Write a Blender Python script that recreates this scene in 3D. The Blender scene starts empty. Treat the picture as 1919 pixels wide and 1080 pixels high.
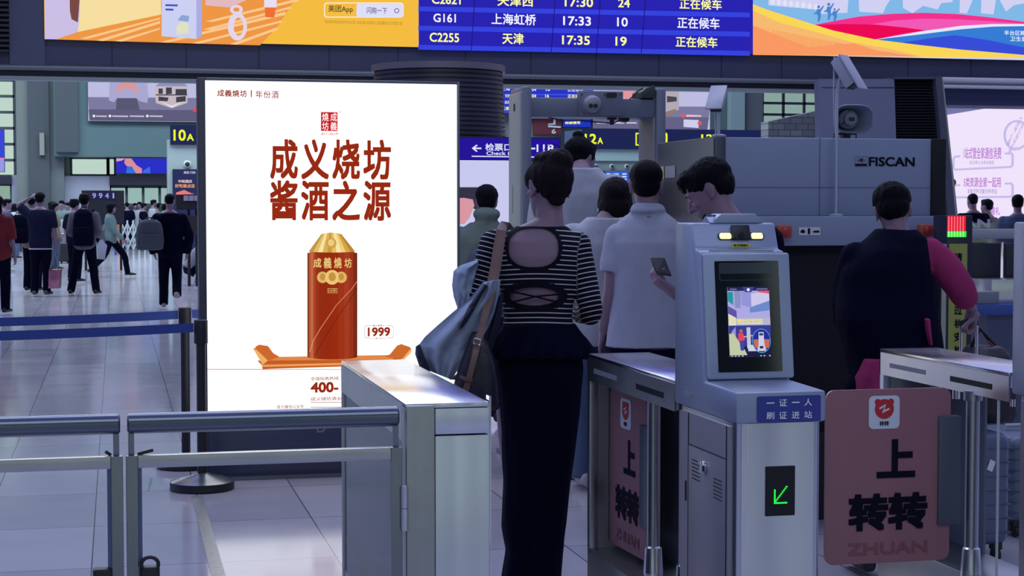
import bpy, bmesh, math, random
import numpy as np
from mathutils import Vector, Matrix, noise, Quaternion

# ---------------------------------------------------------------- camera, world, light, exposure
S = bpy.context.scene
COL = S.collection
R = math.radians
F_PX = 3200.0                      # focal length of the photograph in pixels of its 1919 px width
CAM_H = 1.48                       # eye height of the photographer
YAW = R(13.07)                     # camera turned right of the hall's depth axis (+Y)
PITCH = math.atan(149.0 / F_PX)    # looking slightly down
cam_d = bpy.data.cameras.new('camera')
cam_d.sensor_fit = 'HORIZONTAL'; cam_d.sensor_width = 36.0
cam_d.lens = 36.0 * F_PX / 1919.0
cam_d.clip_start = 0.05; cam_d.clip_end = 500
cam = bpy.data.objects.new('camera', cam_d); COL.objects.link(cam)
cam.location = (0, 0, CAM_H)
cam.rotation_euler = (R(90) - PITCH, 0, -YAW)
S.camera = cam
S.view_settings.view_transform = 'Standard'
S.view_settings.look = 'None'
S.view_settings.exposure = 0.0
S.view_settings.gamma = 1.0
S.view_settings.use_curve_mapping = False

W = bpy.data.worlds.new('hall_ambient'); S.world = W; W.use_nodes = True
_n = W.node_tree.nodes; _l = W.node_tree.links; _n.clear()
_out = _n.new('ShaderNodeOutputWorld'); _bg = _n.new('ShaderNodeBackground')
_tc = _n.new('ShaderNodeTexCoord'); _sep = _n.new('ShaderNodeSeparateXYZ'); _ramp = _n.new('ShaderNodeValToRGB')
_l.new(_tc.outputs['Generated'], _sep.inputs[0]); 
_mr = _n.new('ShaderNodeMapRange'); _mr.inputs['From Min'].default_value = -1; _mr.inputs['From Max'].default_value = 1
_l.new(_sep.outputs['Z'], _mr.inputs['Value']); _l.new(_mr.outputs[0], _ramp.inputs['Fac'])
_cr = _ramp.color_ramp
_cr.elements[0].position = 0.45; _cr.elements[0].color = (0.10, 0.12, 0.24, 1)
_cr.elements[1].position = 1.0; _cr.elements[1].color = (0.33, 0.39, 0.80, 1)
_e = _cr.elements.new(0.53); _e.color = (0.19, 0.24, 0.50, 1)
_e = _cr.elements.new(0.62); _e.color = (0.36, 0.40, 0.70, 1)
_e = _cr.elements.new(0.80); _e.color = (0.31, 0.37, 0.74, 1)
# the glazed far end of the hall (+Y) is brighter than the entrance side behind the camera
_m2 = _n.new('ShaderNodeMapRange'); _m2.inputs['From Min'].default_value = -0.6; _m2.inputs['From Max'].default_value = 0.6; _m2.inputs['To Min'].default_value = 0.40; _m2.inputs['To Max'].default_value = 1.35
_l.new(_sep.outputs['Y'], _m2.inputs['Value'])
_l.new(_ramp.outputs[0], _bg.inputs[0]); _l.new(_m2.outputs[0], _bg.inputs[1])
_l.new(_bg.outputs[0], _out.inputs[0])

def area_light(name, loc, rot, sx, sy, power, col):
    d = bpy.data.lights.new(name, 'AREA'); d.shape = 'RECTANGLE'; d.size = sx; d.size_y = sy
    d.energy = power; d.color = col
    o = bpy.data.objects.new(name, d); COL.objects.link(o); o.location = loc; o.rotation_euler = rot
    return o
# unseen area lamps added overhead to brighten the hall, floor and steel
area_light('overhead_fill', (-3, 30, 14), (0, 0, 0), 20, 6, 2500, (0.80, 0.90, 1.0))
area_light('overhead_fill', (-4, 50, 15), (0, 0, 0), 40, 10, 9000, (0.78, 0.93, 1.0))
area_light('overhead_fill', (3, 9.5, 10), (0, 0, 0), 10, 3, 380, (0.78, 0.80, 1.0))
area_light('overhead_fill', (1, -3, 9), (R(20), 0, 0), 12, 4, 330, (0.74, 0.82, 1.0))  # added behind the camera to draw streaks on the steel

# ---------------------------------------------------------------- pixel rays of the photograph
_Rv = Vector((math.cos(YAW), -math.sin(YAW), 0)); _F0 = Vector((math.sin(YAW), math.cos(YAW), 0))
_Fv = _F0 * math.cos(PITCH) - Vector((0, 0, 1)) * math.sin(PITCH)
_Uv = _F0 * math.sin(PITCH) + Vector((0, 0, 1)) * math.cos(PITCH)
CAM = Vector((0, 0, CAM_H))
def ray(px, py): return _Fv + _Rv * ((px - 959.5) / F_PX) - _Uv * ((py - 540.0) / F_PX)
def atY(px, py, Y): d = ray(px, py); return CAM + d * (Y / d.y)
def atX(px, py, X): d = ray(px, py); return CAM + d * (X / d.x)
def atZ(px, py, z): d = ray(px, py); return CAM + d * ((z - CAM_H) / d.z)
def atD(px, py, D): d = ray(px, py); h = d.dot(_F0); return CAM + d * (D / h)   # D metres ahead of the camera

# ---------------------------------------------------------------- materials
_mats = {}
def srgb(c):
    return tuple(((x / 255.0) / 12.92 if x / 255.0 <= 0.04045 else ((x / 255.0 + 0.055) / 1.055) ** 2.4) for x in c)
def mat(name, col, rough=0.6, metal=0.0, emit=0.0, spec=0.5, noise_amt=0.0, noise_scale=20.0, bump=0.0, bump_scale=60.0, ecol=None, aniso=None, trans=0.0, alpha=1.0, rough_var=0.0):
    if name in _mats: return _mats[name]
    m = bpy.data.materials.new(name); m.use_nodes = True
    nt = m.node_tree; b = nt.nodes['Principled BSDF']
    c = tuple(col) + (1,)
    b.inputs['Base Color'].default_value = c; b.inputs['Roughness'].default_value = rough
    b.inputs['Metallic'].default_value = metal
    b.inputs['Specular IOR Level'].default_value = spec
    if trans: b.inputs['Transmission Weight'].default_value = trans
    if alpha < 1: b.inputs['Alpha'].default_value = alpha
    if emit:
        b.inputs['Emission Color'].default_value = (tuple(ecol) if ecol else tuple(col)) + (1,)
        b.inputs['Emission Strength'].default_value = emit
    if noise_amt or bump or rough_var:
        tc = nt.nodes.new('ShaderNodeTexCoord'); mp = nt.nodes.new('ShaderNodeMapping')
        if aniso: mp.inputs['Scale'].default_value = aniso
        nt.links.new(tc.outputs['Object'], mp.inputs['Vector'])
    if noise_amt:
        nz = nt.nodes.new('ShaderNodeTexNoise'); nz.inputs['Scale'].default_value = noise_scale; nz.inputs['Detail'].default_value = 4
        nt.links.new(mp.outputs[0], nz.inputs['Vector'])
        mx = nt.nodes.new('ShaderNodeMix'); mx.data_type = 'RGBA'
        mx.inputs['A'].default_value = tuple(x * (1 - noise_amt) for x in col) + (1,)
        mx.inputs['B'].default_value = tuple(min(1, x * (1 + noise_amt)) for x in col) + (1,)
        nt.links.new(nz.outputs['Fac'], mx.inputs['Factor']); nt.links.new(mx.outputs['Result'], b.inputs['Base Color'])
    if rough_var:
        nz = nt.nodes.new('ShaderNodeTexNoise'); nz.inputs['Scale'].default_value = noise_scale * .4; nz.inputs['Detail'].default_value = 3
        nt.links.new(mp.outputs[0], nz.inputs['Vector'])
        mr = nt.nodes.new('ShaderNodeMapRange'); mr.inputs['To Min'].default_value = max(0, rough - rough_var); mr.inputs['To Max'].default_value = rough + rough_var
        nt.links.new(nz.outputs['Fac'], mr.inputs['Value']); nt.links.new(mr.outputs[0], b.inputs['Roughness'])
    if bump:
        nz = nt.nodes.new('ShaderNodeTexNoise'); nz.inputs['Scale'].default_value = bump_scale; nz.inputs['Detail'].default_value = 3
        nt.links.new(mp.outputs[0], nz.inputs['Vector'])
        bp = nt.nodes.new('ShaderNodeBump'); bp.inputs['Strength'].default_value = bump; bp.inputs['Distance'].default_value = 0.01
        nt.links.new(nz.outputs['Fac'], bp.inputs['Height']); nt.links.new(bp.outputs[0], b.inputs['Normal'])
    _mats[name] = m
    return m
def glow(name, rgb, k=1.0):
    """a lit screen or backlit print: rgb is the colour it shows"""
    c = srgb(rgb)
    return mat('glow_%s_%d_%d_%d' % ((name,) + tuple(int(q) for q in rgb)), (0.004, 0.004, 0.005), rough=0.6, emit=k, ecol=c, spec=0.05)

# ---------------------------------------------------------------- object helpers
def tag(o, label=None, cat=None, group=None, kind=None):
    if label: o['label'] = label
    if cat: o['category'] = cat
    if group: o['group'] = group
    if kind: o['kind'] = kind
    return o
def thing(name, label, cat, loc=(0, 0, 0), group=None, rz=0.0):
    o = bpy.data.objects.new(name, None); COL.objects.link(o)
    o.location = loc; o.rotation_euler = (0, 0, rz); o.empty_display_size = 0.1
    return tag(o, label, cat, group)
def root_loc(o):
    v = Vector((0, 0, 0))
    while o is not None:
        v = v + Vector(o.location); o = o.parent
    return v
def link_mesh(name, me, m=None, parent=None):
    o = bpy.data.objects.new(name, me); COL.objects.link(o)
    if m is not None and len(me.materials) == 0: me.materials.append(m)
    if parent is not None: o.parent = parent
    return o
def copy_tree(o, parent=None):
    c = o.copy(); COL.objects.link(c)
    if parent is not None: c.parent = parent
    for ch in list(o.children): copy_tree(ch, c)
    return c

class MB:
    """collects shapes given in world coordinates and links them as one mesh object"""
    def __init__(s): s.v = []; s.f = []
    def add(s, verts, faces):
        k = len(s.v); s.v += [Vector(p) for p in verts]; s.f += [tuple(i + k for i in f) for f in faces]; return s
    def box(s, x0, x1, y0, y1, z0, z1):
        v = [(x, y, z) for z in (z0, z1) for y in (y0, y1) for x in (x0, x1)]
        return s.add(v, [(0, 2, 3, 1), (4, 5, 7, 6), (0, 1, 5, 4), (2, 6, 7, 3), (0, 4, 6, 2), (1, 3, 7, 5)])
    def obox(s, c, ax, ay, az):
        """box from a centre and three half-axis vectors"""
        c, ax, ay, az = Vector(c), Vector(ax), Vector(ay), Vector(az)
        v = [c + ax * i + ay * j + az * k for k in (-1, 1) for j in (-1, 1) for i in (-1, 1)]
        return s.add(v, [(0, 2, 3, 1), (4, 5, 7, 6), (0, 1, 5, 4), (2, 6, 7, 3), (0, 4, 6, 2), (1, 3, 7, 5)])
    def prism(s, pts, vec):
        """polygon (3D points) pushed along vec"""
        n = len(pts); vec = Vector(vec); p = [Vector(q) for q in pts]
        return s.add(p + [q + vec for q in p], [tuple(range(n - 1, -1, -1)), tuple(range(n, 2 * n))] + [(i, (i + 1) % n, (i + 1) % n + n, i + n) for i in range(n)])
    def cyl(s, a, b, r, r2=None, n=20):
        a, b = Vector(a), Vector(b); r2 = r if r2 is None else r2
        d = (b - a).normalized(); u = d.orthogonal().normalized(); w = d.cross(u)
        ring = lambda c, q: [c + (u * math.cos(2 * math.pi * i / n) + w * math.sin(2 * math.pi * i / n)) * q for i in range(n)]
        return s.add(ring(a, r) + ring(b, r2), [tuple(range(n - 1, -1, -1)), tuple(range(n, 2 * n))] + [(i, (i + 1) % n, (i + 1) % n + n, i + n) for i in range(n)])
    def tube(s, pts, r, n=10, rads=None):
        P = [Vector(p) for p in pts]; V = []; Fs = []
        u = None
        for i, p in enumerate(P):
            d = (P[min(i + 1, len(P) - 1)] - P[max(i - 1, 0)]).normalized()
            if u is None: u = d.orthogonal().normalized()
            else:
                u = u - d * u.dot(d); u = u.normalized() if u.length > 1e-6 else d.orthogonal().normalized()
            w = d.cross(u); q = rads[i] if rads else r
            V += [p + (u * math.cos(2 * math.pi * k / n) + w * math.sin(2 * math.pi * k / n)) * q for k in range(n)]
        for i in range(len(P) - 1):
            for k in range(n):
                Fs.append((i * n + k, i * n + (k + 1) % n, (i + 1) * n + (k + 1) % n, (i + 1) * n + k))
        Fs.append(tuple(range(n - 1, -1, -1))); Fs.append(tuple(range((len(P) - 1) * n, len(P) * n)))
        return s.add(V, Fs)
    def lathe(s, c, prof, n=32, axis='Z'):
        """profile [(r, h)...] turned about an axis through c"""
        c = Vector(c); V = []; Fs = []
        for r, h in prof:
            for k in range(n):
                a = 2 * math.pi * k / n; x, y = r * math.cos(a), r * math.sin(a)
                V.append(c + (Vector((x, y, h)) if axis == 'Z' else Vector((x, h, y)) if axis == 'Y' else Vector((h, x, y))))
        for i in range(len(prof) - 1):
            for k in range(n): Fs.append((i * n + k, i * n + (k + 1) % n, (i + 1) * n + (k + 1) % n, (i + 1) * n + k))
        Fs.append(tuple(range(n - 1, -1, -1))); Fs.append(tuple(range((len(prof) - 1) * n, len(prof) * n)))
        return s.add(V, Fs)
    def ell(s, c, rx, ry, rz, rot=None, n=16, m=10):
        c = Vector(c); V = []; Fs = []
        for j in range(1, m):
            t = math.pi * j / m
            for k in range(n):
                a = 2 * math.pi * k / n
                q = Vector((rx * math.sin(t) * math.cos(a), ry * math.sin(t) * math.sin(a), rz * math.cos(t)))
                V.append(c + (rot @ q if rot is not None else q))
        top = len(V); q = Vector((0, 0, rz)); V.append(c + (rot @ q if rot is not None else q)); V.append(c - (rot @ q if rot is not None else q))
        for j in range(m - 2):
            for k in range(n): Fs.append((j * n + k, (j + 1) * n + k, (j + 1) * n + (k + 1) % n, j * n + (k + 1) % n))
        for k in range(n):
            Fs.append((top, k, (k + 1) % n)); Fs.append((top + 1, (m - 2) * n + (k + 1) % n, (m - 2) * n + k))
        return s.add(V, Fs)
    def mesh(s, name, off=Vector((0, 0, 0))):
        me = bpy.data.meshes.new(name); me.from_pydata([tuple(p - off) for p in s.v], [], s.f)
        bm = bmesh.new(); bm.from_mesh(me); bmesh.ops.recalc_face_normals(bm, faces=bm.faces); bm.to_mesh(me); bm.free()
        return me
    def build(s, name, m=None, parent=None, bevel=0.0, smooth=35, loc=None, seg=2):
        off = root_loc(parent) if parent is not None else (Vector(loc) if loc is not None else Vector((0, 0, 0)))
        me = s.mesh(name, off)
        if bevel:
            bm = bmesh.new(); bm.from_mesh(me)
            ed = [e for e in bm.edges if len(e.link_faces) == 2 and e.calc_face_angle(0) > R(30)]
            try: bmesh.ops.bevel(bm, geom=ed, offset=bevel, segments=seg, affect='EDGES', profile=0.5, clamp_overlap=True)
            except Exception: pass
            bm.to_mesh(me); bm.free()
        if smooth:
            for p in me.polygons: p.use_smooth = True
            me.set_sharp_from_angle(angle=R(smooth))
        o = link_mesh(name, me, m, parent)
        if parent is None and loc is not None: o.location = loc
        return o

def tcopy(d): return {k: (Vector(v) if isinstance(v, (tuple, list)) else v) for k, v in d.items()}

_txt_cache = {}
def text_mesh(body, bold=0.0, spacing=1.0, line=1.0, align='CENTER'):
    cu = bpy.data.curves.new('lettering', 'FONT'); cu.body = body; cu.size = 1.0
    cu.offset = bold; cu.space_character = spacing; cu.space_line = line; cu.align_x = align
    cu.resolution_u = 3; cu.fill_mode = 'FRONT'
    o = bpy.data.objects.new('lettering_tmp', cu); COL.objects.link(o)
    dg = bpy.context.evaluated_depsgraph_get(); dg.update()
    me = bpy.data.meshes.new_from_object(o.evaluated_get(dg))
    bpy.data.objects.remove(o); bpy.data.curves.remove(cu)
    return me
def text(body, c, right, up, h=None, w=None, m=None, parent=None, bold=0.0, name='lettering', lift=0.002, spacing=1.0, line=1.0):
    """flat lettering centred on c in the plane (right, up); h and w are the overall size"""
    me = text_mesh(body, 0.0, spacing, line)
    if len(me.vertices) == 0: return None
    bold *= 0.68
    if bold:                                     # heavier strokes: the outline laid down again, shifted all round
        base = [v.co.copy() for v in me.vertices]; fc = [tuple(p.vertices) for p in me.polygons]; V = []; Fs = []
        for i in range(9):
            a = 2 * math.pi * i / 8; q = Vector(((0, 1, 1, 1, 0, -1, -1, -1, 0)[i] * bold, (1, 1, 0, -1, -1, -1, 0, 1, 0)[i] * bold, i)); k = len(V)
            V += [p + q for p in base]; Fs += [tuple(j + k for j in f) for f in fc]
        bpy.data.meshes.remove(me); me = bpy.data.meshes.new('lettering'); me.from_pydata([tuple(p) for p in V], [], Fs)
    co = np.array([v.co[:] for v in me.vertices]); lo = co.min(0); hi = co.max(0)
    sx = (w / (hi[0] - lo[0])) if w else None; sy = (h / (hi[1] - lo[1])) if h else None
    if sx is None: sx = sy
    if sy is None: sy = sx
    right = Vector(right).normalized(); up = Vector(up).normalized(); nrm = right.cross(up)
    c = Vector(c) + nrm * lift
    off = root_loc(parent) if parent is not None else Vector((0, 0, 0))
    for v in me.vertices:
        v.co = c + right * ((v.co.x - (lo[0] + hi[0]) / 2) * sx) + up * ((v.co.y - (lo[1] + hi[1]) / 2) * sy) + nrm * (v.co.z * 0.00007) - off
    me.name = name; me.materials.clear()
    o = link_mesh(name, me, m, parent)
    return o
XV, ZV = Vector((1, 0, 0)), Vector((0, 0, 1))
def text_px(body, x0, y0, x1, y1, Y, m, parent, bold=0.0, name='lettering', lift=0.004, **k):
    """lettering on a wall plane Y = const, filling a box read off the photograph"""
    a = atY(x0, (y0 + y1) / 2, Y); b = atY(x1, (y0 + y1) / 2, Y); xm = (x0 + x1) / 2
    t = atY(xm, y0, Y); d = atY(xm, y1, Y)
    return text(body, (t + d) / 2, XV, ZV, h=(t - d).length, w=(b - a).length, m=m, parent=parent, bold=bold, name=name, lift=lift, **k)
def poly_px(pts, Y, m, parent, name, lift=0.002, thick=0.002):
    """flat outlined piece of a print or screen on the plane Y = const"""
    p = [atY(x, y, Y - lift) for x, y in pts]
    return MB().prism(p, (0, -thick, 0)).build(name, m, parent, smooth=0)
def rect_px(x0, y0, x1, y1, Y, m, parent, name, lift=0.002, thick=0.002):
    a = atY(x0, (y0 + y1) / 2, Y); b = atY(x1, (y0 + y1) / 2, Y); xm = (x0 + x1) / 2
    t = atY(xm, y0, Y).z; d = atY(xm, y1, Y).z
    return MB().box(a.x, b.x, Y - lift - thick, Y - lift, d, t).build(name, m, parent, smooth=0)
def circ(cx, cy, rx, ry=None, n=32, a0=0, a1=360):
    ry = rx if ry is None else ry
    full = abs(a1 - a0 - 360) < 1e-6
    return [(cx + rx * math.cos(R(a0 + (a1 - a0) * i / (n if full else n - 1))), cy + ry * math.sin(R(a0 + (a1 - a0) * i / (n if full else n - 1)))) for i in range(n)]
def rrect(x0, y0, x1, y1, r, n=5):
    P = []
    for cx, cy, a in ((x1 - r, y0 + r, -90), (x1 - r, y1 - r, 0), (x0 + r, y1 - r, 90), (x0 + r, y0 + r, 180)):
        for i in range(n + 1): P.append((cx + r * math.cos(R(a + 90 * i / n)), cy + r * math.sin(R(a + 90 * i / n))))
    return P
def ring_px(outer, inner, Y, m, parent, name, lift=0.002):
    a = [atY(x, y, Y - lift) for x, y in outer]; b = [atY(x, y, Y - lift) for x, y in inner]; n = len(a)
    return MB().add(a + b, [(i, (i + 1) % n, (i + 1) % n + n, i + n) for i in range(n)]).build(name, m, parent, smooth=0)
# ================================================================ the hall
def floor_material():
    m = bpy.data.materials.new('polished_floor_tiles'); m.use_nodes = True
    nt = m.node_tree; N, L = nt.nodes, nt.links; b = N['Principled BSDF']
    tc = N.new('ShaderNodeTexCoord'); sep = N.new('ShaderNodeSeparateXYZ'); L.new(tc.outputs['Object'], sep.inputs[0])
    def mth(op, a, bb=None):
        n = N.new('ShaderNodeMath'); n.operation = op
        for i, v in enumerate((a, bb)):
            if v is None: continue
            if isinstance(v, (int, float)): n.inputs[i].default_value = v
            else: L.new(v, n.inputs[i])
        return n.outputs[0]
    gx = mth('DIVIDE', mth('ADD', sep.outputs['X'], 0.11), 0.505); gy = mth('DIVIDE', mth('ADD', sep.outputs['Y'], 0.42), 0.95)
    def joint(g, size, wdt):
        fr = mth('FRACT', g); d = mth('MINIMUM', fr, mth('SUBTRACT', 1.0, fr)); return mth('LESS_THAN', mth('MULTIPLY', d, size), wdt)
    j = mth('MAXIMUM', joint(gx, 0.505, 0.0028), joint(gy, 0.95, 0.0028))
    cmb = N.new('ShaderNodeCombineXYZ'); L.new(mth('FLOOR', gx), cmb.inputs[0]); L.new(mth('FLOOR', gy), cmb.inputs[1])
    wn = N.new('ShaderNodeTexWhiteNoise'); wn.noise_dimensions = '2D'; L.new(cmb.outputs[0], wn.inputs['Vector'])
    nz = N.new('ShaderNodeTexNoise'); nz.inputs['Scale'].default_value = 3.0; nz.inputs['Detail'].default_value = 6
    L.new(tc.outputs['Object'], nz.inputs['Vector'])
    f = mth('ADD', mth('MULTIPLY', wn.outputs['Value'], 0.55), mth('MULTIPLY', nz.outputs['Fac'], 0.45))
    mx = N.new('ShaderNodeMix'); mx.data_type = 'RGBA'; L.new(f, mx.inputs['Factor'])
    mx.inputs['A'].default_value = (0.34, 0.335, 0.39, 1); mx.inputs['B'].default_value = (0.50, 0.49, 0.55, 1)
    m2 = N.new('ShaderNodeMix'); m2.data_type = 'RGBA'; L.new(j, m2.inputs['Factor']); L.new(mx.outputs['Result'], m2.inputs['A'])
    m2.inputs['B'].default_value = (0.07, 0.065, 0.08, 1); L.new(m2.outputs['Result'], b.inputs['Base Color'])
    mr = N.new('ShaderNodeMapRange'); mr.inputs['To Min'].default_value = 0.07; mr.inputs['To Max'].default_value = 0.16
    L.new(nz.outputs['Fac'], mr.inputs['Value']); L.new(mr.outputs[0], b.inputs['Roughness'])
    b.inputs['Specular IOR Level'].default_value = 1.0
    return m
FLOOR = MB().box(-45, 75, -9, 66.2, -0.2, 0).build('floor', floor_material(), smooth=0); tag(FLOOR, kind='structure')

M_teal = mat('teal_wall_panel', (0.085, 0.155, 0.175), rough=0.55, noise_amt=.06, noise_scale=2)
M_tealL = mat('pale_teal_band', (0.30, 0.42, 0.44), rough=0.5)
M_greyd = mat('dark_grey_louvre', (0.058, 0.075, 0.095), rough=0.6, noise_amt=.1)
M_greym = mat('mid_grey_cladding', (0.12, 0.145, 0.165), rough=0.5, noise_amt=.08, noise_scale=3)
M_whitew = mat('white_shop_wall', (0.32, 0.34, 0.45), rough=0.6)
M_navy = mat('navy_beam_paint', (0.042, 0.048, 0.115), rough=0.5, noise_amt=.06, noise_scale=2)
M_navyd = mat('dark_navy_paint', (0.012, 0.013, 0.035), rough=0.55)
M_black = mat('black_plastic', (0.006, 0.006, 0.012), rough=0.45)
M_blackm = mat('matt_black', (0.004, 0.004, 0.009), rough=0.8)
M_steel = mat('brushed_steel', (0.56, 0.57, 0.60), rough=0.27, metal=1.0, noise_amt=.10, noise_scale=9, aniso=(1, 1, .25), rough_var=.07)
M_steeld = mat('satin_steel_frame', (0.36, 0.37, 0.39), rough=0.34, metal=1.0, rough_var=.08, noise_amt=.08)
M_chrome = mat('polished_chrome', (0.75, 0.76, 0.78), rough=0.12, metal=1.0)
M_window = glow('far_window_daylight', (196, 222, 208), 0.9)
M_ppaint = mat('grey_painted_metal', (0.20, 0.215, 0.27), rough=0.45)

YW = 66.0
def pw(x0, y0, x1, y1, Y=YW, d=0.25, m=M_teal, name='trim_1', parent=None, kind='structure', bevel=0):
    """a real slab standing on plane Y, outlined by a box of the photograph"""
    xm, ym = (x0 + x1) / 2, (y0 + y1) / 2
    a = atY(x0, ym, Y); b = atY(x1, ym, Y); t = atY(xm, y0, Y).z; bt = atY(xm, y1, Y).z
    o = MB().box(a.x, b.x, Y, Y + d, max(bt, 0.0), t).build(name, m, parent, bevel=bevel, smooth=0)
    if parent is None: tag(o, kind=kind)
    return o
tag(MB().box(-45, 75, 66.0, 66.2, 0, 16).build('wall_back', mat('back_wall_paint', (0.15, 0.20, 0.225), rough=.6, noise_amt=.1, noise_scale=1), smooth=0), kind='structure')

# unseen entrance front, its glowing strips added for streaks in the steel gates
tag(MB().box(-14, 20, -8.6, -8.4, 0, 9).build('wall_front', mat('entrance_wall_paint', (.05, .055, .08), rough=.6), smooth=0), kind='structure')
for k in range(11):
    x = -9.6 + k * 2.35
    w = MB().box(x, x + (1.15 if k % 2 else .62), -8.40, -8.34, .5, 6.2).build('window_%d' % (10 + k), glow('entrance_streak_glow', (206, 226, 222), 1.35), smooth=0); tag(w, kind='structure')
# windows of the back wall: lit panes with mullions
def window(nm, x0, y0, x1, y1, nx, ny, Y=65.8, pane=M_window):
    xm, ym = (x0 + x1) / 2, (y0 + y1) / 2
    A = atY(x0, ym, Y).x; B = atY(x1, ym, Y).x; T = atY(xm, y0, Y).z; Z = atY(xm, y1, Y).z
    w = MB().box(A, B, Y, Y + .1, Z, T).build(nm, pane, smooth=0); tag(w, kind='structure')
    f = MB(); t = .05
    for i in range(nx + 1):
        x = A + (B - A) * i / nx; f.box(x - t, x + t, Y - .08, Y + .02, Z, T)
    for i in range(ny + 1):
        z = Z + (T - Z) * i / ny; f.box(A, B, Y - .08, Y + .02, z - t, z + t)
    f.build('window_frame', M_greyd, w, smooth=0)
window('window_1', -60, 60, 27, 330, 2, 9)
window('window_2', 133, 296, 202, 329, 1, 1)
window('window_3', 203, 296, 216, 329, 1, 1)
window('window_4', 1428, 130, 1545, 258, 3, 6, pane=glow('far_window_grey', (150, 178, 172), 0.8))
window('window_5', 206, 350, 330, 384, 4, 1, pane=glow('shop_front_light', (165, 200, 195), 0.8))
window('window_6', -60, 346, 22, 384, 3, 1, pane=glow('shop_front_light_pale', (160, 190, 175), 0.75))
# cladding of the back wall
pw(30, 60, 52, 405, 65.0, .7, mat('pale_green_cladding', (0.17, 0.20, 0.195), rough=.5), 'trim_2')
pw(52, 60, 92, 405, 64.8, .9, M_greyd, 'trim_3')
pw(92, 60, 119, 405, 65.0, .7, M_greym, 'trim_4')
pw(100, 60, 372, 294, 64.4, 1.2, M_teal, 'wall_panel')
pw(104, 60, 146, 285, 64.2, .3, M_greyd, 'trim_5')
pw(74, 249, 83, 291, 64.6, .2, mat('pale_access_panel', (0.26, 0.27, 0.25), rough=.5), 'trim_6')
pw(121, 330, 206, 400, 65.4, .4, M_whitew, 'trim_7')
pw(205, 330, 318, 347, 65.3, .6, M_navyd, 'trim_8')
pw(22, 328, 40, 400, 65.4, .4, M_whitew, 'trim_9')
pw(-60, 330, 22, 345, 65.3, .5, M_navyd, 'trim_10')
# portal beside the light box and its sister in the middle of the hall
pw(314, 262, 420, 420, 58, .8, mat('pale_portal_cladding', (0.27, 0.34, 0.35), rough=.5), 'trim_11')
pw(1040, 60, 1345, 243, 63.5, .8, M_teal, 'trim_12')
pw(1085, 280, 1345, 302, 60, .6, M_tealL, 'trim_13')
pw(1085, 302, 1345, 322, 60.1, .6, mat('portal_grey', (0.20, 0.255, 0.27), rough=.5), 'trim_14')
pw(1330, 60, 1370, 300, 63, .6, mat('teal_pier', (0.10, 0.165, 0.17), rough=.5), 'trim_15')
pw(1370, 60, 1396, 300, 62.6, .6, M_tealL, 'trim_16')
pw(1396, 60, 1430, 300, 62.8, .6, M_greym, 'trim_17')
pw(935, 60, 1040, 300, 63.5, .8, M_greym, 'trim_18')
# stone-clad parapet behind the roof loudspeaker
def stone_mat():
    m = bpy.data.materials.new('stone_blocks'); m.use_nodes = True; nt = m.node_tree; b = nt.nodes['Principled BSDF']
    br = nt.nodes.new('ShaderNodeTexBrick'); tc = nt.nodes.new('ShaderNodeTexCoord'); mp = nt.nodes.new('ShaderNodeMapping')
    mp.inputs['Rotation'].default_value = (R(90), 0, 0); nt.links.new(tc.outputs['Object'], mp.inputs['Vector']); nt.links.new(mp.outputs[0], br.inputs['Vector'])
    br.inputs['Scale'].default_value = 1.6; br.inputs['Color1'].default_value = (.20, .21, .22, 1); br.inputs['Color2'].default_value = (.13, .14, .16, 1); br.inputs['Mortar'].default_value = (.07, .075, .09, 1)
    nt.links.new(br.outputs['Color'], b.inputs['Base Color']); b.inputs['Roughness'].default_value = .7
    return m
_p = [atY(1440, 228, 40), atY(1545, 205, 40), atY(1545, 262, 40), atY(1440, 262, 40)]
_p[2].z = _p[3].z = 0
tag(MB().prism(_p, (0, .5, 0)).build('trim_19', stone_mat(), smooth=0), kind='structure')

# ---------------------------------------------------------------- overhead beam and its screens
YB = 16.0
def zB(py, px=960): return atY(px, py, YB).z
XB0, XB1 = atY(-700, 90, YB).x, atY(2700, 90, YB).x
z_led, z_f0, z_f1, z_lip = zB(93), zB(139), zB(147), zB(158)
beam = MB().box(XB0, XB1, YB, YB + .85, z_f0, z_led + 2.6)
for k in range(14):
    x = XB0 + (XB1 - XB0) * (k + .5) / 14
tag(beam.build('trim_20', M_navy, smooth=0), kind='structure')
grooves = MB()
for px in (84, 210, 349, 485, 617, 746, 872, 995, 1117, 1235, 1352, 1465, 1580, 1702, 1820):
    x = atY(px, 100, YB).x; grooves.box(x - .004, x + .004, YB - .004, YB + .01, z_f0, z_led)
tag(grooves.build('trim_21', M_navyd, smooth=0), kind='structure')
rail = MB().cyl((XB0, YB - .02, (z_f0 + z_f1) / 2), (XB1, YB - .02, (z_f0 + z_f1) / 2), (z_f0 - z_f1) / 2, n=14)
tag(rail.build('trim_22', mat('grey_edge_rail', (0.16, 0.19, 0.22), rough=.35), smooth=60), kind='structure')
tag(MB().box(XB0, XB1, YB + .03, YB + .10, z_lip, z_f1).build('trim_23', M_navyd, smooth=0), kind='structure')
tag(MB().box(XB0, XB1, YB + .0, YB + .12, z_lip - .035, z_lip).build('trim_24', mat('pale_lip', (0.25, 0.30, 0.33), rough=.4), smooth=0), kind='structure')
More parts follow.
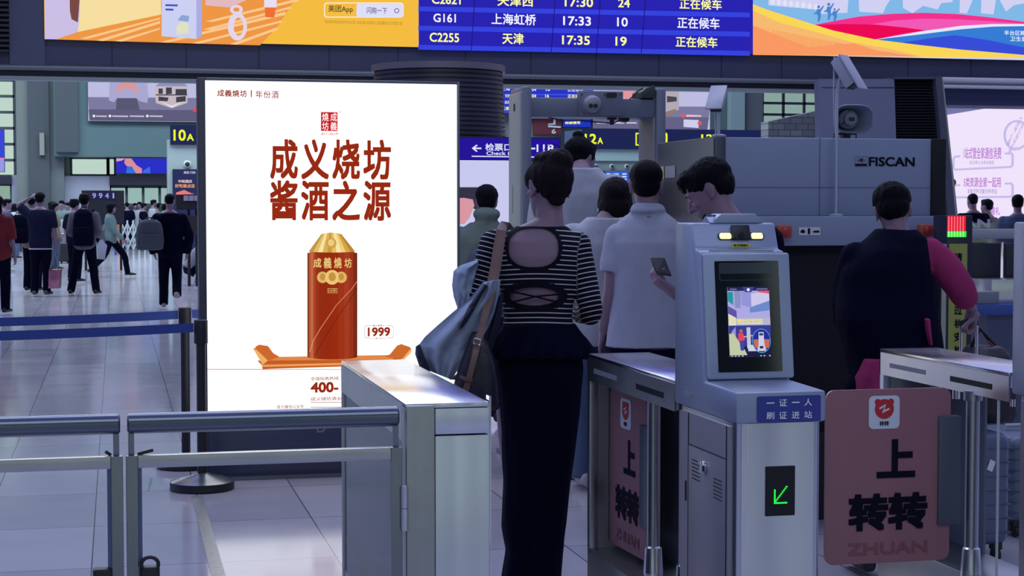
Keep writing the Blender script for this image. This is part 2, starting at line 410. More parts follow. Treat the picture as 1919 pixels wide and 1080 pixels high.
# louvred box and grey end trim at the left end of the beam
lv = MB()
xa, xb = atY(-300, 60, YB).x, atY(18, 60, YB).x
for k in range(34):
    z = zB(118) + k * .045; lv.box(xa, xb, YB - .1, YB - .05, z, z + .022)
lo = lv.build('trim_25', M_navyd, smooth=0); tag(lo, kind='structure')
tag(MB().box(xa, xb, YB - .05, YB, zB(118), z_led + 2.4).build('trim_26', M_blackm, smooth=0), kind='structure')
tag(MB().box(atY(18, 60, YB).x, atY(84, 60, YB).x, YB - .03, YB, z_f0, z_led + 2.5).build('trim_27', mat('beam_end_grey', (0.065, 0.075, 0.14), rough=.5), smooth=0), kind='structure')

YS = YB - 0.05
def screen_body(name, label, x0, x1, yb, lit, cat='screen'):
    a = atY(x0, yb, YB).x; b = atY(x1, yb, YB).x; z0 = z_led; z1 = z_led + 2.3
    t = thing(name, label, cat, ((a + b) / 2, YB, z0))
    MB().box(a, b, YS + .004, YB, z0, z1).build('cabinet', M_navyd, t, smooth=0)
    MB().box(a, b, YS, YS + .004, z0, z1).build('display_panel', lit, t, smooth=0)
    return t, a, b
# --- the left advertisement: yellow with a table of groceries
adL, _, _ = screen_body('advertising_screen', 'yellow advertising screen with wooden table and search box, left of the departure board', 84, 783, 80, glow('ad_yellow', (244, 188, 62)))
G = glow
def pp(pts, col, nm, t, lift=.002, Y=YS): return poly_px(pts, Y, glow(nm, col), t, nm, lift=lift)
pp([(84, -70), (160, -70), (160, 74.5), (84, 73.5)], (203, 190, 228), 'lilac_ground', adL)
pp([(84, -70), (640, -70), (590, -10), (552, 0), (520, 50), (487, 85), (104, 74), (146, 60), (300, 28)], (238, 150, 66), 'table_top', adL, .004)
for k, (x0, y0, x1, y1, w) in enumerate(((180, 76, 300, 44, 5), (215, 77, 300, 55, 3), (385, 40, 560, 2, 5), (380, 55, 545, 16, 4), (300, 79, 535, 28, 6), (360, 81, 528, 42, 4), (430, 83, 520, 56, 5), (150, 72, 300, 36, 3))):
    pp([(x0, y0), (x1, y1 - w), (x1, y1), (x0 + 14, y0 + 1)], (250, 200, 140), 'wood_grain', adL, .006)
pp([(150, -70), (300, -70), (302, 27), (240, 40), (146, 60), (150, 20)], (246, 222, 160), 'jacket_print', adL, .008)
pp([(130, -40), (152, -40), (146, 42), (134, 36), (131, 20)], (120, 72, 66), 'sleeve_print', adL, .010)
pp([(303, -60), (368, -60), (368, 73), (303, 68)], (203, 208, 242), 'carton_front', adL, .010)
pp([(368, -60), (379, -60), (378, 68), (368, 73)], (170, 172, 226), 'carton_side', adL, .010)
pp([(331, 50), (338, 42), (352, 42), (354, 62), (331, 65)], (222, 226, 190), 'carton_picture', adL, .013)
pp([(333, 38), (340, 28), (355, 30), (353, 41)], (140, 165, 214), 'carton_flowers', adL, .013)
for y in (8, 16): pp([(310, y), (333 - (y - 8), y + .5), (333 - (y - 8), y + 4), (310, y + 3.5)], (52, 80, 200), 'carton_stripe', adL, .013)
ring_px(circ(445, 50, 18, 26), circ(447, 50, 9, 17), YS, glow('tape_roll', (226, 214, 236)), adL, 'tape_roll', lift=.012)
ring_px(circ(443, 18, 12, 9), circ(443, 18, 6, 4), YS, glow('tape_roll', (226, 214, 236)), adL, 'tape_tab', lift=.012)
pp([(385, -40), (460, -40), (462, 0), (430, 14), (385, 10)], (226, 186, 190), 'basket_print', adL, .010)
pp([(495, -40), (520, -40), (518, 14), (495, 14)], (232, 222, 240), 'bottle_print', adL, .010)
pp([(496, 14), (517, 14), (514, 33), (497, 32)], (240, 110, 50), 'bottle_base_print', adL, .012)
ring_px(rrect(607, 4.5, 756.5, 33, 6), rrect(609, 6.5, 754.5, 31, 5), YS, glow('search_outline', (250, 236, 205)), adL, 'search_box_outline', lift=.004)
pp(rrect(668, 7, 755, 32, 4), (222, 222, 248), 'search_field', adL, .005)
text_px('美团App', 615, 10, 661, 25, YS, glow('ad_ink', (70, 62, 40)), adL, .015, lift=.008)
text_px('闪购一下', 687, 14, 725, 26, YS, glow('ad_ink_blue', (70, 72, 120)), adL, .012, lift=.010)
ring_px(circ(743.5, 20, 4.6), circ(743.5, 20, 3.3), YS, glow('ad_ink_blue', (70, 72, 120)), adL, 'magnifier_icon', lift=.010)
text_px('*活动时间2025年9月25日-2025年10月8日,活动最终以页面为准', 607, 39, 754, 46, YS, glow('ad_ink_faint', (170, 130, 40)), adL, 0, lift=.006)

# --- the departure board
dep, _, _ = screen_body('departure_board', 'blue train departure board with yellow and white rows in the middle of the beam', 783, 1410, 95, glow('board_blue', (38, 32, 176)), 'departure board')
def yrow(x, y885): return y885 + (x - 885) * 0.0185
for y in (-21, 14, 50, 86):
    P = [(784, yrow(784, y)), (1405, yrow(1405, y)), (1405, yrow(1405, y + 9)), (784, yrow(784, y + 9))]
    pp(P, (52, 66, 222), 'row_band', dep)
for x0, x1 in ((890, 882), (1041, 1032), (1125, 1117), (1210, 1201)):
    pp([(x0 + 2, -40), (x0 + 3.4, -40), (x1 + 1.4, 100), (x1, 100)], (22, 18, 110), 'column_line', dep, .005)
YEL, WHT = glow('board_yellow', (250, 250, 150), 1.1), glow('board_white', (240, 242, 255), 1.05)
ROWS = [(('C2621', 809, 863, -9, 8), ('天津西', 932, 999, -8, 12), ('17:30', 1058, 1111, -4, 13), ('24', 1158, 1180, -2, 14), ('正在候车', 1273, 1352, -2, 18), YEL),
        (('G161', 812, 854, 26, 42), ('上海虹桥', 921, 1004, 26, 47), ('17:33', 1055, 1107, 31, 48), ('10', 1156, 1176, 33, 50), ('正在候车', 1269, 1348, 33, 54), WHT),
        (('C2255', 805, 860, 62, 79), ('天津', 941, 981, 62, 83), ('17:35', 1053, 1105, 67, 84), ('19', 1153, 1174, 69, 86), ('正在候车', 1266, 1344, 69, 89), YEL)]
for r in ROWS:
    for b, x0, x1, y0, y1 in r[:-1]: text_px(b, x0, y0, x1, y1, YS, r[-1], dep, .022, lift=.008)

# --- the right advertisement: skyline and colour ribbons
adR, _, _ = screen_body('advertising_screen', 'skyline advertising screen with pink, blue and orange ribbons, right of the departure board', 1410, 2300, 106, glow('ad_sky', (208, 208, 242)))
LB = (128, 184, 232)
pp([(1411, -40), (1440, -30), (1440, 10), (1530, 18), (1540, 26), (1588, 24), (1590, 0), (1588, -30), (1608, -30), (1610, 22), (1655, 25), (1660, 12), (1668, 0), (1668, -40), (1690, -40), (1692, 15), (1710, 25), (1730, 11), (1757, 18), (1764, 6), (1785, 4), (1790, -40), (1800, -40), (1798, 24), (1812, 25), (1822, 2), (1828, -30), (1840, -30), (1838, 25), (1862, 27), (1868, -10), (1885, 22), (1900, 10), (1930, 4), (2100, 0), (2290, 8), (2290, 80), (1411, 80)], LB, 'skyline_print', adR)
for k in range(8): pp(circ(1448 + k * 11.5, 3 + k * 1.4, 4, 6, 14), (222, 226, 246), 'bridge_arch_print', adR, .004)
for x, y, s in ((1534, 26, 1.0), (1553, 22, 1.05), (1564, 28, .8)):
    pp(circ(x, y - 13 * s, 2.6 * s, 3 * s, 12), (74, 132, 204), 'dancer_head_print', adR, .005)
    pp([(x - 3, y - 9 * s), (x + 3, y - 9 * s), (x + 9, y - 16 * s), (x + 10, y - 14 * s), (x + 4, y - 4 * s), (x + 4, y + 6 * s), (x + 1, y + 15 * s), (x - 2, y + 14 * s), (x - 1, y + 4 * s), (x - 4, y), (x - 8, y + 1), (x - 9, y - 1), (x - 4, y - 4)], (74, 132, 204), 'dancer_print', adR, .006)
pp([(1523, 47), (1560, 40), (1610, 31), (1670, 26), (1730, 24), (1790, 26), (1850, 32), (1919, 41), (2100, 62), (2290, 80), (2290, 86), (2100, 70), (1919, 46), (1860, 45), (1800, 49), (1735, 57), (1640, 74), (1560, 58)], (243, 46, 140), 'pink_ribbon', adR, .008)
pp([(1630, 46), (1680, 38), (1730, 35), (1790, 36), (1860, 40), (1919, 44.5), (1860, 45.5), (1800, 49), (1735, 57), (1690, 51)], (242, 88, 182), 'pale_pink_ribbon', adR, .010)
pp([(1523, 47), (1580, 45), (1640, 46), (1690, 51), (1735, 57), (1690, 63), (1640, 74), (1600, 67), (1560, 58)], (236, 2, 84), 'red_ribbon', adR, .011)
pp([(1640, 74), (1720, 60), (1800, 48.5), (1860, 45), (1919, 45), (2290, 80), (2290, 104), (1919, 104), (1735, 88)], (228, 230, 248), 'white_ribbon', adR, .012)
pp([(1642, 74), (1720, 65), (1800, 55), (1860, 50), (1919, 49), (2290, 90), (2290, 112), (1919, 104), (1735, 88)], (52, 124, 212), 'blue_ribbon', adR, .014)
pp([(1690, 80), (1740, 72), (1790, 66), (1850, 75), (1919, 89), (2000, 106), (1919, 104), (1820, 97), (1740, 88)], (54, 76, 216), 'deep_blue_ribbon', adR, .016)
pp([(1411, 8), (1440, 19), (1500, 38), (1560, 57), (1640, 74), (1720, 84), (1800, 93), (1919, 103), (2050, 110), (1735, 107), (1411, 103)], (250, 214, 84), 'yellow_ribbon', adR, .018)
pp([(1411, 20), (1460, 42), (1540, 63), (1600, 80), (1660, 90), (1730, 106.5), (1411, 103)], (246, 186, 112), 'peach_ribbon', adR, .020)
pp([(1411, 48), (1440, 65), (1490, 88), (1550, 103), (1720, 106.5), (1640, 94), (1600, 81), (1411, 99), (1411, 103)], (249, 152, 98), 'orange_ribbon', adR, .022)
text_px('丰台区精神文明', 1880, 58, 1950, 67, YS, WHT, adR, .01, lift=.02)
text_px('卫生健康工', 1891, 69, 1945, 78, YS, WHT, adR, .01, lift=.02)

# ---------------------------------------------------------------- louvred columns under the beam
cC = atD(822, 391, 13.6); Xc, Yc = cC.x, cC.y
rr = 13.6 * 118 / F_PX
z_top = CAM_H + (391 - 127) * (13.6 - rr) / F_PX
colm = thing('louvred_column', 'round dark louvred column rising behind the white liquor light box', 'column', (Xc, Yc, 0))
prof = [(rr + .13, 0)]
for k in range(70):
    z = z_top * k / 70; q = rr + .13 * (1 - k / 70); dz = z_top / 70
    prof += [(q + .008, z + .02 * dz), (q + .008, z + .6 * dz), (q - .012, z + .72 * dz), (q - .012, z + .98 * dz)]
prof += [(rr, z_top)]
MB().lathe((Xc, Yc, 0), prof, n=64).build('louvre_cladding', mat('dark_louvre_metal', (0.028, 0.028, 0.055), rough=.4), colm, smooth=20)
MB().lathe((Xc, Yc, z_top - .005), [(rr - .1, 0), (rr + .03, 0), (rr + .03, .05), (rr - .1, .05)], n=64).build('cap_ring', mat('copper_grey_ring', (0.12, 0.11, 0.15), rough=.4), colm, smooth=30)
# slanted column on the right with a louvred bay
YC2 = 15.2
col2 = thing('louvred_column', 'slanted grey column with a louvred bay behind the baggage scanner', 'column', (atY(1650, 391, YC2).x, YC2, 0))
def slant(x0t, x0b, x1t, x1b, ytop, ybot, Y, d, m, nm, par):
    P = [atY(x0t, ytop, Y), atY(x1t, ytop, Y), atY(x1b, ybot, Y), atY(x0b, ybot, Y)]
    return MB().prism(P, (0, d, 0)).build(nm, m, par, smooth=0)
slant(1535, 1546, 1676, 1690, 148, 620, YC2 - .02, .12, mat('grey_column_cladding', (0.16, 0.18, 0.28), rough=.45, noise_amt=.06, noise_scale=3), 'front_cladding', col2)
slant(1538, 1546, 1678, 1682, 163.5, 165, YC2 - .024, .01, M_navyd, 'panel_joint', col2)
slant(1676, 1690, 1756, 1800, 148, 620, YC2 + .1, .2, M_blackm, 'louvre_back', col2)
lvm = MB()
for k in range(26):
    y = 150 + k * 5.4
    f = (y - 148) / 472
    P = [atY(1676 + 14 * f, y, YC2 + .03), atY(1756 + 44 * f, y, YC2 + .03), atY(1756 + 44 * f, y + 2.6, YC2), atY(1676 + 14 * f, y + 2.6, YC2)]
    lvm.prism(P, (0, .02, 0))
lvm.build('louvre_slats', mat('dark_louvre_metal', (0.028, 0.028, 0.055), rough=.4), col2, smooth=0)
slant(1753, 1795, 1765, 1812, 143, 620, YC2 - .06, .25, mat('column_edge', (0.075, 0.08, 0.12), rough=.4), 'edge_trim', col2)
slant(1676, 1677, 1756, 1757, 144, 148, YC2 - .05, .3, mat('column_edge', (0.075, 0.08, 0.12), rough=.4), 'head_trim', col2)
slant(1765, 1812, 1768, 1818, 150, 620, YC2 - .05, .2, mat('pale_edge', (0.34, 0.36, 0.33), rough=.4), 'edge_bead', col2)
# rails and soffit right of the slanted column
xr0, xr1 = atY(1766, 150, 15.8).x, atY(2400, 150, 15.8).x
for i, (y0, y1) in enumerate(((146, 156), (160, 167))):
    zt, zb = atY(1850, y0, 15.8).z, atY(1850, y1, 15.8).z
    tag(MB().cyl((xr0, 15.8, (zt + zb) / 2), (xr1, 15.8, (zt + zb) / 2), (zt - zb) / 2, n=14).build('trim_%d' % (28 + i), mat('pale_white_rail', (.62, .60, .70), rough=.35), smooth=60), kind='structure')  # both tubes in one even pale colour
tag(MB().box(atY(1771, 180, 15.9).x, xr1, 15.9, 16.4, atY(1850, 198, 15.9).z, atY(1850, 168, 15.9).z).build('trim_30', mat('blue_soffit', (.035, .04, .12), rough=.5), smooth=0), kind='structure')
# ================================================================ ticket gates in the foreground
M_glassd = mat('tinted_gate_glass', (0.012, 0.02, 0.045), rough=0.10, spec=.25)
M_pink = mat('salmon_flap_board', (0.30, 0.135, 0.16), rough=0.38, noise_amt=.05, noise_scale=8)
M_ink = mat('black_print', (0.006, 0.006, 0.016), rough=0.6, spec=.08)
M_white = mat('white_sticker', (0.62, 0.66, 0.74), rough=0.4)
M_red = mat('red_print', (0.50, 0.02, 0.03), rough=0.4)
M_slot = mat('dark_slot', (0.010, 0.011, 0.018), rough=0.4, spec=.1)
M_label = mat('grey_label_print', (0.22, 0.23, 0.27), rough=0.5)
M_steelp = mat('pale_brushed_steel', (0.64, 0.67, 0.76), rough=0.30, metal=1.0, noise_amt=.08, noise_scale=8, aniso=(1, 1, .3), rough_var=.07)

GT = 1.0            # gate top height
XL0, XL1 = 0.69, 0.90
XM0, XM1 = 1.52, 1.735
XR0, XR1 = 2.55, 2.765
YN, YF = 4.13, 5.36

def top_slab(t, x0, x1, y0, y1, m=None):
    MB().box(x0, x1, y0, y1, GT - .012, GT).build('top_plate', mat('polished_top_plate', (.66, .66, .69), rough=.2, metal=1.0, noise_amt=.07, noise_scale=12, rough_var=.06), t, bevel=.003)

# --- left gate cabinet
tl = thing('turnstile_cabinet', 'steel gate cabinet with a bright reflective top, hinged to the railing at left', 'turnstile', ((XL0 + XL1) / 2, (YN + YF) / 2, 0))
top_slab(tl, XL0, XL1, YN - .003, YF)
MB().box(XL0, XL0 + .006, YN + .06, YF, GT - .098, GT - .012).build('side_fascia', M_steel, tl)
MB().box(XL1 - .006, XL1, YN + .06, YF, GT - .098, GT - .012).build('side_fascia', M_steel, tl)
MB().box(XL0, XL0 + .03, YF - .03, YF, 0, GT - .098).box(XL1 - .03, XL1, YF - .03, YF, 0, GT - .098).build('end_posts', M_steeld, tl, bevel=.003)
MB().box(XL0 + .03, XL1 - .03, YF - .02, YF - .008, .36, GT - .012).build('end_panel', M_steeld, tl)
MB().box(XL0 + .004, XL1 - .004, YN + .1, YF - .004, 0.002, .34).build('plinth', M_steeld, tl, bevel=.004)
MB().box(XL0 + .006, XL0 + .012, YN + .06, YF - .03, .34, GT - .098).build('side_glass', M_glassd, tl)
MB().box(XL1 - .012, XL1 - .006, YN + .06, YF - .03, .34, GT - .098).build('side_panel', mat('dark_side_panel', (.03, .04, .075), rough=.25), tl)
MB().box(XL0 + .06, XL1 - .03, YN + .06, YN + .42, .34, GT - .1).build('inner_box', mat('dark_inner_box', (.02, .03, .06), rough=.4), tl)
MB().box(XL0 + .0, XL0 + .071, YN - .012, YN + .06, 0, GT - .004).build('hinge_post', M_steeld, tl, bevel=.003)
MB().box(XL0 + .073, XL1 + .001, YN - .004, YN + .055, GT - .078, GT - .013).build('front_cap', M_steelp, tl, bevel=.003)
MB().box(XL0 + .073, XL1 + .001, YN - .004, YN + .055, 0.003, GT - .081).build('front_door', M_steelp, tl, bevel=.003)
MB().box(XL1 + .004, XL1 + .010, YN + .02, YN + .05, GT - .36, GT + .012).build('edge_strip', M_chrome, tl)
for z0, z1 in ((.69, .80), (.20, .31)):
    hx = XL0 - .006
    MB().cyl((hx, YN - .018, z0), (hx, YN - .018, (z0 + z1) / 2 - .001), .009).cyl((hx, YN - .018, (z0 + z1) / 2 + .001), (hx, YN - .018, z1), .009).build('hinge', M_steel, tl, smooth=50)

def flap(t, hinge, dirv, w, z0, z1, logo=True, mirror=False):
    """salmon swing flap hung on a pole; dirv points from the hinge towards the free edge"""
    dirv = Vector(dirv).normalized(); hinge = Vector(hinge); nrm = Vector((dirv.y, -dirv.x, 0))
    if nrm.y > 0 or (abs(nrm.y) < .2 and nrm.x > 0): nrm = -nrm
    A = hinge + dirv * .06
    P = [(A + dirv * (u * w)) for u in (0, 1)]
    # rounded outline in (s along dirv, z)
    pts = rrect(0, z0, w, z1, .028, 5)
    o = MB().prism([A + dirv * s + ZV * z - nrm * .005 for s, z in pts], nrm * .010).build('flap', M_pink, t, smooth=0)
    edge = MB()
    face = A + nrm * .006
    rt = ZV.cross(nrm) * 1.0
    rt = Vector((-nrm.y, nrm.x, 0))
    sgn = 1 if rt.dot(dirv) > 0 else -1
    def at(s, z): return (face + dirv * (s * w)) + ZV * (z0 + (z1 - z0) * z)
    hh = z1 - z0
    # sticker with the round red mark
    cs = at(.54, .868)
    k = hh * .095
    st = [cs + rt * x + ZV * y for x, y in rrect(-k, -k, k, k, k * .3)]
    MB().prism(st, nrm * .0012).build('sticker', M_white, o, smooth=0)
    body = [cs + nrm * .0016 + rt * x + ZV * (y + k * .2) for x, y in [(math.cos(R(a)) * k * .62, math.sin(R(a)) * k * .6) for a in range(0, 360, 12)]]
    MB().prism(body, nrm * .0006).prism([cs + nrm * .0012 + rt * (x - k * .43) + ZV * (y + k * .62) for x, y in circ(0, 0, k * .2, k * .2, 14)], nrm * .0006).prism([cs + nrm * .0012 + rt * (x + k * .43) + ZV * (y + k * .62) for x, y in circ(0, 0, k * .2, k * .2, 14)], nrm * .0006).build('logo', M_red, o, smooth=0)
    zz = [(-.26, .22), (.14, .42), (-.06, .02), (.30, .12), (.26, .22), (.04, .14), (.30, .58), (-.30, .32)]
    zz = [(-.36, .28), (.10, .50), (-.02, .14), (.30, .26), (.34, .16), (-.16, -.06), (0, .34), (-.30, .18)]
    MB().prism([cs + nrm * .0024 + rt * (x * k) + ZV * (y * k) for x, y in zz], nrm * .0005).build('logo_mark', M_white, o, smooth=0)
    text('转转', cs - ZV * (k * .68), rt, ZV, h=k * .3, m=M_ink, parent=o, bold=.03, lift=.002)
    text('上', at(.44, .60), rt, ZV, h=hh * .222, w=w * .31, m=M_ink, parent=o, bold=.06, lift=.001)
    text('转转', at(.50, .295), rt, ZV, h=hh * .215, w=w * .635, m=M_ink, parent=o, bold=.065, lift=.001)
    text('ZHUAN', at(.50, .085), rt, ZV, h=hh * .07, w=w * .64, m=mat('faded_red_print', (.24, .088, .105), rough=.4), parent=o, bold=.03, lift=.0008)
    # clamp plate between flap and pole
    MB().obox(hinge + dirv * .065 + ZV * (z0 + hh * .52) + nrm * .0, dirv * .037, nrm * .014, ZV * (hh * .315)).build('clamp_plate', mat('slate_clamp_plate', (.07, .09, .12), rough=.4), t, bevel=.003)
    return o

def pole(t, x, y, z0=.33, z1=GT - .09, r=.021):
    o = MB().cyl((x, y, z0 + .09), (x, y, z1), r, n=24).build('pole', M_steeld, t, smooth=50)
    MB().lathe((x, y, z0), [(r + .016, 0), (r + .016, .004), (r + .011, .012), (r + .006, .10), (r, .105)], n=24).build('pole_sleeve', M_steel, t, smooth=40)
    MB().cyl((x, y, z1 - .02), (x, y, z1 + .01), r + .008).build('pole_collar', M_steeld, t, smooth=50)

def open_cabinet(label, x0, x1, y0, y1, paint):
    t = thing('turnstile_cabinet', label, 'turnstile', ((x0 + x1) / 2, (y0 + y1) / 2, 0))
    top_slab(t, x0, x1, y0, y1)
    for x in (x0, x1 - .006): MB().box(x, x + .006, y0, y1, GT - .088, GT - .012).build('side_fascia', paint, t)
    MB().box(x0, x1, y1 - .006, y1, GT - .088, GT - .012).build('end_fascia', M_steeld, t)
    xs = x0 - .0015
    MB().box(xs, xs + .002, y0 + .10, y0 + .36, GT - .062, GT - .045).build('sensor_window', M_slot, t)
    MB().box(xs, xs + .002, y1 - .34, y1 - .08, GT - .058, GT - .043).build('sensor_window', M_label, t)
    for k, (xx, yy) in enumerate(((x0, y1), (x1, y1))):
        a = xx if k == 0 else xx - .028
        MB().box(a, a + .028, y1 - .03, y1, .352, GT - .088).build('end_post', paint, t, bevel=.002)
    MB().box(x0, x1, y0, y1, .004, .352).build('plinth', M_steeld, t, bevel=.004)
    MB().box(x1 - .012, x1 - .004, y1 - .36, y1 - .028, .352, GT - .088).build('side_panel', mat('blue_grey_glass_panel', (.11, .145, .20), rough=.22), t)
    MB().box(x0 + .028, x1 - .028, y1 - .014, y1 - .006, .352, GT - .088).build('end_panel', M_steeld, t)
    return t
tm = open_cabinet('open steel gate cabinet behind the ticket kiosk, a folded salmon flap inside', XM0, XM1, 4.535, 5.44, M_steeld)
pole(tm, 1.615, 5.02); pole(tm, 1.625, 4.74)
flap(tm, (1.62, 5.02, 0), (-.06, 1, 0), .34, .372, .885)
flap(tm, (1.70, 4.74, 0), (1, 0, 0), .235, .40, .925)
tr = open_cabinet('steel gate cabinet at the right edge with an outstretched salmon flap', XR0, XR1, 4.535, 5.405, M_steelp)
pole(tr, 2.567, 4.78)
flap(tr, (2.55, 4.78, 0), (-1, 0, 0), .41, .40, .932)
MB().cyl((XR0 + .05, 4.95, GT - .125), (XR0 + .05, 4.95, GT - .088), .012).cyl((XR0 + .05, 4.60, GT - .11), (XR0 + .05, 4.60, GT - .088), .008).build('bolt', M_chrome, tr, smooth=50)

MB().box(XR0 + .002, XR0 + .008, 4.598, 4.604, .355, GT - .09).build('glass_edge', mat('glass_edge_glint', (.55, .62, .62), rough=.2), tr)  # thin strip with the glint of a pane edge put into its pale colour
# --- ticket kiosk
def kiosk(label, x0, dy=0.0):
    x1 = x0 + .243
    t = thing('ticket_kiosk', label, 'ticket kiosk', ((x0 + x1) / 2, 4.27 + dy, 0))
    shell = mat('kiosk_shell_grey', (0.26, 0.305, 0.43), rough=0.38, metal=.35, noise_amt=.05, noise_scale=6, bump=.05, bump_scale=90)
    base = mat('kiosk_base_steel', (0.60, 0.62, 0.66), rough=0.22, metal=.95, noise_amt=.16, noise_scale=7, aniso=(1, 1, .22), rough_var=.09)
    sidep = mat('kiosk_side_paint', (0.30, 0.28, 0.33), rough=0.4, metal=.35, noise_amt=.07, noise_scale=10)
    def prof(pts, a, b, nm, m, par=t, bevel=.006):
        return MB().prism([(a, y + dy, z) for y, z in pts], (b - a, 0, 0)).build(nm, m, par, bevel=bevel)
    # upper shell: side profile (y, z), front towards the camera
    SH = [(4.53, 1.441), (4.395, 1.441), (4.365, 1.372), (4.325, 1.366), (4.280, 1.022), (4.04, 1.017), (4.04, .937), (4.53, .937)]
    prof(SH, x0, x1, 'upper_shell', shell, bevel=.008)
    prof([(4.47, 1.441), (4.43, 1.463), (4.36 + .08, 1.463), (4.395, 1.441)], x0 + .055, x1 - .045, 'top_hood', shell, bevel=.003)
    MB().prism([(x0 + .06, 4.40 + dy, 1.441), (x1 - .03, 4.40 + dy, 1.441), (x1 - .055, 4.40 + dy, 1.466), (x0 + .09, 4.40 + dy, 1.466)], (0, .08, 0)).build('top_hood', shell, t, bevel=.003)
    # base
    bs = MB().prism([(x, y, .003) for x, y in rrect(x0 + .005, 4.045 + dy, x1 - .006, 4.50 + dy, .03, 6)], (0, 0, .934)).build('base', base, t, smooth=40)
    MB().box(x0 - .001, x0 + .006, 4.085 + dy, 4.47 + dy, .02, .925).build('side_skin', sidep, t)
    MB().box(x0 - .002, x0 + .006, 4.105 + dy, 4.40 + dy, .02, .838).build('access_door', sidep, t, bevel=.0015)
    xs = x0 - .003
    grooves = MB().box(xs + .0004, xs + .002, 4.1035 + dy, 4.1060 + dy, .02, .925).box(xs + .0004, xs + .002, 4.40 + dy, 4.4025 + dy, .02, .925).box(xs + .0004, xs + .002, 4.105 + dy, 4.40 + dy, .838, .8405)
    grooves.build('door_gap', M_slot, t, smooth=0)
    lock = MB().lathe((xs, 4.265 + dy, .795), [(.017, 0), (.017, -.006), (.012, -.010), (.006, -.011)], n=20, axis='X').build('lock', M_chrome, t, smooth=40)
    MB().box(xs - .016, xs - .008, 4.259 + dy, 4.271 + dy, .780, .812).build('lock_lever', M_chrome, lock, bevel=.002)
    for yc, zc in ((4.335, .775), (4.165, .75)):
        v = MB()
        for i in range(7):
            for k in range(6): v.box(xs, xs + .002, yc - .03 + i * .0095 + dy, yc - .025 + i * .0095 + dy, zc - .025 + k * .010, zc - .022 + k * .010)
        v.build('vent_holes', M_slot, t, smooth=0)
    MB().box(xs, xs + .002, 4.418 + dy, 4.426 + dy, .68, .735).build('keyhole_plate', M_slot, t)
    text('MMEEWW', (x0 - .0005, 4.37 + dy, .972), (0, -1, 0), ZV, h=.012, w=.075, m=M_label, parent=t, bold=.05, lift=.001) if False else None
    MB().box(x0 - .0012, x0 + .001, 4.375 + dy, 4.455 + dy, .966, .978).build('side_label', M_label, t)
    # camera head with two lamps
    n_h = Vector((0, -.069, -.030)).normalized(); up_h = Vector((0, .030, .069)).normalized()
    n_h = Vector((0, -up_h.z, up_h.y)).normalized()
    ch = Vector(((x0 + x1) / 2 + .012, 4.380 + dy, 1.407))
    def on(c, n, up, x, z, lift=0.0): return c + XV * x + up * z + n * lift
    MB().prism([on(ch, n_h, up_h, x, z, .001) for x, z in rrect(-.063, -.013, .071, .007, .009)], n_h * .002).build('lamp_bezel', M_black, t, smooth=0)
    for a, b in ((-.058, -.025), (.033, .066)):
        MB().prism([on(ch, n_h, up_h, x, z, .003) for x, z in rrect(a, -.0115, b, .0055, .005)], n_h * .002).build('lamp', glow('kiosk_lamp', (255, 255, 190), 1.25), t, smooth=0)
    MB().prism([on(ch, n_h, up_h, x, z, .004) for x, z in rrect(-.023, -.013, .029, .027, .002)], n_h * .006).build('camera_window', M_black, t, bevel=.001)
    MB().cyl(on(ch, n_h, up_h, .003, -.004, .009), on(ch, n_h, up_h, .003, -.004, .0125), .008).build('camera_lens', M_slot, t, smooth=40)
    MB().prism([on(ch, n_h, up_h, x, z, .001) for x, z in rrect(-.026, -.035, .026, -.0245, .002)], n_h * .0008).build('yellow_notice', mat('yellow_notice', (.50, .48, .03), rough=.5), t, smooth=0)
    text('请注视摄像头', on(ch, n_h, up_h, 0, -.030), XV, up_h, h=.007, w=.044, m=M_ink, parent=t, bold=.02, lift=.0022)
    MB().box(x0 + .03, x1 - .03, 4.330 + dy, 4.362 + dy, 1.366, 1.3685).build('light_slit', mat('pale_edge', (0.34, 0.36, 0.33), rough=.4), t)
    # inclined screen
    a = Vector((0, 4.280 + dy, 1.022)); b = Vector((0, 4.325 + dy, 1.366)); up_s = (b - a).normalized(); n_s = Vector((0, -up_s.z, up_s.y)); L = (b - a).length
    fr = MB().prism([Vector((x, 0, 0)) + a + up_s * z + n_s * .001 for x, z in rrect(x0 + .006, .004, x1 + .008, L - .006, .008)], n_s * .010).build('screen_frame', mat('screen_frame_grey', (0.33, 0.39, 0.53), rough=0.35, metal=.4, bump=.04), t, bevel=.003)
    o = a + n_s * .0115; xc = (x0 + x1) / 2 + .006
    def sp(x, z, l=0.0): return Vector((xc + x, 0, 0)) + o + up_s * z + n_s * l
    W2 = .0905
    MB().prism([sp(x, z) for x, z in rrect(-W2, .022, W2, L - .028, .003)], n_s * .001).build('screen_glass', mat('black_screen_glass', (.006, .009, .012), rough=.06, spec=.6), t, smooth=0)
    MB().add([sp(x, z, .0015) for x, z in rrect(-.078, L - .080, .074, L - .034, .004)] + [sp(x, z, .0015) for x, z in rrect(-.0772, L - .0792, .0732, L - .0348, .0036)], [(i, (i + 1) % 24, (i + 1) % 24 + 24, i + 24) for i in range(24)]).build('reader_outline', mat('faint_outline', (.10, .13, .14), rough=.4), t, smooth=0)
    MB().prism([sp(x, z, .0012) for x, z in [(-.077, L - .062), (.073, L - .062), (.073, L - .035), (-.077, L - .035)]], n_s * .0004).build('card_reader', mat('reader_glass', (.03, .045, .05), rough=.12), t, smooth=0)
    # lit display
    dz0, dz1, dx0, dx1 = .062, L - .098, -.058, .060
    disp = MB().prism([sp(x, z, .0015) for x, z in [(dx0, dz0), (dx1, dz0), (dx1, dz1), (dx0, dz1)]], n_s * .0008).build('display', glow('kiosk_display', (176, 172, 232), .95), t, smooth=0)
    def dp(u, v, l): return sp(dx0 + (dx1 - dx0) * u, dz0 + (dz1 - dz0) * v, .0023 + l)
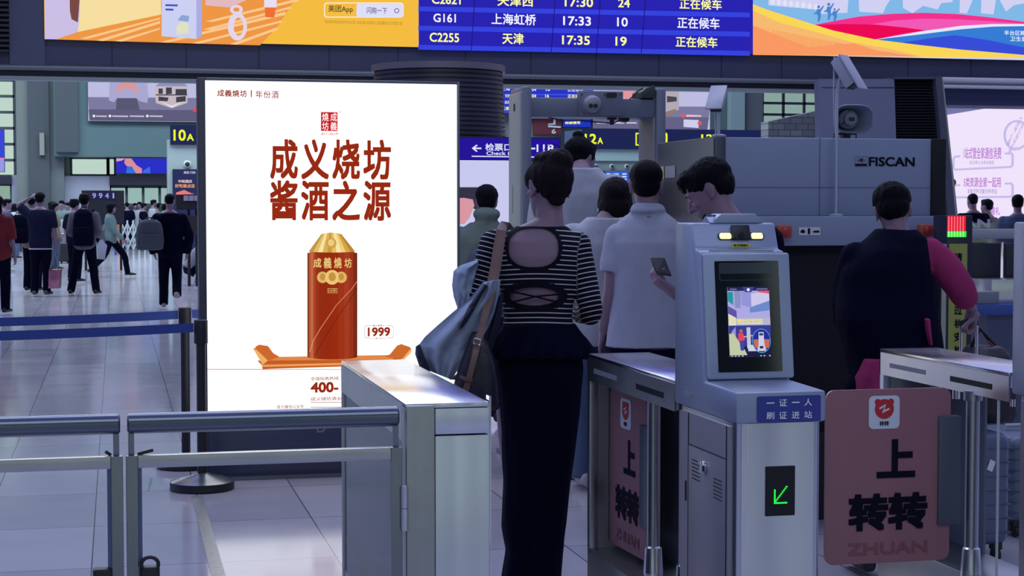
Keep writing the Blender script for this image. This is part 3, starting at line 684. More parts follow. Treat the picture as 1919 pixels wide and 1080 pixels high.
    def dpoly(pts, col, nm, l, k=.95): return MB().prism([dp(u, v, l) for u, v in pts], n_s * .0002).build(nm, glow(nm, col, k), disp, smooth=0)
    dpoly([(0, .945), (1, .945), (1, 1), (0, 1)], (36, 38, 92), 'title_bar', .0002)
    dpoly([(.36, 1), (.64, 1), (.58, .925), (.42, .925)], (66, 66, 150), 'title_notch', .0006)
    dpoly([(u * .05 + .5, v * .022 + .96) for u, v in circ(0, 0, .7, 1, 16)], (236, 240, 240), 'title_emblem', .0010)
    for u0, u1 in ((.06, .22), (.70, .96)): dpoly([(u0, .963), (u1, .963), (u1, .973), (u0, .973)], (150, 152, 200), 'title_text_line', .0010)
    dpoly([(0, .93), (.13, .93), (.13, .74), (0, .80)], (40, 150, 160), 'teal_sign_print', .0004)
    dpoly([(.16, .945), (.32, .945), (.30, .70), (.17, .70)], (140, 146, 196), 'window_print', .0004)
    dpoly([(.33, .945), (.56, .945), (.56, .70), (.33, .74)], (150, 150, 220), 'window_print_b', .0004)
    dpoly([(.56, .90), (1, .945), (1, .80), (.56, .72)], (208, 204, 240), 'wall_print', .0004)
    dpoly([(.72, .945), (1, .945), (1, .90), (.75, .92)], (220, 90, 120), 'red_banner_print', .0008)
    dpoly([(.52, .70), (1, .80), (1, .66), (.52, .63)], (110, 140, 206), 'blue_canopy_print', .0006)
    dpoly([(0, .73), (.20, .66), (.20, .55), (0, .50)], (96, 86, 170), 'left_wall_print', .0005)
    dpoly([(0, .62), (.18, .56), (.18, .45), (0, .45)], (232, 226, 196), 'shop_window_print', .0008)
    dpoly([(.18, .55), (1, .55), (1, .45), (.18, .45)], (186, 186, 210), 'sign_beam_print', .0008)
    dpoly([(0, .45), (1, .45), (1, .44), (0, .44)], (70, 70, 170), 'beam_edge_print', .0010)
    dpoly([(0, .44), (1, .44), (1, .0), (0, .0)], (58, 60, 150), 'gate_area_print', .0006)
    dpoly([(.18, .10), (1, .30), (1, 0), (.18, 0)], (28, 30, 70), 'gate_floor_print', .0009)
    dpoly([(.0, .33), (.10, .34), (.36, .10), (.42, .02), (0, .02)], (196, 206, 170), 'green_poster_print', .0013)
    dpoly([(.06, .36), (.16, .43), (.16, .22), (.06, .26)], (150, 154, 206), 'gate_post_print', .0012)
    dpoly([(.42, .42), (.51, .42), (.51, .12), (.42, .12)], (196, 200, 226), 'gate_column_print', .0012)
    dpoly([(.44, .17), (.64, .17), (.64, .08), (.44, .08)], (210, 216, 236), 'gate_box_print', .0014)
    dpoly([(.22, .34), (.33, .34), (.37, .24), (.21, .22)], (232, 70, 90), 'traveller_red_top_print', .0016)
    dpoly([(.24, .23), (.35, .23), (.34, .09), (.26, .09)], (64, 70, 170), 'traveller_skirt_print', .0015)
    dpoly([(u * .042 + .285, v * .024 + .37) for u, v in circ(0, 0, 1, 1, 14)], (190, 110, 90), 'traveller_head_print', .0017)
    dpoly([(.34, .29), (.56, .31), (.56, .295), (.34, .275)], (228, 190, 180), 'traveller_arm_print', .0018)
    cu, cv, ru, rv = .765, .225, .21, .165
    dpoly([(cu + u * ru * 1.05, cv + v * rv * 1.05) for u, v in circ(0, 0, 1, 1, 32)], (90, 190, 230), 'inset_rim_print', .0019)
    dpoly([(cu + u * ru, cv + v * rv) for u, v in circ(0, 0, 1, 1, 32)], (36, 42, 160), 'inset_circle_print', .0021)
    dpoly([(cu + u * ru, cv + v * rv) for u, v in circ(0, 0, 1, 1, 20, 10, 170)] if False else [(cu - ru * .95, cv + .02), (cu + ru * .95, cv + .02), (cu + ru * .8, cv - .09), (cu, cv - .155), (cu - ru * .8, cv - .09)], (206, 110, 90), 'inset_ground_print', .0023)
    dpoly([(.70, .35), (.82, .35), (.83, .17), (.87, .08), (.65, .08), (.69, .17)], (206, 212, 234), 'inset_kiosk_print', .0025)
    dpoly([(.715, .335), (.805, .335), (.805, .30), (.715, .30)], (60, 64, 90), 'inset_kiosk_head_print', .0027)
    dpoly([(.715, .15), (.80, .15), (.80, .115), (.715, .115)], (40, 44, 66), 'inset_kiosk_slot_print', .0027)
    dpoly([(0, 0), (1, 0), (1, .025), (0, .025)], (26, 26, 60), 'bottom_bar', .0020)
    for u in (.03, .11, .19, .28, .72, .80, .93): dpoly([(u, .006), (u + .04, .006), (u + .04, .018), (u, .018)], (214, 218, 236), 'bottom_icon', .0024)
    text('请刷身份证件进行检验', dp(.50, .515, .0012), XV, up_s, h=.011, w=.072, m=glow('kiosk_yellow', (250, 240, 90)), parent=disp, bold=.02, lift=.0004)
    dpoly([(.22, .470), (.82, .470), (.82, .482), (.22, .482)], (250, 240, 190), 'sign_line', .0012)
    # blue plate
    pl = MB().prism([(x, 4.038 + dy, z) for x, z in rrect(x0 + .055, .940, x1 - .016, 1.006, .005)], (0, -.0015, 0)).build('blue_plate', mat('blue_plate', (.024, .034, .24), rough=.35), t, smooth=0)
    yb = 4.0362 + dy; xm = (x0 + .055 + x1 - .016) / 2
    for row, z in (('一证一人', .989), ('刷证进站', .957)):
        for i, chh in enumerate(row):
            text(chh, (xm - .051 + i * .034, yb, z), XV, ZV, h=(.0028 if chh == '一' else .0185), w=.021, m=mat('white_print', (.80, .86, .92), rough=.4), parent=pl, bold=.012, lift=.0006)
    # green arrow matrix
    mx = MB().box(x0 + .082, x0 + .160, 4.0405 + dy, 4.047 + dy, .700, .826).build('arrow_display', M_blackm, t)
    dots = []
    for i in range(9): dots.append((.108 + i * .0036, .738 + i * .0045))
    for i in range(8): dots.append((.105, .733 + i * .0047)); dots.append((.105 + i * .0045, .733))
    d = MB()
    for u, z in dots: d.cyl((x0 + u, 4.0402 + dy, z), (x0 + u, 4.0385 + dy, z), .0021, n=8)
    d.build('green_arrow', glow('green_led', (40, 255, 70), 1.6), mx, smooth=0)
    return t
kiosk('grey ticket kiosk with lit screen and green arrow, right of the striped-top woman', XM0 - .003)
kiosk('grey ticket kiosk cut off at the far right edge, beside the outstretched flap', XR0 + .004)

# ================================================================ railing at the left
YG = YN
def railing(label, x0, x1, posts, latch, gate=False):
    t = thing('railing', label, 'railing', ((x0 + x1) / 2, YG, 0))
    r = .0245; zt = .995 - r
    MB().tube([(x0, YG, zt), (x0 + .004, YG, zt), (x1 - .004, YG, zt), (x1, YG, zt)], r, n=28, rads=[r - .004, r, r, r - .004]).build('handrail', mat('dark_steel_tube', (0.13, 0.15, 0.19), rough=.25, metal=1.0), t, smooth=40)
    zb0, zb1 = .865, .895
    pm = mat('fence_post_steel', (0.22, 0.235, 0.27), rough=.33, metal=1.0, rough_var=.07)
    for px_ in posts:
        MB().box(px_ - .014, px_ + .014, YG - .014, YG + .014, .02, zb1).build('post', pm, t, bevel=.002)
        MB().box(px_ - .008, px_ + .006, YG - .006, YG + .006, zb1, zt).build('rail_support', pm, t, bevel=.001)
    a, b = min(posts), max(posts)
    MB().box((a if gate else x0) + .014, b - .014, YG - .014, YG + .014, zb0, zb1).build('crossbar', mat('crossbar_steel', (0.46, 0.46, 0.47), rough=.3, metal=1.0), t, bevel=.002)
    MB().box((a if gate else x0) + .014, b - .014, YG - .012, YG + .012, .10, .125).build('crossbar', pm, t, bevel=.002)
    for px_ in posts:
        inner = -1 if px_ == b else 1
        if px_ == b and gate: continue
        MB().box(px_ + inner * .014 - (.009 if inner < 0 else 0), px_ + inner * .014 + (.009 if inner > 0 else 0), YG - .006, YG + .008, .125, zb0).build('inner_channel', mat('blue_grey_channel', (.10, .13, .22), rough=.3, metal=.6), t)
    lx, s = latch
    lp = MB().box(min(lx, lx + s * .045), max(lx, lx + s * .045), YG - .022, YG + .012, .55, .630).build('latch', M_black, t, bevel=.008)
    if gate:
        c = Vector((lx + .022, YG - .02, .635))
        MB().tube([c + Vector((.018 * math.cos(R(q)) * 1.1, 0, .018 * math.sin(R(q)))) for q in range(-20, 201, 20)], .0045, n=8).build('latch_loop', M_black, lp, smooth=50)
    hk = (min(posts) if gate else max(posts))
    MB().tube([(hk + (.014 if gate else -.014), YG, zb1 + .002), (hk + (.05 if gate else -.026), YG - .004, zb1 + .011)], .004).build('hook', M_black, t)
    return t
fx = lambda px: atY(px, 870, YG).x
railing('dark steel railing running out of frame at left', fx(-420), fx(226), [fx(219), fx(-410)], (fx(208), -1))
railing('steel gate panel hinged to the left gate cabinet', fx(239), fx(746.5), [fx(247), fx(742)], (fx(261), 1), True)

# ================================================================ belt stanchions
M_post = mat('black_stanchion_post', (0.004, 0.004, 0.012), rough=0.5)
M_belt = mat('blue_barrier_belt', (0.022, 0.055, 0.27), rough=0.7)
def stanchion(label, X, Y, h):
    t = thing('belt_stanchion', label, 'stanchion', (X, Y, 0))
    MB().lathe((X, Y, 0), [(.165, .040), (.168, .044), (.12, .062), (.05, .078), (.034, .088)], n=40).build('base_cover', mat('stanchion_base_steel', (.30, .33, .36), rough=.25, metal=.9), t, smooth=35)
    MB().lathe((X, Y, 0), [(.164, .002), (.168, .006), (.168, .041)], n=40).build('base', M_black, t, smooth=35)
    MB().cyl((X, Y, .07), (X, Y, h - .12), .025, n=24).build('post', M_post, t, smooth=50)
    MB().cyl((X, Y, h - .125), (X, Y, h), .036, n=24).build('belt_head', M_post, t, bevel=.004)
    return t
p1, p2 = atZ(349, 876, 0), atZ(379, 917, 0)
s1 = stanchion('black belt stanchion standing free, just left of the light box', p1.x, p1.y, .915)
s2 = stanchion('black belt stanchion touching the left edge of the light box', p2.x, p2.y, .895)
s3 = stanchion('black belt stanchion hidden behind the light box', p1.x + 1.5, p1.y + .12, .915)
def belt(label, a, b, h=.048):
    a, b = Vector(a), Vector(b); d = (b - a).normalized(); n = d.cross(ZV).normalized() * .0012
    MBo = MB(); P = []
    N = 14
    for i in range(N + 1):
        f = i / N; c = a.lerp(b, f) - ZV * (.02 * 4 * f * (1 - f)); P.append(c)
    V = []
    for c in P: V += [c + n + ZV * h / 2, c - n + ZV * h / 2, c - n - ZV * h / 2, c + n - ZV * h / 2]
    Fs = []
    for i in range(N):
        for k in range(4): Fs.append((i * 4 + k, i * 4 + (k + 1) % 4, (i + 1) * 4 + (k + 1) % 4, (i + 1) * 4 + k))
    Fs += [(3, 2, 1, 0), tuple(N * 4 + k for k in range(4))]
    o = MBo.add(V, Fs).build('barrier_belt', M_belt, None, smooth=0, loc=a); tag(o, label, 'belt')
    return o
def head(s, h): return Vector((s.location.x, s.location.y, h))
belt('blue barrier belt, the farther and upper of two crossing at left', head(s1, .875) + Vector((-.038, 0, 0)), (p1.x - 2.6, p1.y - .33, .875))
belt('blue barrier belt, the nearer and lower of two crossing at left', head(s2, .855) + Vector((-.038, -.0, 0)), (p2.x - 2.6, p2.y - .31, .855))
belt('short blue barrier belt passing behind the light box', head(s1, .88) + Vector((.04, 0, 0)), head(s3, .88) + Vector((-.04, 0, 0)))
stanchion('black belt stanchion out of frame at far left', p1.x - 2.64, p1.y - .335, .915)
stanchion('black belt stanchion out of frame at left, holding the lower belt', p2.x - 2.64, p2.y - .315, .895)

# steel joint strip let into the floor
a, b = atZ(369, 930, 0), atZ(412, 1090, 0)
d = (b - a).normalized(); n = Vector((-d.y, d.x, 0)) * .028; b = b + d * .8
fs = MB().prism([a + n, a - n, b - n, b + n], (0, 0, .003)).build('floor_cover_strip', mat('worn_floor_strip', (.34, .35, .36), rough=.35, metal=.6, noise_amt=.4, noise_scale=40), None, smooth=0, loc=(0, 0, 0))
tag(fs, 'worn metal cover strip along the floor below the stanchion base', 'floor strip')
gs = [atZ(282, 896, 0), atZ(286, 897, 0), atZ(279, 921, 0), atZ(277, 920, 0)]
tag(MB().prism(gs, (0, 0, .002)).build('litter_scrap', mat('teal_scrap', (.02, .20, .24), rough=.5), smooth=0), 'small teal scrap lying on the floor behind the railing gate', 'litter')
# ================================================================ liquor light box
YP = 9.36
xl, xr = atY(372, 400, YP).x, atY(862, 400, YP).x
zt = atY(600, 149, YP).z
lb = thing('light_box', 'tall white backlit advertisement for a liquor bottle standing left of the queue', 'light box', ((xl + xr) / 2, YP + .08, 0))
M_frame = mat('anodised_frame', (0.15, 0.15, 0.19), rough=0.35, metal=.6)
x_in0, x_in1 = atY(386.5, 400, YP).x, atY(857, 400, YP).x
zi0, zi1 = atY(600, 779, YP).z, atY(600, 154, YP).z
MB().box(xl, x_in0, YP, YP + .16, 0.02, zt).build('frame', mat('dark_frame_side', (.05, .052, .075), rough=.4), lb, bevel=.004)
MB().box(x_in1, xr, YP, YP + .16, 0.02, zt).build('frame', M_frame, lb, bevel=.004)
MB().box(x_in0, x_in1, YP, YP + .16, zi1, zt).build('frame', M_frame, lb, bevel=.003)
zbb = atY(500, 896, YP).z
MB().box(x_in0, x_in1, YP + .004, YP + .15, max(.004, zbb), zi0).build('base_panel', mat('dark_base_panel', (.045, .05, .10), rough=.3), lb, bevel=.003)
MB().box(xl - .02, xr + .02, YP - .03, YP + .19, 0.001, .02).build('foot_plate', M_frame, lb)
for x in (xl + .1, xr - .1): pass
poster = MB().box(x_in0, x_in1, YP + .012, YP + .15, zi0, zi1).build('lit_poster', glow('poster_white', (255, 255, 255), 1.3), lb, smooth=0)
YQ = YP + .012
def P_(pts, col, nm, lift=.002, k=1.0): return poly_px(pts, YQ, glow(nm, col, k), poster, nm, lift=lift, thick=.0005)
def T_(b, x0, y0, x1, y1, m, bold=0, lift=.004): return text_px(b, x0, y0, x1, y1, YQ, m, poster, bold, lift=lift)
RUST = glow('rust_ink', (150, 40, 10)); 
for i, chh in enumerate('成義燒坊'): T_(chh, 407 + i * 14.2, 168 + i * .3, 420 + i * 14.2, 181 + i * .3, RUST, .03)
P_([(470, 169), (472, 169), (472, 182), (470, 182)], (150, 40, 10), 'divider_print')
for i, chh in enumerate('年份酒'): T_(chh, 479 + i * 15, 170 + i * .3, 492 + i * 15, 184 + i * .3, RUST, .016)
# seal
P_([(601.5, 210), (632.5, 210.5), (632.5, 246), (601.5, 245.5)], (200, 22, 30), 'seal_print', .003)
PW = glow('poster_white', (255, 255, 255), 1.3)
for chh, x, y in (('燒', 603, 212), ('成', 618.5, 212), ('坊', 603, 229), ('義', 618.5, 229)): T_(chh, x + .5, y, x + 12.5, y + 15.5, PW, 0, .006)
T_('®', 634.5, 207.5, 639.5, 213, glow('seal_red', (200, 22, 30)), 0)
T_('始于1862年', 602, 248.5, 634, 253.5, glow('seal_red', (200, 22, 30)), .02)
for row, y0, y1 in (('成义烧坊', 261, 336), ('酱酒之源', 338, 413)):
    for i, chh in enumerate(row):
        T_(chh, 506 + i * 58.2, y0 + i * .3, 558 + i * 58.2, y1 + i * .4, RUST, .036)
# bottle
def strips(xs, cols, y0f, y1f, nm, lift):
    for i, c in enumerate(cols):
        a, b = xs[i], xs[i + 1]
        P_([(a, y0f(a)), (b, y0f(b)), (b, y1f(b)), (a, y1f(a))], c, nm, lift)
bx0, bx1 = 576, 669.5
fr = [0, .03, .07, .12, .17, .24, .36, .5, .62, .74, .84, .92, .97, 1.0]
colsB = [(120, 42, 16), (178, 86, 52), (196, 104, 68), (168, 66, 34), (152, 48, 18), (148, 42, 10), (148, 41, 7), (152, 42, 8), (158, 50, 18), (164, 58, 30), (150, 50, 24), (128, 40, 18), (104, 32, 14)]
bulge = lambda amp: (lambda x: amp * math.sqrt(max(0, 1 - ((x - (bx0 + bx1) / 2) / ((bx1 - bx0) / 2)) ** 2)))
bu = bulge(5)
strips([bx0 + (bx1 - bx0) * f for f in fr], colsB, lambda x: 474 - (2 if bx0 + 3 < x < bx1 - 3 else 0), lambda x: 669 + bu(x), 'bottle_print', .004)
gold = [(196, 150, 66), (226, 190, 104), (248, 226, 160), (222, 176, 84), (204, 152, 58), (230, 190, 100), (250, 228, 166), (240, 206, 120), (212, 164, 72), (186, 134, 50)]
for i, c in enumerate(gold):
    f0, f1 = i / 10, (i + 1) / 10
    P_([(602 + 38 * f0, 439 - 3 * math.sin(math.pi * f0)), (602 + 38 * f1, 439 - 3 * math.sin(math.pi * f1)), (578 + 88 * f1, 472 + 1.5 * math.sin(math.pi * f1)), (578 + 88 * f0, 472 + 1.5 * math.sin(math.pi * f0))], c, 'bottle_cap_print', .005)
P_(circ(620.5, 456, 10, 10, 20), (206, 160, 76), 'cap_medallion_print', .006); P_(circ(620.5, 455, 6, 6.5, 18), (236, 204, 126), 'cap_medallion_print', .007)
GOLD = glow('gold_ink', (232, 196, 120))
for i, chh in enumerate('成義燒坊'): T_(chh, 587 + i * 19.4, 484 - (1.5 if i in (1, 2) else 0), 602 + i * 18.9, 502 + (1 if i in (1, 2) else 0), GOLD, .03, .007)
for x, r in ((604.5, 10.5), (639.5, 10.5), (622.5, 13.5)):
    P_(circ(x, 520, r, r * 1.02, 24), (224, 182, 100) if r < 12 else (236, 198, 116), 'medal_print', .007 + r * .0001)
    P_(circ(x, 519, r * .5, r * .62, 18), (196, 146, 66), 'medal_portrait_print', .010)
ring_px([(614, 540.5), (632, 540.5), (632, 549.5), (614, 549.5)], [(614.7, 541.2), (631.3, 541.2), (631.3, 548.8), (614.7, 548.8)], YQ, GOLD, poster, 'age_label_outline', .007)
T_('10年', 616, 541.5, 630, 548, GOLD, .0, .007)
def stripe_line(pts, w, col, nm): P_([(x, y) for x, y in pts] + [(x + w, y) for x, y in reversed(pts)], col, nm, .0065)
stripe_line([(668, 528), (660, 540), (630, 572), (600, 616), (586, 640), (580, 660)], 1.2, (236, 160, 120), 'bottle_highlight_line')
stripe_line([(669, 541), (655, 562), (630, 598), (604, 640), (588, 669)], 1.2, (90, 28, 10), 'bottle_shade_line')
# wooden tray
def wood(pts, c, l=.003): P_(pts, c, 'tray_print', l)
wood([(478, 650), (486, 646), (502, 649), (513, 664), (522, 669), (770, 665), (760, 667), (520, 673)], (222, 128, 60))
wood([(520, 669), (740, 667), (736, 674), (500, 676)], (226, 136, 70), .0032)
wood([(482, 676), (505, 676), (752, 671), (748, 684), (492, 692), (490, 684)], (196, 92, 34), .0031)
wood([(490, 684), (740, 678), (738, 682), (491, 688)], (236, 160, 90), .0034)
wood([(475, 654), (486, 647), (502, 648.5), (512, 662), (524, 669), (500, 677), (486, 672)], (206, 104, 42), .0036)
wood([(475, 655), (480, 655), (502, 676), (492, 684)], (240, 176, 104), .0038)
wood([(721, 669), (731, 664), (744, 648), (752, 645), (769, 651), (771, 658), (752, 674), (744, 672)], (206, 106, 44), .0036)
wood([(752, 675), (771, 652), (771, 660), (756, 676)], (240, 176, 104), .0038)
P_([(386.5, 691.6), (640, 692.4), (640, 693.4), (386.5, 692.8)], (180, 96, 60), 'rule_print', .0025)
# price tag
ring_px(rrect(683, 610, 737.5, 634, 5), rrect(683.7, 610.7, 736.8, 633.3, 4.5), YQ, RUST, poster, 'price_outline', .003)
P_([(697, 608), (723, 608), (723, 612), (697, 612)], (255, 255, 255), 'price_gap', .0035, 1.3); P_([(696, 632), (725, 632), (725, 637), (696, 637)], (255, 255, 255), 'price_gap', .0035, 1.3)
T_('建议零售价', 698, 608.5, 721, 612.5, RUST, .02); T_('元/瓶(500ml)', 697.5, 632.5, 722, 636.5, RUST, .02)
T_('1999', 689, 613.5, 731, 630.5, RUST, .045)
# contact lines
T_('全国招商热线:', 582, 706, 636, 713, RUST, .018); T_('400-', 582, 716, 634, 736, RUST, .05)
T_('成义烧坊酒业', 582, 744, 640, 751, RUST, .018); P_([(582, 754), (700, 754), (700, 755), (582, 755)], (150, 40, 10), 'rule_print'); P_([(582, 763), (700, 763), (700, 764), (582, 764)], (150, 40, 10), 'rule_print')
T_('官方微信公众号', 519, 759, 569, 766, RUST, .018)
# faint floor-level letter on the base panel
text('D', Vector((atY(602, 800, YP).x, YP + .003, atY(602, 802, YP).z)), XV, ZV, h=.055, m=mat('grey_green_print', (.13, .19, .20), rough=.5), parent=lb, bold=.05)

# ================================================================ walk-through metal detector
dL = atD(974, 391, 10.0); dR = atD(1226, 391, 10.15)
YD = dL.y
md = thing('metal_detector_gate', 'grey walk-through metal detector frame with a twin-lens camera on its crossbar', 'metal detector', ((dL.x + dR.x) / 2, YD, 0))
M_md = mat('detector_grey', (0.14, 0.162, 0.235), rough=0.45, noise_amt=.06, noise_scale=5)
M_mdl = mat('detector_pale_side', (0.30, 0.335, 0.32), rough=0.42, noise_amt=.05, noise_scale=4)
zl = atY(970, 162, YD).z
def dpost(xf0, xf1, xs0, nm):
    """post with its front edge strip and broad inner side plate seen obliquely"""
    MB().box(xf0, xf1, YD - .0, YD + .06, 0, zl).build('front_edge', M_md, md, bevel=.012)
    return
lmx, lx1 = atY(978, 400, YD).x, atY(995, 400, YD).x; rmx, rx1 = atY(1227, 400, YD).x, atY(1246, 400, YD).x
lx0, rx0 = lmx - .02, rmx - .02
for xa_, xb_, pm_ in ((lmx, lx1, M_mdl), (rmx, rx1, mat('detector_pale_inner', (0.25, 0.265, 0.255), rough=0.42))):
    po = MB().box(xa_, xb_, YD - .02, YD + .31, .0, zl).build('side_post', M_md, md, bevel=.014)
    MB().box(xa_ - .012, xa_ + .02, YD + .005, YD + .295, .10, zl - .03).build('side_plate', pm_, po, bevel=.008)
    MB().box(xa_ - .014, xa_ - .010, YD + .12, YD + .16, atY(968, 206, YD).z, atY(968, 192, YD).z).build('status_lamp', M_black, po)
    MB().box(xa_ - .0135, xa_ - .011, YD + .18, YD + .184, 1.45, 1.62).build('side_slot', M_black, po)
z0, z1 = atY(1090, 219, YD).z, atY(1090, 184, YD).z
MB().box(lx1 - .01, rmx, YD + .0, YD + .26, z0, z1).build('crossbar', M_md, md, bevel=.008)
bx = [atY(x, 200, YD).x for x in (1083, 1166)]
MB().box(bx[0], bx[1], YD - .025, YD + .03, atY(1120, 217, YD).z, atY(1120, 171, YD).z).build('control_box', M_md, md, bevel=.006)
MB().prism([atY(x, y, YD - .031) for x, y in rrect(1136, 174, 1156, 183, 3)], (0, -.003, 0)).build('control_window', M_black, md, smooth=0)
for x in (1090, 1133, 1163): MB().cyl(atY(x, 177, YD - .024), atY(x, 177, YD - .030), .0045, n=10).build('screw', M_black, md)
cc = atY(1105, 196, YD)
MB().lathe((cc.x, YD - .025, cc.z), [(.066, 0), (.066, -.012), (.058, -.016)], n=32, axis='Y').build('camera_ring', M_md, md, smooth=35)
cdm = MB().lathe((cc.x, YD - .04, cc.z), [(.052, 0), (.050, -.03), (.040, -.055), (.034, -.06)], n=32, axis='Y').build('camera_dome', mat('camera_dome_grey', (.25, .27, .32), rough=.35), md, smooth=50)
for dx in (1107, 1116):
    q = atY(dx, 198.5, YD - .1); MB().cyl((q.x, YD - .098, q.z), (q.x, YD - .107, q.z), .0125, n=16).build('lens', M_black, cdm, smooth=40)
# dark module and cables on the right corner
MB().prism([atY(x, y, YD - .02) for x, y in [(1203, 184), (1203, 172), (1213, 164), (1228, 160), (1228, 184)]], (0, .2, 0)).build('corner_module', mat('dark_module', (.03, .035, .035), rough=.5), md, bevel=.004)
MB().tube([atY(x, y, YD - .03) for x, y in [(1180, 186), (1190, 178), (1196, 170), (1205, 166)]], .004).tube([atY(x, y, YD - .02) for x, y in [(1028, 220), (1060, 227), (1090, 226), (1120, 229), (1150, 231), (1168, 221)]], .004).build('cable', M_blackm, md, smooth=50)
MB().lathe((atY(1151, 221, YD - .0).x, YD + .05, z0 - .012), [(.012, -.03), (.014, -.005), (.03, 0), (.03, .012)], n=16).build('bell', M_black, md)
MB().lathe((atY(1176, 221, YD).x, YD + .08, z0 - .002), [(.01, -.025), (.03, -.018), (.038, 0)], n=20).build('dome_sensor', M_black, md)
for y in (212, 207): pass
MB().box(lx0 - .06, rx1 + .06, YD - .0, YD + .33, 0.0005, .03).build('base_plate', mat('detector_base', (.10, .11, .14), rough=.5), md)

# ================================================================ baggage scanner
YX = 7.58
xf0, xf1 = 2.735, atY(1745, 350, YX).x
ztop = atY(1500, 258.5, YX).z
sc = thing('baggage_scanner', 'large grey baggage X-ray scanner with black belt opening behind the guard', 'baggage scanner', ((xf0 + xf1) / 2, YX + .4, 0))
M_sc = mat('scanner_grey_paint', (0.235, 0.285, 0.42), rough=0.5, noise_amt=.03, noise_scale=3)
z_led_ = atY(1500, 405, YX).z; z_ap = atY(1500, 460, YX).z
MB().box(xf0 + .05, xf1, YX, YX + .86, z_led_, ztop).build('tunnel_hood', M_sc, sc, bevel=.006)
MB().box(xf0, xf0 + .05, YX - .004, YX + .86, .35, ztop + .003).build('corner_post', mat('scanner_edge_dark', (.05, .055, .085), rough=.4), sc, bevel=.004)
MB().box(xf0 - .006, xf0, YX + .01, YX + .85, .45, ztop - .003).build('side_cover', mat('scanner_side_steel', (.17, .17, .205), rough=.25, metal=.8, rough_var=.1, noise_amt=.1, noise_scale=3), sc)
MB().prism([(xf0 - .007, YX + .78 - i * .0, 0) for i in ()] or [(xf0 - .0075, YX + .83, 1.63), (xf0 - .0075, YX + .74, 1.63), (xf0 - .0075, YX + .74, 1.695), (xf0 - .0075, YX + .83, 1.695)], (-.002, 0, 0)).build('side_sticker', mat('yellow_sticker', (.42, .42, .14), rough=.5), sc, smooth=0)
MB().prism([(xf0 - .0075, YX + .72, 1.635), (xf0 - .0075, YX + .56, 1.635), (xf0 - .0075, YX + .56, 1.695), (xf0 - .0075, YX + .72, 1.695)], (-.002, 0, 0)).build('side_nameplate', mat('grey_nameplate', (.25, .26, .30), rough=.4), sc, smooth=0)
MB().box(xf0 + .02, xf1 + .02, YX - .10, YX + .02, z_ap, z_led_).build('front_apron', M_sc, sc, bevel=.005)
xm_ = atY(1537, 400, YX).x; xp = atY(1535, 350, YX).x
g = MB().box(xp, xp + .004, YX - .002, YX, z_led_, ztop).box(xf0 + .05, xf1, YX - .002, YX, atY(1500, 351, YX).z - .003, atY(1500, 351, YX).z)
g.build('panel_joint', mat('scanner_joint', (.12, .125, .18), rough=.5), sc, smooth=0)
xe = atY(1744, 350, YX).x
MB().box(xe, xe + .075, YX - .01, YX + .86, z_led_, ztop + .001).build('end_edge', M_blackm, sc, bevel=.003)
MB().box(xf0 + .05, xf1 + .02, YX - .04, YX + .84, .42, z_ap).build('belt_opening', mat('black_curtain', (.003, .0035, .012), rough=.9), sc, smooth=0)
MB().box(xf0, xf1 + .05, YX - .06, YX + .86, .002, .42).build('belt_base', mat('scanner_base', (.008, .009, .02), rough=.6), sc)
def fl(b, x0, y0, x1, y1, m, bold=0.0): return text_px(b, x0, y0, x1, y1, YX, m, sc, bold, lift=.003)
fl('FISCAN', 1628, 294.5, 1714, 312, M_ink, .035)
poly_px([(1603, 307), (1624, 307), (1624, 311), (1603, 311)], YX, M_ink, sc, 'logo_bar', .002)
ring_px([(1602, 293), (1626, 293), (1626, 312.5), (1602, 312.5)], [(1602.7, 293.7), (1625.3, 293.7), (1625.3, 311.8), (1602.7, 311.8)], YX, mat('grey_print', (.14, .145, .19), rough=.5), sc, 'logo_outline', .002)
poly_px([(1606, 300), (1612, 296.5), (1617, 296.5), (1622, 300), (1617, 303.5), (1612, 303.5)], YX, mat('grey_print', (.14, .145, .19), rough=.5), sc, 'logo_mark', .0025)
poly_px(circ(1614, 300, 2.2, 2.2, 12), YX, M_ink, sc, 'logo_dot', .005)
YA = YX - .10
M_or = mat('orange_switch_housing', (.42, .075, .03), rough=.45); M_rb = mat('red_mushroom_button', (.40, .03, .045), rough=.35)
for x, y in ((1466, 434), (1731, 432)):
    c = atY(x, y, YA)
    es = MB().box(c.x - .036, c.x + .036, YA - .035, YA, c.z - .029, c.z + .029).build('switch_housing', M_or, sc, bevel=.008)
    MB().lathe((c.x, YA - .035, c.z), [(.013, 0), (.013, -.012), (.021, -.014), (.020, -.024), (.012, -.028)], n=24, axis='Y').build('emergency_button', M_rb, es, smooth=40)
pl = poly_px([(1497, 426), (1537, 426), (1537, 441), (1497, 441)], YA, M_white, sc, 'notice_plate', .001)
for q in ([(1501, 432), (1505, 430), (1509, 434), (1507, 437), (1500, 436)], [(1514, 428), (1518, 428), (1518, 439), (1514, 439)], [(1524, 433), (1535, 432), (1535, 436), (1524, 436)]):
    poly_px(q, YA, M_ink, pl, 'notice_print', .004)
c = atY(1410, 411, YA); MB().cyl((c.x, YA, c.z), (c.x, YA - .03, c.z), .011).build('red_indicator', glow('red_lamp', (235, 20, 60), 1.0), sc, smooth=50)

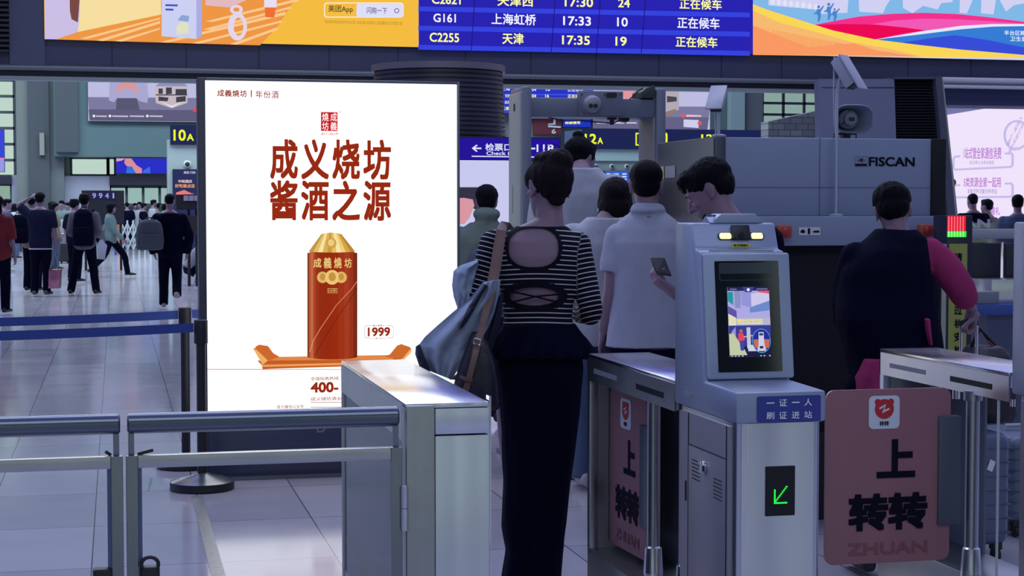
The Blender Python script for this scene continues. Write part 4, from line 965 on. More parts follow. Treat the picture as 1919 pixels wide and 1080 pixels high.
# ================================================================ cameras and loudspeaker on the scanner
M_camw = mat('camera_housing', (.33, .35, .45), rough=.4); 
def bullet(label, px_pole, py_base, py_top, Y, head, tilt, wdt=.10, scale=1.0):
    b = atY(px_pole, py_base, Y); tp = atY(px_pole, py_top, Y)
    t = thing('security_camera', label, 'camera', (b.x, Y, b.z))
    MB().lathe((b.x, Y, b.z), [(.035, 0), (.035, .006), (.02, .012)], n=20).build('flange', M_camw, t)
    MB().cyl((b.x, Y, b.z), (b.x, Y, tp.z), .0125 * scale, n=16).build('pole', mat('pale_pole', (.42, .46, .56), rough=.35, metal=.5), t, smooth=50)
    c = atY(head[0], head[1], Y - .02)
    f = Vector(tilt).normalized()                  # the way it looks
    rt = f.cross(ZV).normalized(); up = rt.cross(f)
    L, w, h = .125 * scale, .060 * scale, .046 * scale
    hs = MB().obox(c, f * L, rt * w, up * h).build('housing', M_camw, t, bevel=.008)
    MB().obox(c + up * (h + .004) + f * .02, f * (L + .02), rt * (w + .008), up * .004).build('sun_hood', mat('camera_hood', (.36, .38, .48), rough=.4), t, bevel=.003)
    MB().obox(c + f * (L + .001), f * .003, rt * (w * .86), up * (h * .84)).build('front_glass', M_black, t, bevel=.002)
    MB().cyl((b.x, Y, tp.z - .01), c - up * h, .014 * scale).build('bracket', M_camw, t, smooth=50)
    MB().tube([c - f * L * .98, c - f * L * 1.25 - up * .01, Vector((b.x - .022, Y - .012, tp.z - .01)), Vector((b.x - .018, Y - .012, tp.z - .14))], .004).build('cable', M_camw, t, smooth=50)
    return t
bullet('white security camera on a tall pole on the front ledge of the scanner', 1566.5, 405, 170, YX - .05, (1585, 136), (.34, -.42, -.84), scale=.62)
bullet('white security camera on a short pole at the left corner of the scanner', 1347, 256.2, 208, YX + .05, (1345, 186), (-.40, -.62, -.68), scale=.52)
hb = atY(1602, 258.4, YX + .3)
hs = thing('horn_loudspeaker', 'grey horn loudspeaker on top of the baggage scanner', 'loudspeaker', (hb.x, YX + .3, ztop))
hc = atY(1600, 223, YX + .2)
def sq(c, w, h, n=36, e=3.2):
    P = []
    for i in range(n):
        a = 2 * math.pi * i / n; ca, sa = math.cos(a), math.sin(a)
        P.append(Vector((c.x + w * math.copysign(abs(ca) ** (2 / e), ca), c.y, c.z + h * math.copysign(abs(sa) ** (2 / e), sa))))
    return P
rings = [sq(Vector((hc.x, hc.y + dy, hc.z)), w, h) for dy, w, h in ((0.02, .098, .068), (0, .101, .071), (-.004, .098, .068), (.01, .093, .063), (.07, .06, .05), (.12, .04, .04))]
V = sum(rings, []); n = 36; Fs = [(i * n + k, i * n + (k + 1) % n, (i + 1) * n + (k + 1) % n, (i + 1) * n + k) for i in range(5) for k in range(n)] + [tuple(range(5 * n, 6 * n))]
MB().add(V, Fs).build('horn', mat('horn_grey', (.20, .225, .29), rough=.45), hs, smooth=40)
MB().lathe((hc.x - .005, hc.y + .07, hc.z), [(.05, 0), (.05, -.02), (.044, -.028), (.034, -.028), (.034, -.05), (.026, -.056)], n=30, axis='Y').build('driver', mat('driver_grey', (.17, .185, .235), rough=.4), hs, smooth=35)
MB().box(hc.x - .019, hc.x + .009, hc.y + .008, hc.y + .016, hc.z - .009, hc.z + .009).build('driver_badge', M_black, hs, bevel=.002)
for a in (90, 210, 330): MB().cyl((hc.x - .005 + .041 * math.cos(R(a)), hc.y + .047, hc.z + .041 * math.sin(R(a))), (hc.x - .005 + .041 * math.cos(R(a)), hc.y + .040, hc.z + .041 * math.sin(R(a))), .005, n=10).build('screw', M_black, hs)
MB().tube([(hc.x - .06, YX + .3, ztop), (hc.x - .058, YX + .3, ztop + .035), (hc.x + .058, YX + .3, ztop + .035), (hc.x + .06, YX + .3, ztop)], .005).box(hc.x - .02, hc.x + .02, YX + .28, YX + .32, ztop + .001, hc.z - .05).build('bracket', M_black, hs)

# ================================================================ screening desk right of the scanner
ZE = lambda px, py, D: atD(px, py, D)
c = ZE(1791, 391, 7.9); YI = c.y
ind = thing('indicator_pillar', 'black pillar with a red and green light block and a yellow notice', 'indicator pillar', (c.x + .04, YI + .06, 0))
ix0, ix1 = atY(1775, 420, YI).x, atY(1823, 420, YI).x
MB().box(ix0, ix1, YI, YI + .14, 0, atY(1800, 404, YI).z).build('pillar_body', mat('dark_pillar', (.014, .016, .04), rough=.4), ind, bevel=.004)
def iy(x0, y0, x1, y1, m, nm, d=.01): return rect_px(x0, y0, x1, y1, YI, m, ind, nm, lift=0, thick=d)
rl = iy(1775, 405, 1808, 433, glow('lamp_red', (225, 24, 52), 1.0), 'red_lamp'); gl = iy(1775, 433.5, 1809, 444.5, glow('lamp_green', (60, 235, 60), 1.0), 'green_lamp')
for k in range(6):
    rect_px(1777 + k * 5.4, 406, 1778.5 + k * 5.4, 433, YI - .010, glow('lamp_red_rib', (255, 120, 130), 1.0), rl, 'lens_rib', lift=0, thick=.003)
    rect_px(1777 + k * 5.4, 434, 1778.5 + k * 5.4, 444, YI - .010, glow('lamp_green_rib', (180, 255, 170), 1.0), gl, 'lens_rib', lift=0, thick=.003)
nt = iy(1777, 457, 1811, 668, mat('yellow_green_notice', (.30, .33, .075), rough=.5), 'notice', .004)
for i, chh in enumerate('请将行包过机安检'):
    y = 474 + i * 24.8; text_px(chh, 1788, y, 1803, y + 17, YI - .004, M_ink, nt, .03, lift=.002)
MB().box(ix0 - .03, ix0 - .006, YI - .01, YI + .02, 0, atY(1800, 457, YI).z).build('side_post', M_steeld, ind)

YK = 8.6
dk = thing('screening_desk', 'steel screening desk with blue top edge and glass screen at the right', 'desk', (atY(1890, 391, YK).x, YK, 0))
dx0, dx1 = atY(1824, 500, YK).x, atY(2150, 500, YK).x
MB().box(dx0, dx1, YK - .02, YK + .5, atY(1890, 590, YK).z, atY(1890, 570, YK).z).build('desk_top', mat('blue_desk_edge', (.03, .075, .32), rough=.4), dk, bevel=.004)
MB().box(dx0 + .1, dx1, YK + .02, YK + .5, 0, atY(1890, 590, YK).z).build('desk_front', mat('desk_front_blue', (.06, .075, .15), rough=.4), dk)
MB().box(dx0 + .14, dx1, YK + .05, YK + .3, atY(1890, 570, YK).z, atY(1890, 525, YK).z).build('steel_box', M_steel, dk, bevel=.003)
MB().box(dx0 - .0, dx0 + .16, YK + .0, YK + .1, atY(1850, 570, YK).z, atY(1850, 547, YK).z).build('tray', M_ppaint, dk, bevel=.003)
MB().box(dx0, dx1, YK + .42, YK + .428, atY(1890, 535, YK).z, atY(1890, 419, YK).z).build('glass_screen', mat('clear_glass', (.72, .80, .82), rough=.03, trans=1.0), dk)
zg0, zg1 = atY(1890, 447, YK).z, atY(1890, 431, YK).z
MB().box(dx0, dx1, YK + .40, YK + .44, zg0 - .01, zg1).build('screen_band', mat('pale_band', (.34, .37, .45), rough=.4), dk, bevel=.004)
for x in (1866, 1842): pass
def monitor(label, x0, y0, x1, y1, Y):
    a, b = atY(x0, (y0 + y1) / 2, Y), atY(x1, (y0 + y1) / 2, Y); z1_, z0_ = atY((x0 + x1) / 2, y0, Y).z, atY((x0 + x1) / 2, y1, Y).z
    zd = atY(1890, 570, YK).z + .001
    t = thing('monitor', label, 'monitor', ((a.x + b.x) / 2, Y, zd))
    MB().box(a.x, b.x, Y, Y + .035, z0_, z1_).build('back_shell', mat('monitor_black', (.008, .010, .025), rough=.4), t, bevel=.006)
    MB().box(a.x + .02, b.x - .02, Y + .035, Y + .038, z0_ + .02, z1_ - .02).build('screen', M_black, t)
    xm = (a.x + b.x) / 2
    MB().box(xm - .02, xm + .02, Y + .01, Y + .03, zd, z0_ + .02).build('stand', M_black, t)
    MB().box(xm - .09, xm + .09, Y - .03, Y + .075, zd, zd + .012).build('foot', M_black, t, bevel=.003)
    return t
monitor('black monitor seen from behind, next to the indicator pillar', 1824, 456, 1876, 548, YK + .335)
monitor('black monitor seen from behind, at the right edge above the steel box', 1885, 456, 1960, 525, YK + .335)
bt = ZE(1845, 530, 9.0)
# ================================================================ signs and screens in the depth of the hall
def panel_thing(nm, label, cat, x0, y0, x1, y1, Y, m, d=.12, group=None, body=None):
    xm, ym = (x0 + x1) / 2, (y0 + y1) / 2
    a, b = atY(x0, ym, Y).x, atY(x1, ym, Y).x; t, z = atY(xm, y0, Y).z, atY(xm, y1, Y).z
    o = thing(nm, label, cat, ((a + b) / 2, Y + d / 2, z))
    MB().box(a - .01, b + .01, Y + .01, Y + d, z - .01, t + .01).build('housing', body or M_navyd, o, smooth=0)
    p = MB().box(a, b, Y, Y + .01, z, t).build('face', m, o, smooth=0)
    return o
def fp(pts, col, nm, t, Y, lift=.01, k=1.0): return poly_px(pts, Y, glow(nm, col, k), t, nm, lift=lift, thick=.01)
def ft(b, x0, y0, x1, y1, Y, m, t, bold=.02): return text_px(b, x0, y0, x1, y1, Y, m, t, bold, lift=.06)
M_sy = glow('sign_yellow', (235, 245, 40), 1.05); M_sw = glow('sign_white', (225, 228, 255), 1.0)
M_nv = glow('sign_navy', (26, 34, 84), .9)
YF1 = 64.2
# left far screen with folded hands and a doll's house
s = panel_thing('wall_screen', 'large wall screen with folded hands and a cutaway house, upper left beside the light box', 'screen', 165, 139, 420, 228, YF1, glow('screen_lilac', (188, 188, 224)))
fp([(165, 182), (420, 184), (420, 229), (168, 226)], (122, 120, 158), 'grey_table_print', s, YF1, .02)
fp([(166, 205), (420, 207), (420, 229), (168, 226)], (92, 88, 122), 'dark_table_print', s, YF1, .03)
fp([(207, 139), (275, 139), (278, 180), (276, 193), (262, 190), (255, 184), (220, 184), (213, 192), (204, 188), (205, 165)], (168, 166, 208), 'shirt_print', s, YF1, .05)
fp([(219, 184), (256, 184), (262, 206), (217, 206)], (86, 84, 110), 'trouser_print', s, YF1, .06)
for q in ([(228, 148), (240, 141), (252, 150), (250, 166), (236, 168), (226, 160)], [(216, 172), (222, 160), (232, 158), (230, 166), (220, 175)], [(248, 158), (256, 160), (259, 173), (254, 175), (247, 165)], [(233, 139), (244, 139), (245, 144), (233, 145)]):
    fp(q, (216, 150, 150), 'hand_print', s, YF1, .07)
fp([(291, 162), (303, 152), (340, 152), (352, 162)], (142, 144, 184), 'house_roof_print', s, YF1, .05)
fp([(290, 163), (352, 163), (351, 193), (322, 203), (292, 193)], (196, 184, 190), 'house_print', s, YF1, .05)
for q in ([(297, 166), (305, 166), (305, 176), (297, 176)], [(329, 167), (350, 167), (350, 178), (329, 178)], [(311, 164), (322, 164), (322, 176), (311, 177)], [(297, 181), (316, 183), (314, 190), (297, 189)], [(330, 182), (348, 180), (348, 190), (330, 192)], [(292, 177), (351, 177), (351, 179), (292, 179)]):
    fp(q, (64, 58, 72), 'house_room_print', s, YF1, .07)
fp([(300, 190), (322, 198), (345, 190), (322, 202)], (226, 222, 232), 'house_floor_print', s, YF1, .08)
for x0, x1 in ((180, 200), (210, 240), (243, 270), (280, 305)): fp([(x0, 216.5), (x1, 216.8), (x1, 219.5), (x0, 219)], (196, 192, 214), 'caption_print', s, YF1, .06)
for x in (176, 206, 276): fp(circ(x, 217.5, 2.6, 2.6, 12), (226, 232, 240), 'caption_icon', s, YF1, .06)
fp([(362, 202), (372, 202), (372, 210), (362, 210)], (226, 70, 90), 'red_badge_print', s, YF1, .06)
# far left blue screen, the blue strip screen, kiosk screens
s = panel_thing('wall_screen', 'bright blue wall screen cut off at the left edge of the hall', 'screen', -80, 243, 8, 322, 62, glow('screen_blue', (52, 66, 214)))
fp([(-80, 296), (8, 296), (8, 322), (-80, 322)], (150, 150, 224), 'pale_foot_print', s, 62, .02); fp([(-80, 296), (8, 296), (8, 299), (-80, 299)], (228, 130, 180), 'pink_line_print', s, 62, .03)
s = panel_thing('wall_screen', 'low blue strip screen with a bare arm above the shop fronts', 'screen', 218, 297, 316, 325, 62, glow('screen_royal', (36, 40, 196)))
fp([(218, 297), (234, 297), (229, 301), (218, 303)], (222, 160, 190), 'skin_print', s, 62, .02)
fp([(234, 297), (246, 297), (256, 310), (266, 316), (266, 325), (255, 325), (247, 312), (238, 312), (233, 306)], (216, 140, 150), 'arm_print', s, 62, .03)
fp([(238, 313), (246, 310), (256, 325), (236, 325)], (44, 110, 222), 'sleeve_print', s, 62, .025); fp([(268, 320), (281, 312), (282, 325), (268, 325)], (56, 104, 226), 'sleeve_print', s, 62, .025)
# gate signs
s = panel_thing('gate_sign', 'dark blue gate sign reading 10A, left of the light box', 'sign', 319.5, 235, 420, 271, 57.88, M_nv)
ft('10', 325, 243, 348, 264, 57.88, M_sy, s, .03); ft('A', 350, 251, 363, 264, 57.88, M_sy, s, .03)
s = panel_thing('gate_sign', 'long dark blue gate sign reading 12A, seen through the metal detector', 'sign', 1090, 243, 1470, 280, 59.87, M_nv)
fp([(1058, 246), (1090, 243), (1090, 279), (1058, 270)], (70, 92, 130), 'pale_end_print', s, 59.87, .02)
ft('12', 1095, 251, 1117, 270, 59.87, M_sy, s, .03); ft('A', 1119, 258, 1129, 270, 59.87, M_sy, s, .03)
ft('0', 1079, 253, 1087, 268, 59.87, M_sy, s, .0)
ring_px([(1191, 249), (1250, 249), (1250, 273), (1191, 273)], [(1193.5, 251.5), (1247.5, 251.5), (1247.5, 270.5), (1193.5, 270.5)], 59.87, M_sy, s, 'gate_icon', .06)
ft('口', 1238, 252, 1250, 266, 59.87, M_sy, s, .03); ft('12', 1313, 252, 1335, 266, 59.87, M_sy, s, .03)
for x, y in ((351, 308),):
    c = atY(x, y, 58.0)
    t = thing('dome_camera', 'round white dome camera under the 10A sign', 'camera', c); MB().lathe(c, [(.13, 0), (.13, -.05), (.085, -.09)], n=24, axis='Y').build('mount', mat('dome_white', (.45, .50, .52), rough=.4), t); MB().ell(c + Vector((0, -.09, 0)), .08, .06, .08).build('dome', M_black, t)
for x, l in ((1116.5, 'round dome camera nearest the 12A lettering, leftmost of three under the long sign'), (1146, 'round dome camera in the middle of three under the long sign'), (1174, 'round dome camera rightmost of three under the long sign')):
    c = atY(x, 312, 60.1)
    t = thing('dome_camera', l, 'camera', c, 'dome cameras under the 12A sign'); MB().lathe(c, [(.09, 0), (.09, -.05), (.06, -.08)], n=20, axis='Y').build('mount', mat('dome_white', (.45, .50, .52), rough=.4), t); MB().ell(c + Vector((0, -.08, 0)), .055, .05, .055).build('dome', M_black, t)
s = panel_thing('advert_panel', 'navy advertising panel with orange lettering under the dome camera at left', 'advert panel', 325, 318, 420, 560, 57.87, glow('panel_navy', (38, 44, 92), .9))
ft('美团 闪购', 344, 321, 366, 326, 57.87, M_sw, s, 0); ft('中秋国庆', 334, 337, 360, 343, 57.87, glow('panel_pink', (240, 200, 206)), s, .03); ft('好吃就点这', 328, 345, 365, 352, 57.87, glow('panel_orange', (236, 166, 110)), s, .03)
fp([(330, 361), (345, 356), (358, 362), (365, 364), (330, 365)], (226, 120, 120), 'food_print', s, 57.87, .03)
s = panel_thing('departure_screen', 'small blue departure screen under the 12A sign', 'screen', 1134, 321, 1178, 346, 59.97, glow('small_blue', (48, 92, 200)))
for r in range(4):
    for x0, x1 in ((1137, 1144), (1150, 1159), (1166, 1174)): fp([(x0, 325 + r * 5), (x1, 325 + r * 5), (x1, 327.5 + r * 5), (x0, 327.5 + r * 5)], (206, 220, 255), 'row_print', s, 59.97, .03)
s = panel_thing('advert_panel', 'small navy advertising panel left of the blue departure screen', 'advert panel', 1105, 321, 1131, 420, 59.97, glow('panel_navy', (38, 44, 92), .9))
ft('美团 闪购', 1109, 325, 1129, 331, 59.97, M_sw, s, 0); fp([(1119, 340), (1124, 338), (1131, 352), (1124, 354)], (236, 170, 130), 'food_print', s, 59.97, .03)
# far departure board and advertisement in the middle
s = panel_thing('departure_board', 'distant blue departure board above the metal detector', 'departure board', 860, 90, 1112, 213, 63.0, glow('board_blue_far', (36, 50, 190)))
for y in (160, 176, 192, 208): fp([(860, y), (1112, y), (1112, y + 3), (860, y + 3)], (56, 74, 226), 'row_band', s, 63.0, .02)
rows = [('正在候车', 1064, 1090, 156, 160, YEL), ('04', 996, 1004, 165, 171, WHT), ('10', 1022, 1030, 164, 171, WHT), ('正在候车', 1063, 1092, 165, 172, WHT), ('04', 996, 1004, 177, 183, YEL), ('16', 1021, 1028, 177, 183, YEL), ('正在候车', 1063, 1092, 177, 184, YEL), ('上海', 939, 955, 164, 170, WHT), ('天津', 946, 955, 177, 183, YEL), ('天津', 945, 955, 189, 195, WHT), ('天津', 940, 953, 200, 207, YEL)]
for b, x0, x1, y0, y1, m in rows: ft(b, x0, y0, x1, y1, 63.0, m, s, .02)
s = panel_thing('wall_screen', 'distant wall screen with folded hands and a cutaway house behind the metal detector', 'screen', 1112, 90, 1331, 246, 63.0, glow('screen_lilac', (188, 188, 224)))
fp([(1112, 199), (1331, 200), (1325, 246), (1112, 243)], (122, 120, 158), 'grey_table_print', s, 63.0, .02); fp([(1112, 218), (1328, 220), (1325, 246), (1112, 243)], (100, 96, 134), 'dark_table_print', s, 63.0, .03)
fp([(1166, 160), (1180, 156), (1190, 170), (1196, 182), (1172, 186), (1164, 176)], (222, 150, 156), 'hand_print', s, 63.0, .05)
fp([(1240, 176), (1250, 168), (1272, 172), (1272, 206), (1250, 214), (1240, 206)], (176, 168, 180), 'house_print', s, 63.0, .05); fp([(1250, 180), (1268, 182), (1268, 190), (1250, 192)], (70, 66, 80), 'house_room_print', s, 63.0, .06)
fp([(1240, 212), (1266, 204), (1268, 210), (1244, 218)], (150, 120, 104), 'house_base_print', s, 63.0, .055)
fp(circ(1280, 217, 3.6, 4, 12), (226, 90, 96), 'red_badge_print', s, 63.0, .06); fp([(1286, 215), (1314, 216), (1314, 219), (1286, 219)], (226, 190, 206), 'caption_print', s, 63.0, .06)
fp([(1281, 224), (1309, 225), (1309, 240), (1281, 238)], (206, 204, 234), 'caption_box_print', s, 63.0, .06); fp(circ(1311, 231, 4, 3.6, 12), (226, 90, 96), 'red_badge_print', s, 63.0, .07)
for x0, x1 in ((1118, 1136), (1144, 1170), (1174, 1193)): fp([(x0, 229), (x1, 229.3), (x1, 231.8), (x0, 231.5)], (200, 196, 216), 'caption_print', s, 63.0, .06)
s = panel_thing('small_sign', 'small blue sign with yellow lettering under the detector crossbar', 'sign', 1055, 219, 1107, 238, 63.37, glow('sign_blue', (28, 50, 190)))
ft('检票候车', 1058, 226, 1087, 233, 63.37, YEL, s, .03)
s = panel_thing('small_sign', 'dark red sign with a white number six behind the detector', 'sign', 1000, 215, 1052, 252, 63.37, mat('maroon_sign', (.12, .018, .035), rough=.5), body=mat('maroon_sign', (.12, .018, .035), rough=.5))
ft('6', 1033, 242, 1041, 251, 63.37, mat('white_sign_letter', (.6, .62, .7), rough=.5), s, .03)
for q in ([(1027, 235), (1052, 237), (1050, 240), (1027, 238.5)], [(1037, 218), (1041, 218), (1041, 234), (1027, 234), (1027, 232), (1037, 231)]): poly_px(q, 63.37, mat('white_sign_letter', (.6, .62, .7), rough=.5), s, 'white_line', .03, .01)
# lit ticket-check sign and white screen between the light box and the detector
YM = 12.55
s = panel_thing('hanging_sign', 'blue hanging sign with a white arrow pointing left to ticket check 11', 'sign', 790, 259, 1049, 299.5, YM, glow('check_sign_blue', (34, 14, 150)))
lw = glow('sign_white', (225, 228, 255), 1.0)
poly_px([(884, 278), (893, 271), (895, 273), (890, 276.8), (902, 276.8), (902, 279.6), (890, 279.6), (895, 283.5), (893, 285)], YM, lw, s, 'arrow', .008, .002)
text_px('检票口', 909, 269, 958, 283, YM, lw, s, .025, lift=.01); text_px('Check in', 911, 284, 960, 291, YM, lw, s, .02, lift=.01); text_px('11A', 960, 269, 990, 286, YM, lw, s, .025, lift=.01)
text_px('11B', 1005, 271, 1038, 285, YM, lw, s, .025, lift=.01); poly_px([(992, 277), (1003, 277), (1003, 280), (992, 280)], YM, lw, s, 'dash', .008, .002); poly_px([(884, 292), (1046, 294), (1046, 296), (884, 294)], YM, lw, s, 'rule', .008, .002)
s = panel_thing('display_wall', 'lit white display wall below the blue ticket check sign', 'screen', 790, 300.5, 990, 745, YM, glow('display_white', (200, 200, 238), 1.0))
YM2 = YM
poly_px([(800, 351), (923, 351), (922, 372), (905, 400), (862, 378), (800, 378)], YM2, glow('dark_hair_print', (52, 48, 70)), s, 'dark_hair_print', .008, .002)
poly_px([(840, 372), (870, 371), (886, 374), (889, 385), (880, 408), (870, 420), (856, 420)], YM2, glow('skin_print_pink', (216, 150, 160)), s, 'skin_print', .012, .002)
# big tilted white screen on the right
A = atD(1768, 391, 31); B = atD(1930, 391, 27)
u = (Vector((B.x, B.y, 0)) - Vector((A.x, A.y, 0))).normalized(); nrm = u.cross(ZV)
def onplane(px, py):
    d = ray(px, py); nn = Vector((nrm.x, nrm.y, 0)); k = (Vector((A.x, A.y, 0)) - Vector((CAM.x, CAM.y, 0))).dot(nn) / Vector((d.x, d.y, 0)).dot(nn); return CAM + d * k
ws = thing('display_wall', 'huge white lit advertising wall with purple lettering at the right edge', 'screen', (A.x + 2, A.y, 0))
p = [onplane(1735, 222), onplane(2080, 165), onplane(2080, 520), onplane(1735, 480)]; p[2].z = p[3].z = .3
MB().prism(p, -nrm * .3).build('display_panel', glow('wall_white', (238, 226, 250), 1.0), ws, smooth=0)
p2 = [onplane(1735, 196), onplane(2080, 120), onplane(2080, 165), onplane(1735, 222)]
MB().prism([q - nrm * .05 for q in p2], -nrm * .3).build('head_panel', mat('lilac_head_panel', (.19, .18, .33), rough=.5), ws, smooth=0)
LI = glow('lilac_ink', (186, 120, 206)); LG = glow('violet_ink', (140, 120, 190)); LLN = glow('lilac_line', (196, 186, 232))
def wt(b, x0, y0, x1, y1, m, bold=0.02, rot=0.0):
    a, bq = onplane(x0, (y0 + y1) / 2), onplane(x1, (y0 + y1) / 2); t, d = onplane((x0 + x1) / 2, y0), onplane((x0 + x1) / 2, y1)
    rr_ = (bq - a).normalized(); uu = ZV
    if rot: rr_, uu = (rr_ * math.cos(R(rot)) + ZV * math.sin(R(rot))), (ZV * math.cos(R(rot)) - rr_ * math.sin(R(rot)))
    nn = u.cross(ZV); text(b, (t + d) / 2 + nn * .03, rr_, uu, h=(t - d).length, w=(bq - a).length, m=m, parent=ws, bold=bold, lift=.01)
wt('1站式管全家通信消费', 1809, 276, 1880, 298, LI); wt('自己/家人/业务全搞定', 1821, 301, 1867, 308, LG, 0)
wt('5类资源全家一起用', 1809, 332, 1879, 351, LI); wt('套餐/宽带/流量/应用/权益', 1817, 354, 1872, 363, LG, 0)
wt('3重礼', 1857, 388, 1878, 403, LI)
def wline(pts, w=.02):
    P = [onplane(x, y) + u.cross(ZV) * .03 for x, y in pts]; MB().tube(P, w, n=6).build('outline', LLN, ws, smooth=0)
wline([(1801, 293), (1792, 294), (1790, 297), (1790, 315), (1793, 318), (1897, 313), (1901, 310), (1901, 290), (1898, 287), (1888, 288)])
wline([(1801, 347), (1792, 347), (1790, 350), (1790, 367), (1793, 370), (1897, 369), (1901, 366), (1901, 347), (1898, 344), (1888, 344)])
wline([(x, y) for x, y in circ(1909, 254, 23, 27, 30, 100, 400)] + [(1911, 280), (1909, 278), (1898, 280)])
wt('咱们一起加入', 1890, 240, 1922, 250, LG, 0, 38); wt('通信家庭计划', 1891, 256, 1925, 266, LI, 0, 38)
tag(MB().box(atD(1751, 391, 21).x, atD(1778, 391, 21).x, 20.2, 20.4, 0, atD(1766, 352, 21).z).build('grey_cabinet', M_ppaint, smooth=0, bevel=.01), 'pale grey cabinet standing behind the right end of the scanner', 'cabinet')
q = atD(1784, 391, 22)
bp = MB().cyl((q.x, q.y, 0), (q.x, q.y, atD(1784, 343, 22).z), .035).ell((q.x, q.y, atD(1784, 342, 22).z), .05, .05, .05).build('bollard_post', mat('slate_post', (.08, .09, .12), rough=.4), smooth=50); tag(bp, 'thin dark post with a ball top before the white advertising wall', 'post')
# 9941 board, folding lattice fence and other far items
YN_ = 42.0
s = panel_thing('number_board', 'black standing board with the number 9941 in the far crowd', 'sign', 154, 358, 232, 420, YN_, mat('board_black', (.008, .008, .018), rough=.5), body=M_blackm)
poly_px([(172, 360), (216, 361), (216, 373), (172, 372)], YN_, glow('number_ground', (38, 34, 96), .8), s, 'number_strip', .012, .004)
for i, chh in enumerate('9941'): ft(chh, 173 + i * 12 + (2 if chh == '1' else 0), 362, (180 if chh != '1' else 178) + i * 12, 372, YN_, mat('number_white', (.58, .55, .68), rough=.5), s, .02)
for x in (160, 226): MB().cyl((atY(x, 400, YN_ + .06).x, YN_ + .06, 0), (atY(x, 400, YN_ + .06).x, YN_ + .06, atY(193, 420, YN_).z), .03).build('leg', M_blackm, s)
YL = 56.0
lf = thing('lattice_fence', 'white folding lattice fence across the far hall', 'fence', (atY(245, 440, YL).x, YL, 0))
xa, xb = atY(228, 440, YL).x, atY(282, 440, YL).x; zt_, zb_ = atY(250, 419, YL).z, max(.05, atY(250, 468, YL).z)
m1 = MB(); N = 5
for i in range(N):
    x0, x1 = xa + (xb - xa) * i / N, xa + (xb - xa) * (i + 1) / N; zm = (zt_ + zb_) / 2
    for z0, z1 in ((zb_, zm), (zm, zt_)):
        m1.cyl((x0, YL, z0), (x1, YL, z1), .028, n=6).cyl((x0, YL + .05, z1), (x1, YL + .05, z0), .028, n=6)
m1.build('lattice', mat('lattice_white', (.42, .46, .52), rough=.5), lf)
m2 = MB()
for i in range(N + 1): x = xa + (xb - xa) * i / N; m2.cyl((x, YL + .025, 0), (x, YL + .025, zt_ + .1), .03, n=6)
m2.build('uprights', mat('lattice_white', (.42, .46, .52), rough=.5), lf)
fpost = MB().box(atY(219, 440, YL - .4).x, atY(227, 440, YL - .4).x, YL - .4, YL - .2, 0, atY(223, 420, YL - .4).z).build('orange_fence_post', mat('orange_post', (.32, .12, .05), rough=.5), smooth=0); tag(fpost, 'orange fence post left of the lattice fence', 'post')
bpost = MB().box(atY(214, 440, YL - .4).x, atY(219, 440, YL - .4).x, YL - .4, YL - .2, 0, atY(216, 422, YL - .4).z).build('blue_fence_post', mat('blue_post', (.03, .06, .25), rough=.5), smooth=0); tag(bpost, 'narrow blue fence post beside the orange one', 'post')
# dark stand with white cards, right of the far walkers
s = panel_thing('display_stand', 'black display stand with three white cards beside the light box', 'display stand', 331, 366, 420, 392, 33, M_blackm, body=M_blackm)
for k in range(3): rect_px(344 + k * 10, 366.5, 353 + k * 10, 376.5, 33, mat('white_card', (.30, .29, .40), rough=.5), s, 'card', .012, .004)
rect_px(351, 404, 420, 441, 33, mat('dark_maroon_board', (.02, .01, .02), rough=.5), s, 'lower_board', -.02, .02)
for x in (354, 369): MB().cyl((atY(x, 420, 33).x, 33.08, 0), (atY(x, 420, 33).x, 33.08, atY(x, 390, 33).z), .03).build('leg', M_blackm, s)
# ================================================================ people
M_skin = mat('skin', (0.215, 0.138, 0.185), rough=0.5, spec=.35, noise_amt=.05, noise_scale=30)
M_hair = mat('black_hair', (0.0025, 0.0025, 0.006), rough=0.65, spec=.08, bump=.5, bump_scale=140, aniso=(1, 1, .2))
M_hairb = mat('dark_brown_hair', (0.008, 0.004, 0.007), rough=0.6, spec=.10, bump=.6, bump_scale=160, aniso=(1, 1, .2))
def cloth(name, col, rough=.85, **k): return mat('cloth_' + name, col, rough=rough, spec=.05, bump=k.pop('bump', .25), bump_scale=k.pop('bs', 25), noise_amt=k.pop('na', .08), noise_scale=12, **k)
C_black = cloth('black', (0.0022, 0.0028, 0.014)); C_navy = cloth('navy', (0.010, 0.012, 0.035)); C_white = cloth('white', (0.38, 0.40, 0.47)); C_polo = cloth('white_polo', (0.34, 0.36, 0.46))
C_grey = cloth('grey', (0.10, 0.10, 0.13)); C_jeans = cloth('jeans', (0.07, 0.10, 0.17)); C_denim = cloth('pale_denim', (0.31, 0.37, 0.49)); C_pink = cloth('magenta', (0.30, 0.032, 0.12))
C_sage = cloth('sage', (0.12, 0.16, 0.155)); C_teal = cloth('dusty_teal', (0.13, 0.20, 0.21)); C_tan = cloth('tan', (0.22, 0.16, 0.13)); C_red = cloth('dull_red', (0.16, 0.025, 0.03)); C_blue = cloth('slate_blue', (0.07, 0.10, 0.18)); C_shoe = mat('white_shoe', (0.42, 0.40, 0.42), rough=.6); C_shoeb = mat('black_shoe', (0.008, 0.008, 0.014), rough=.5)

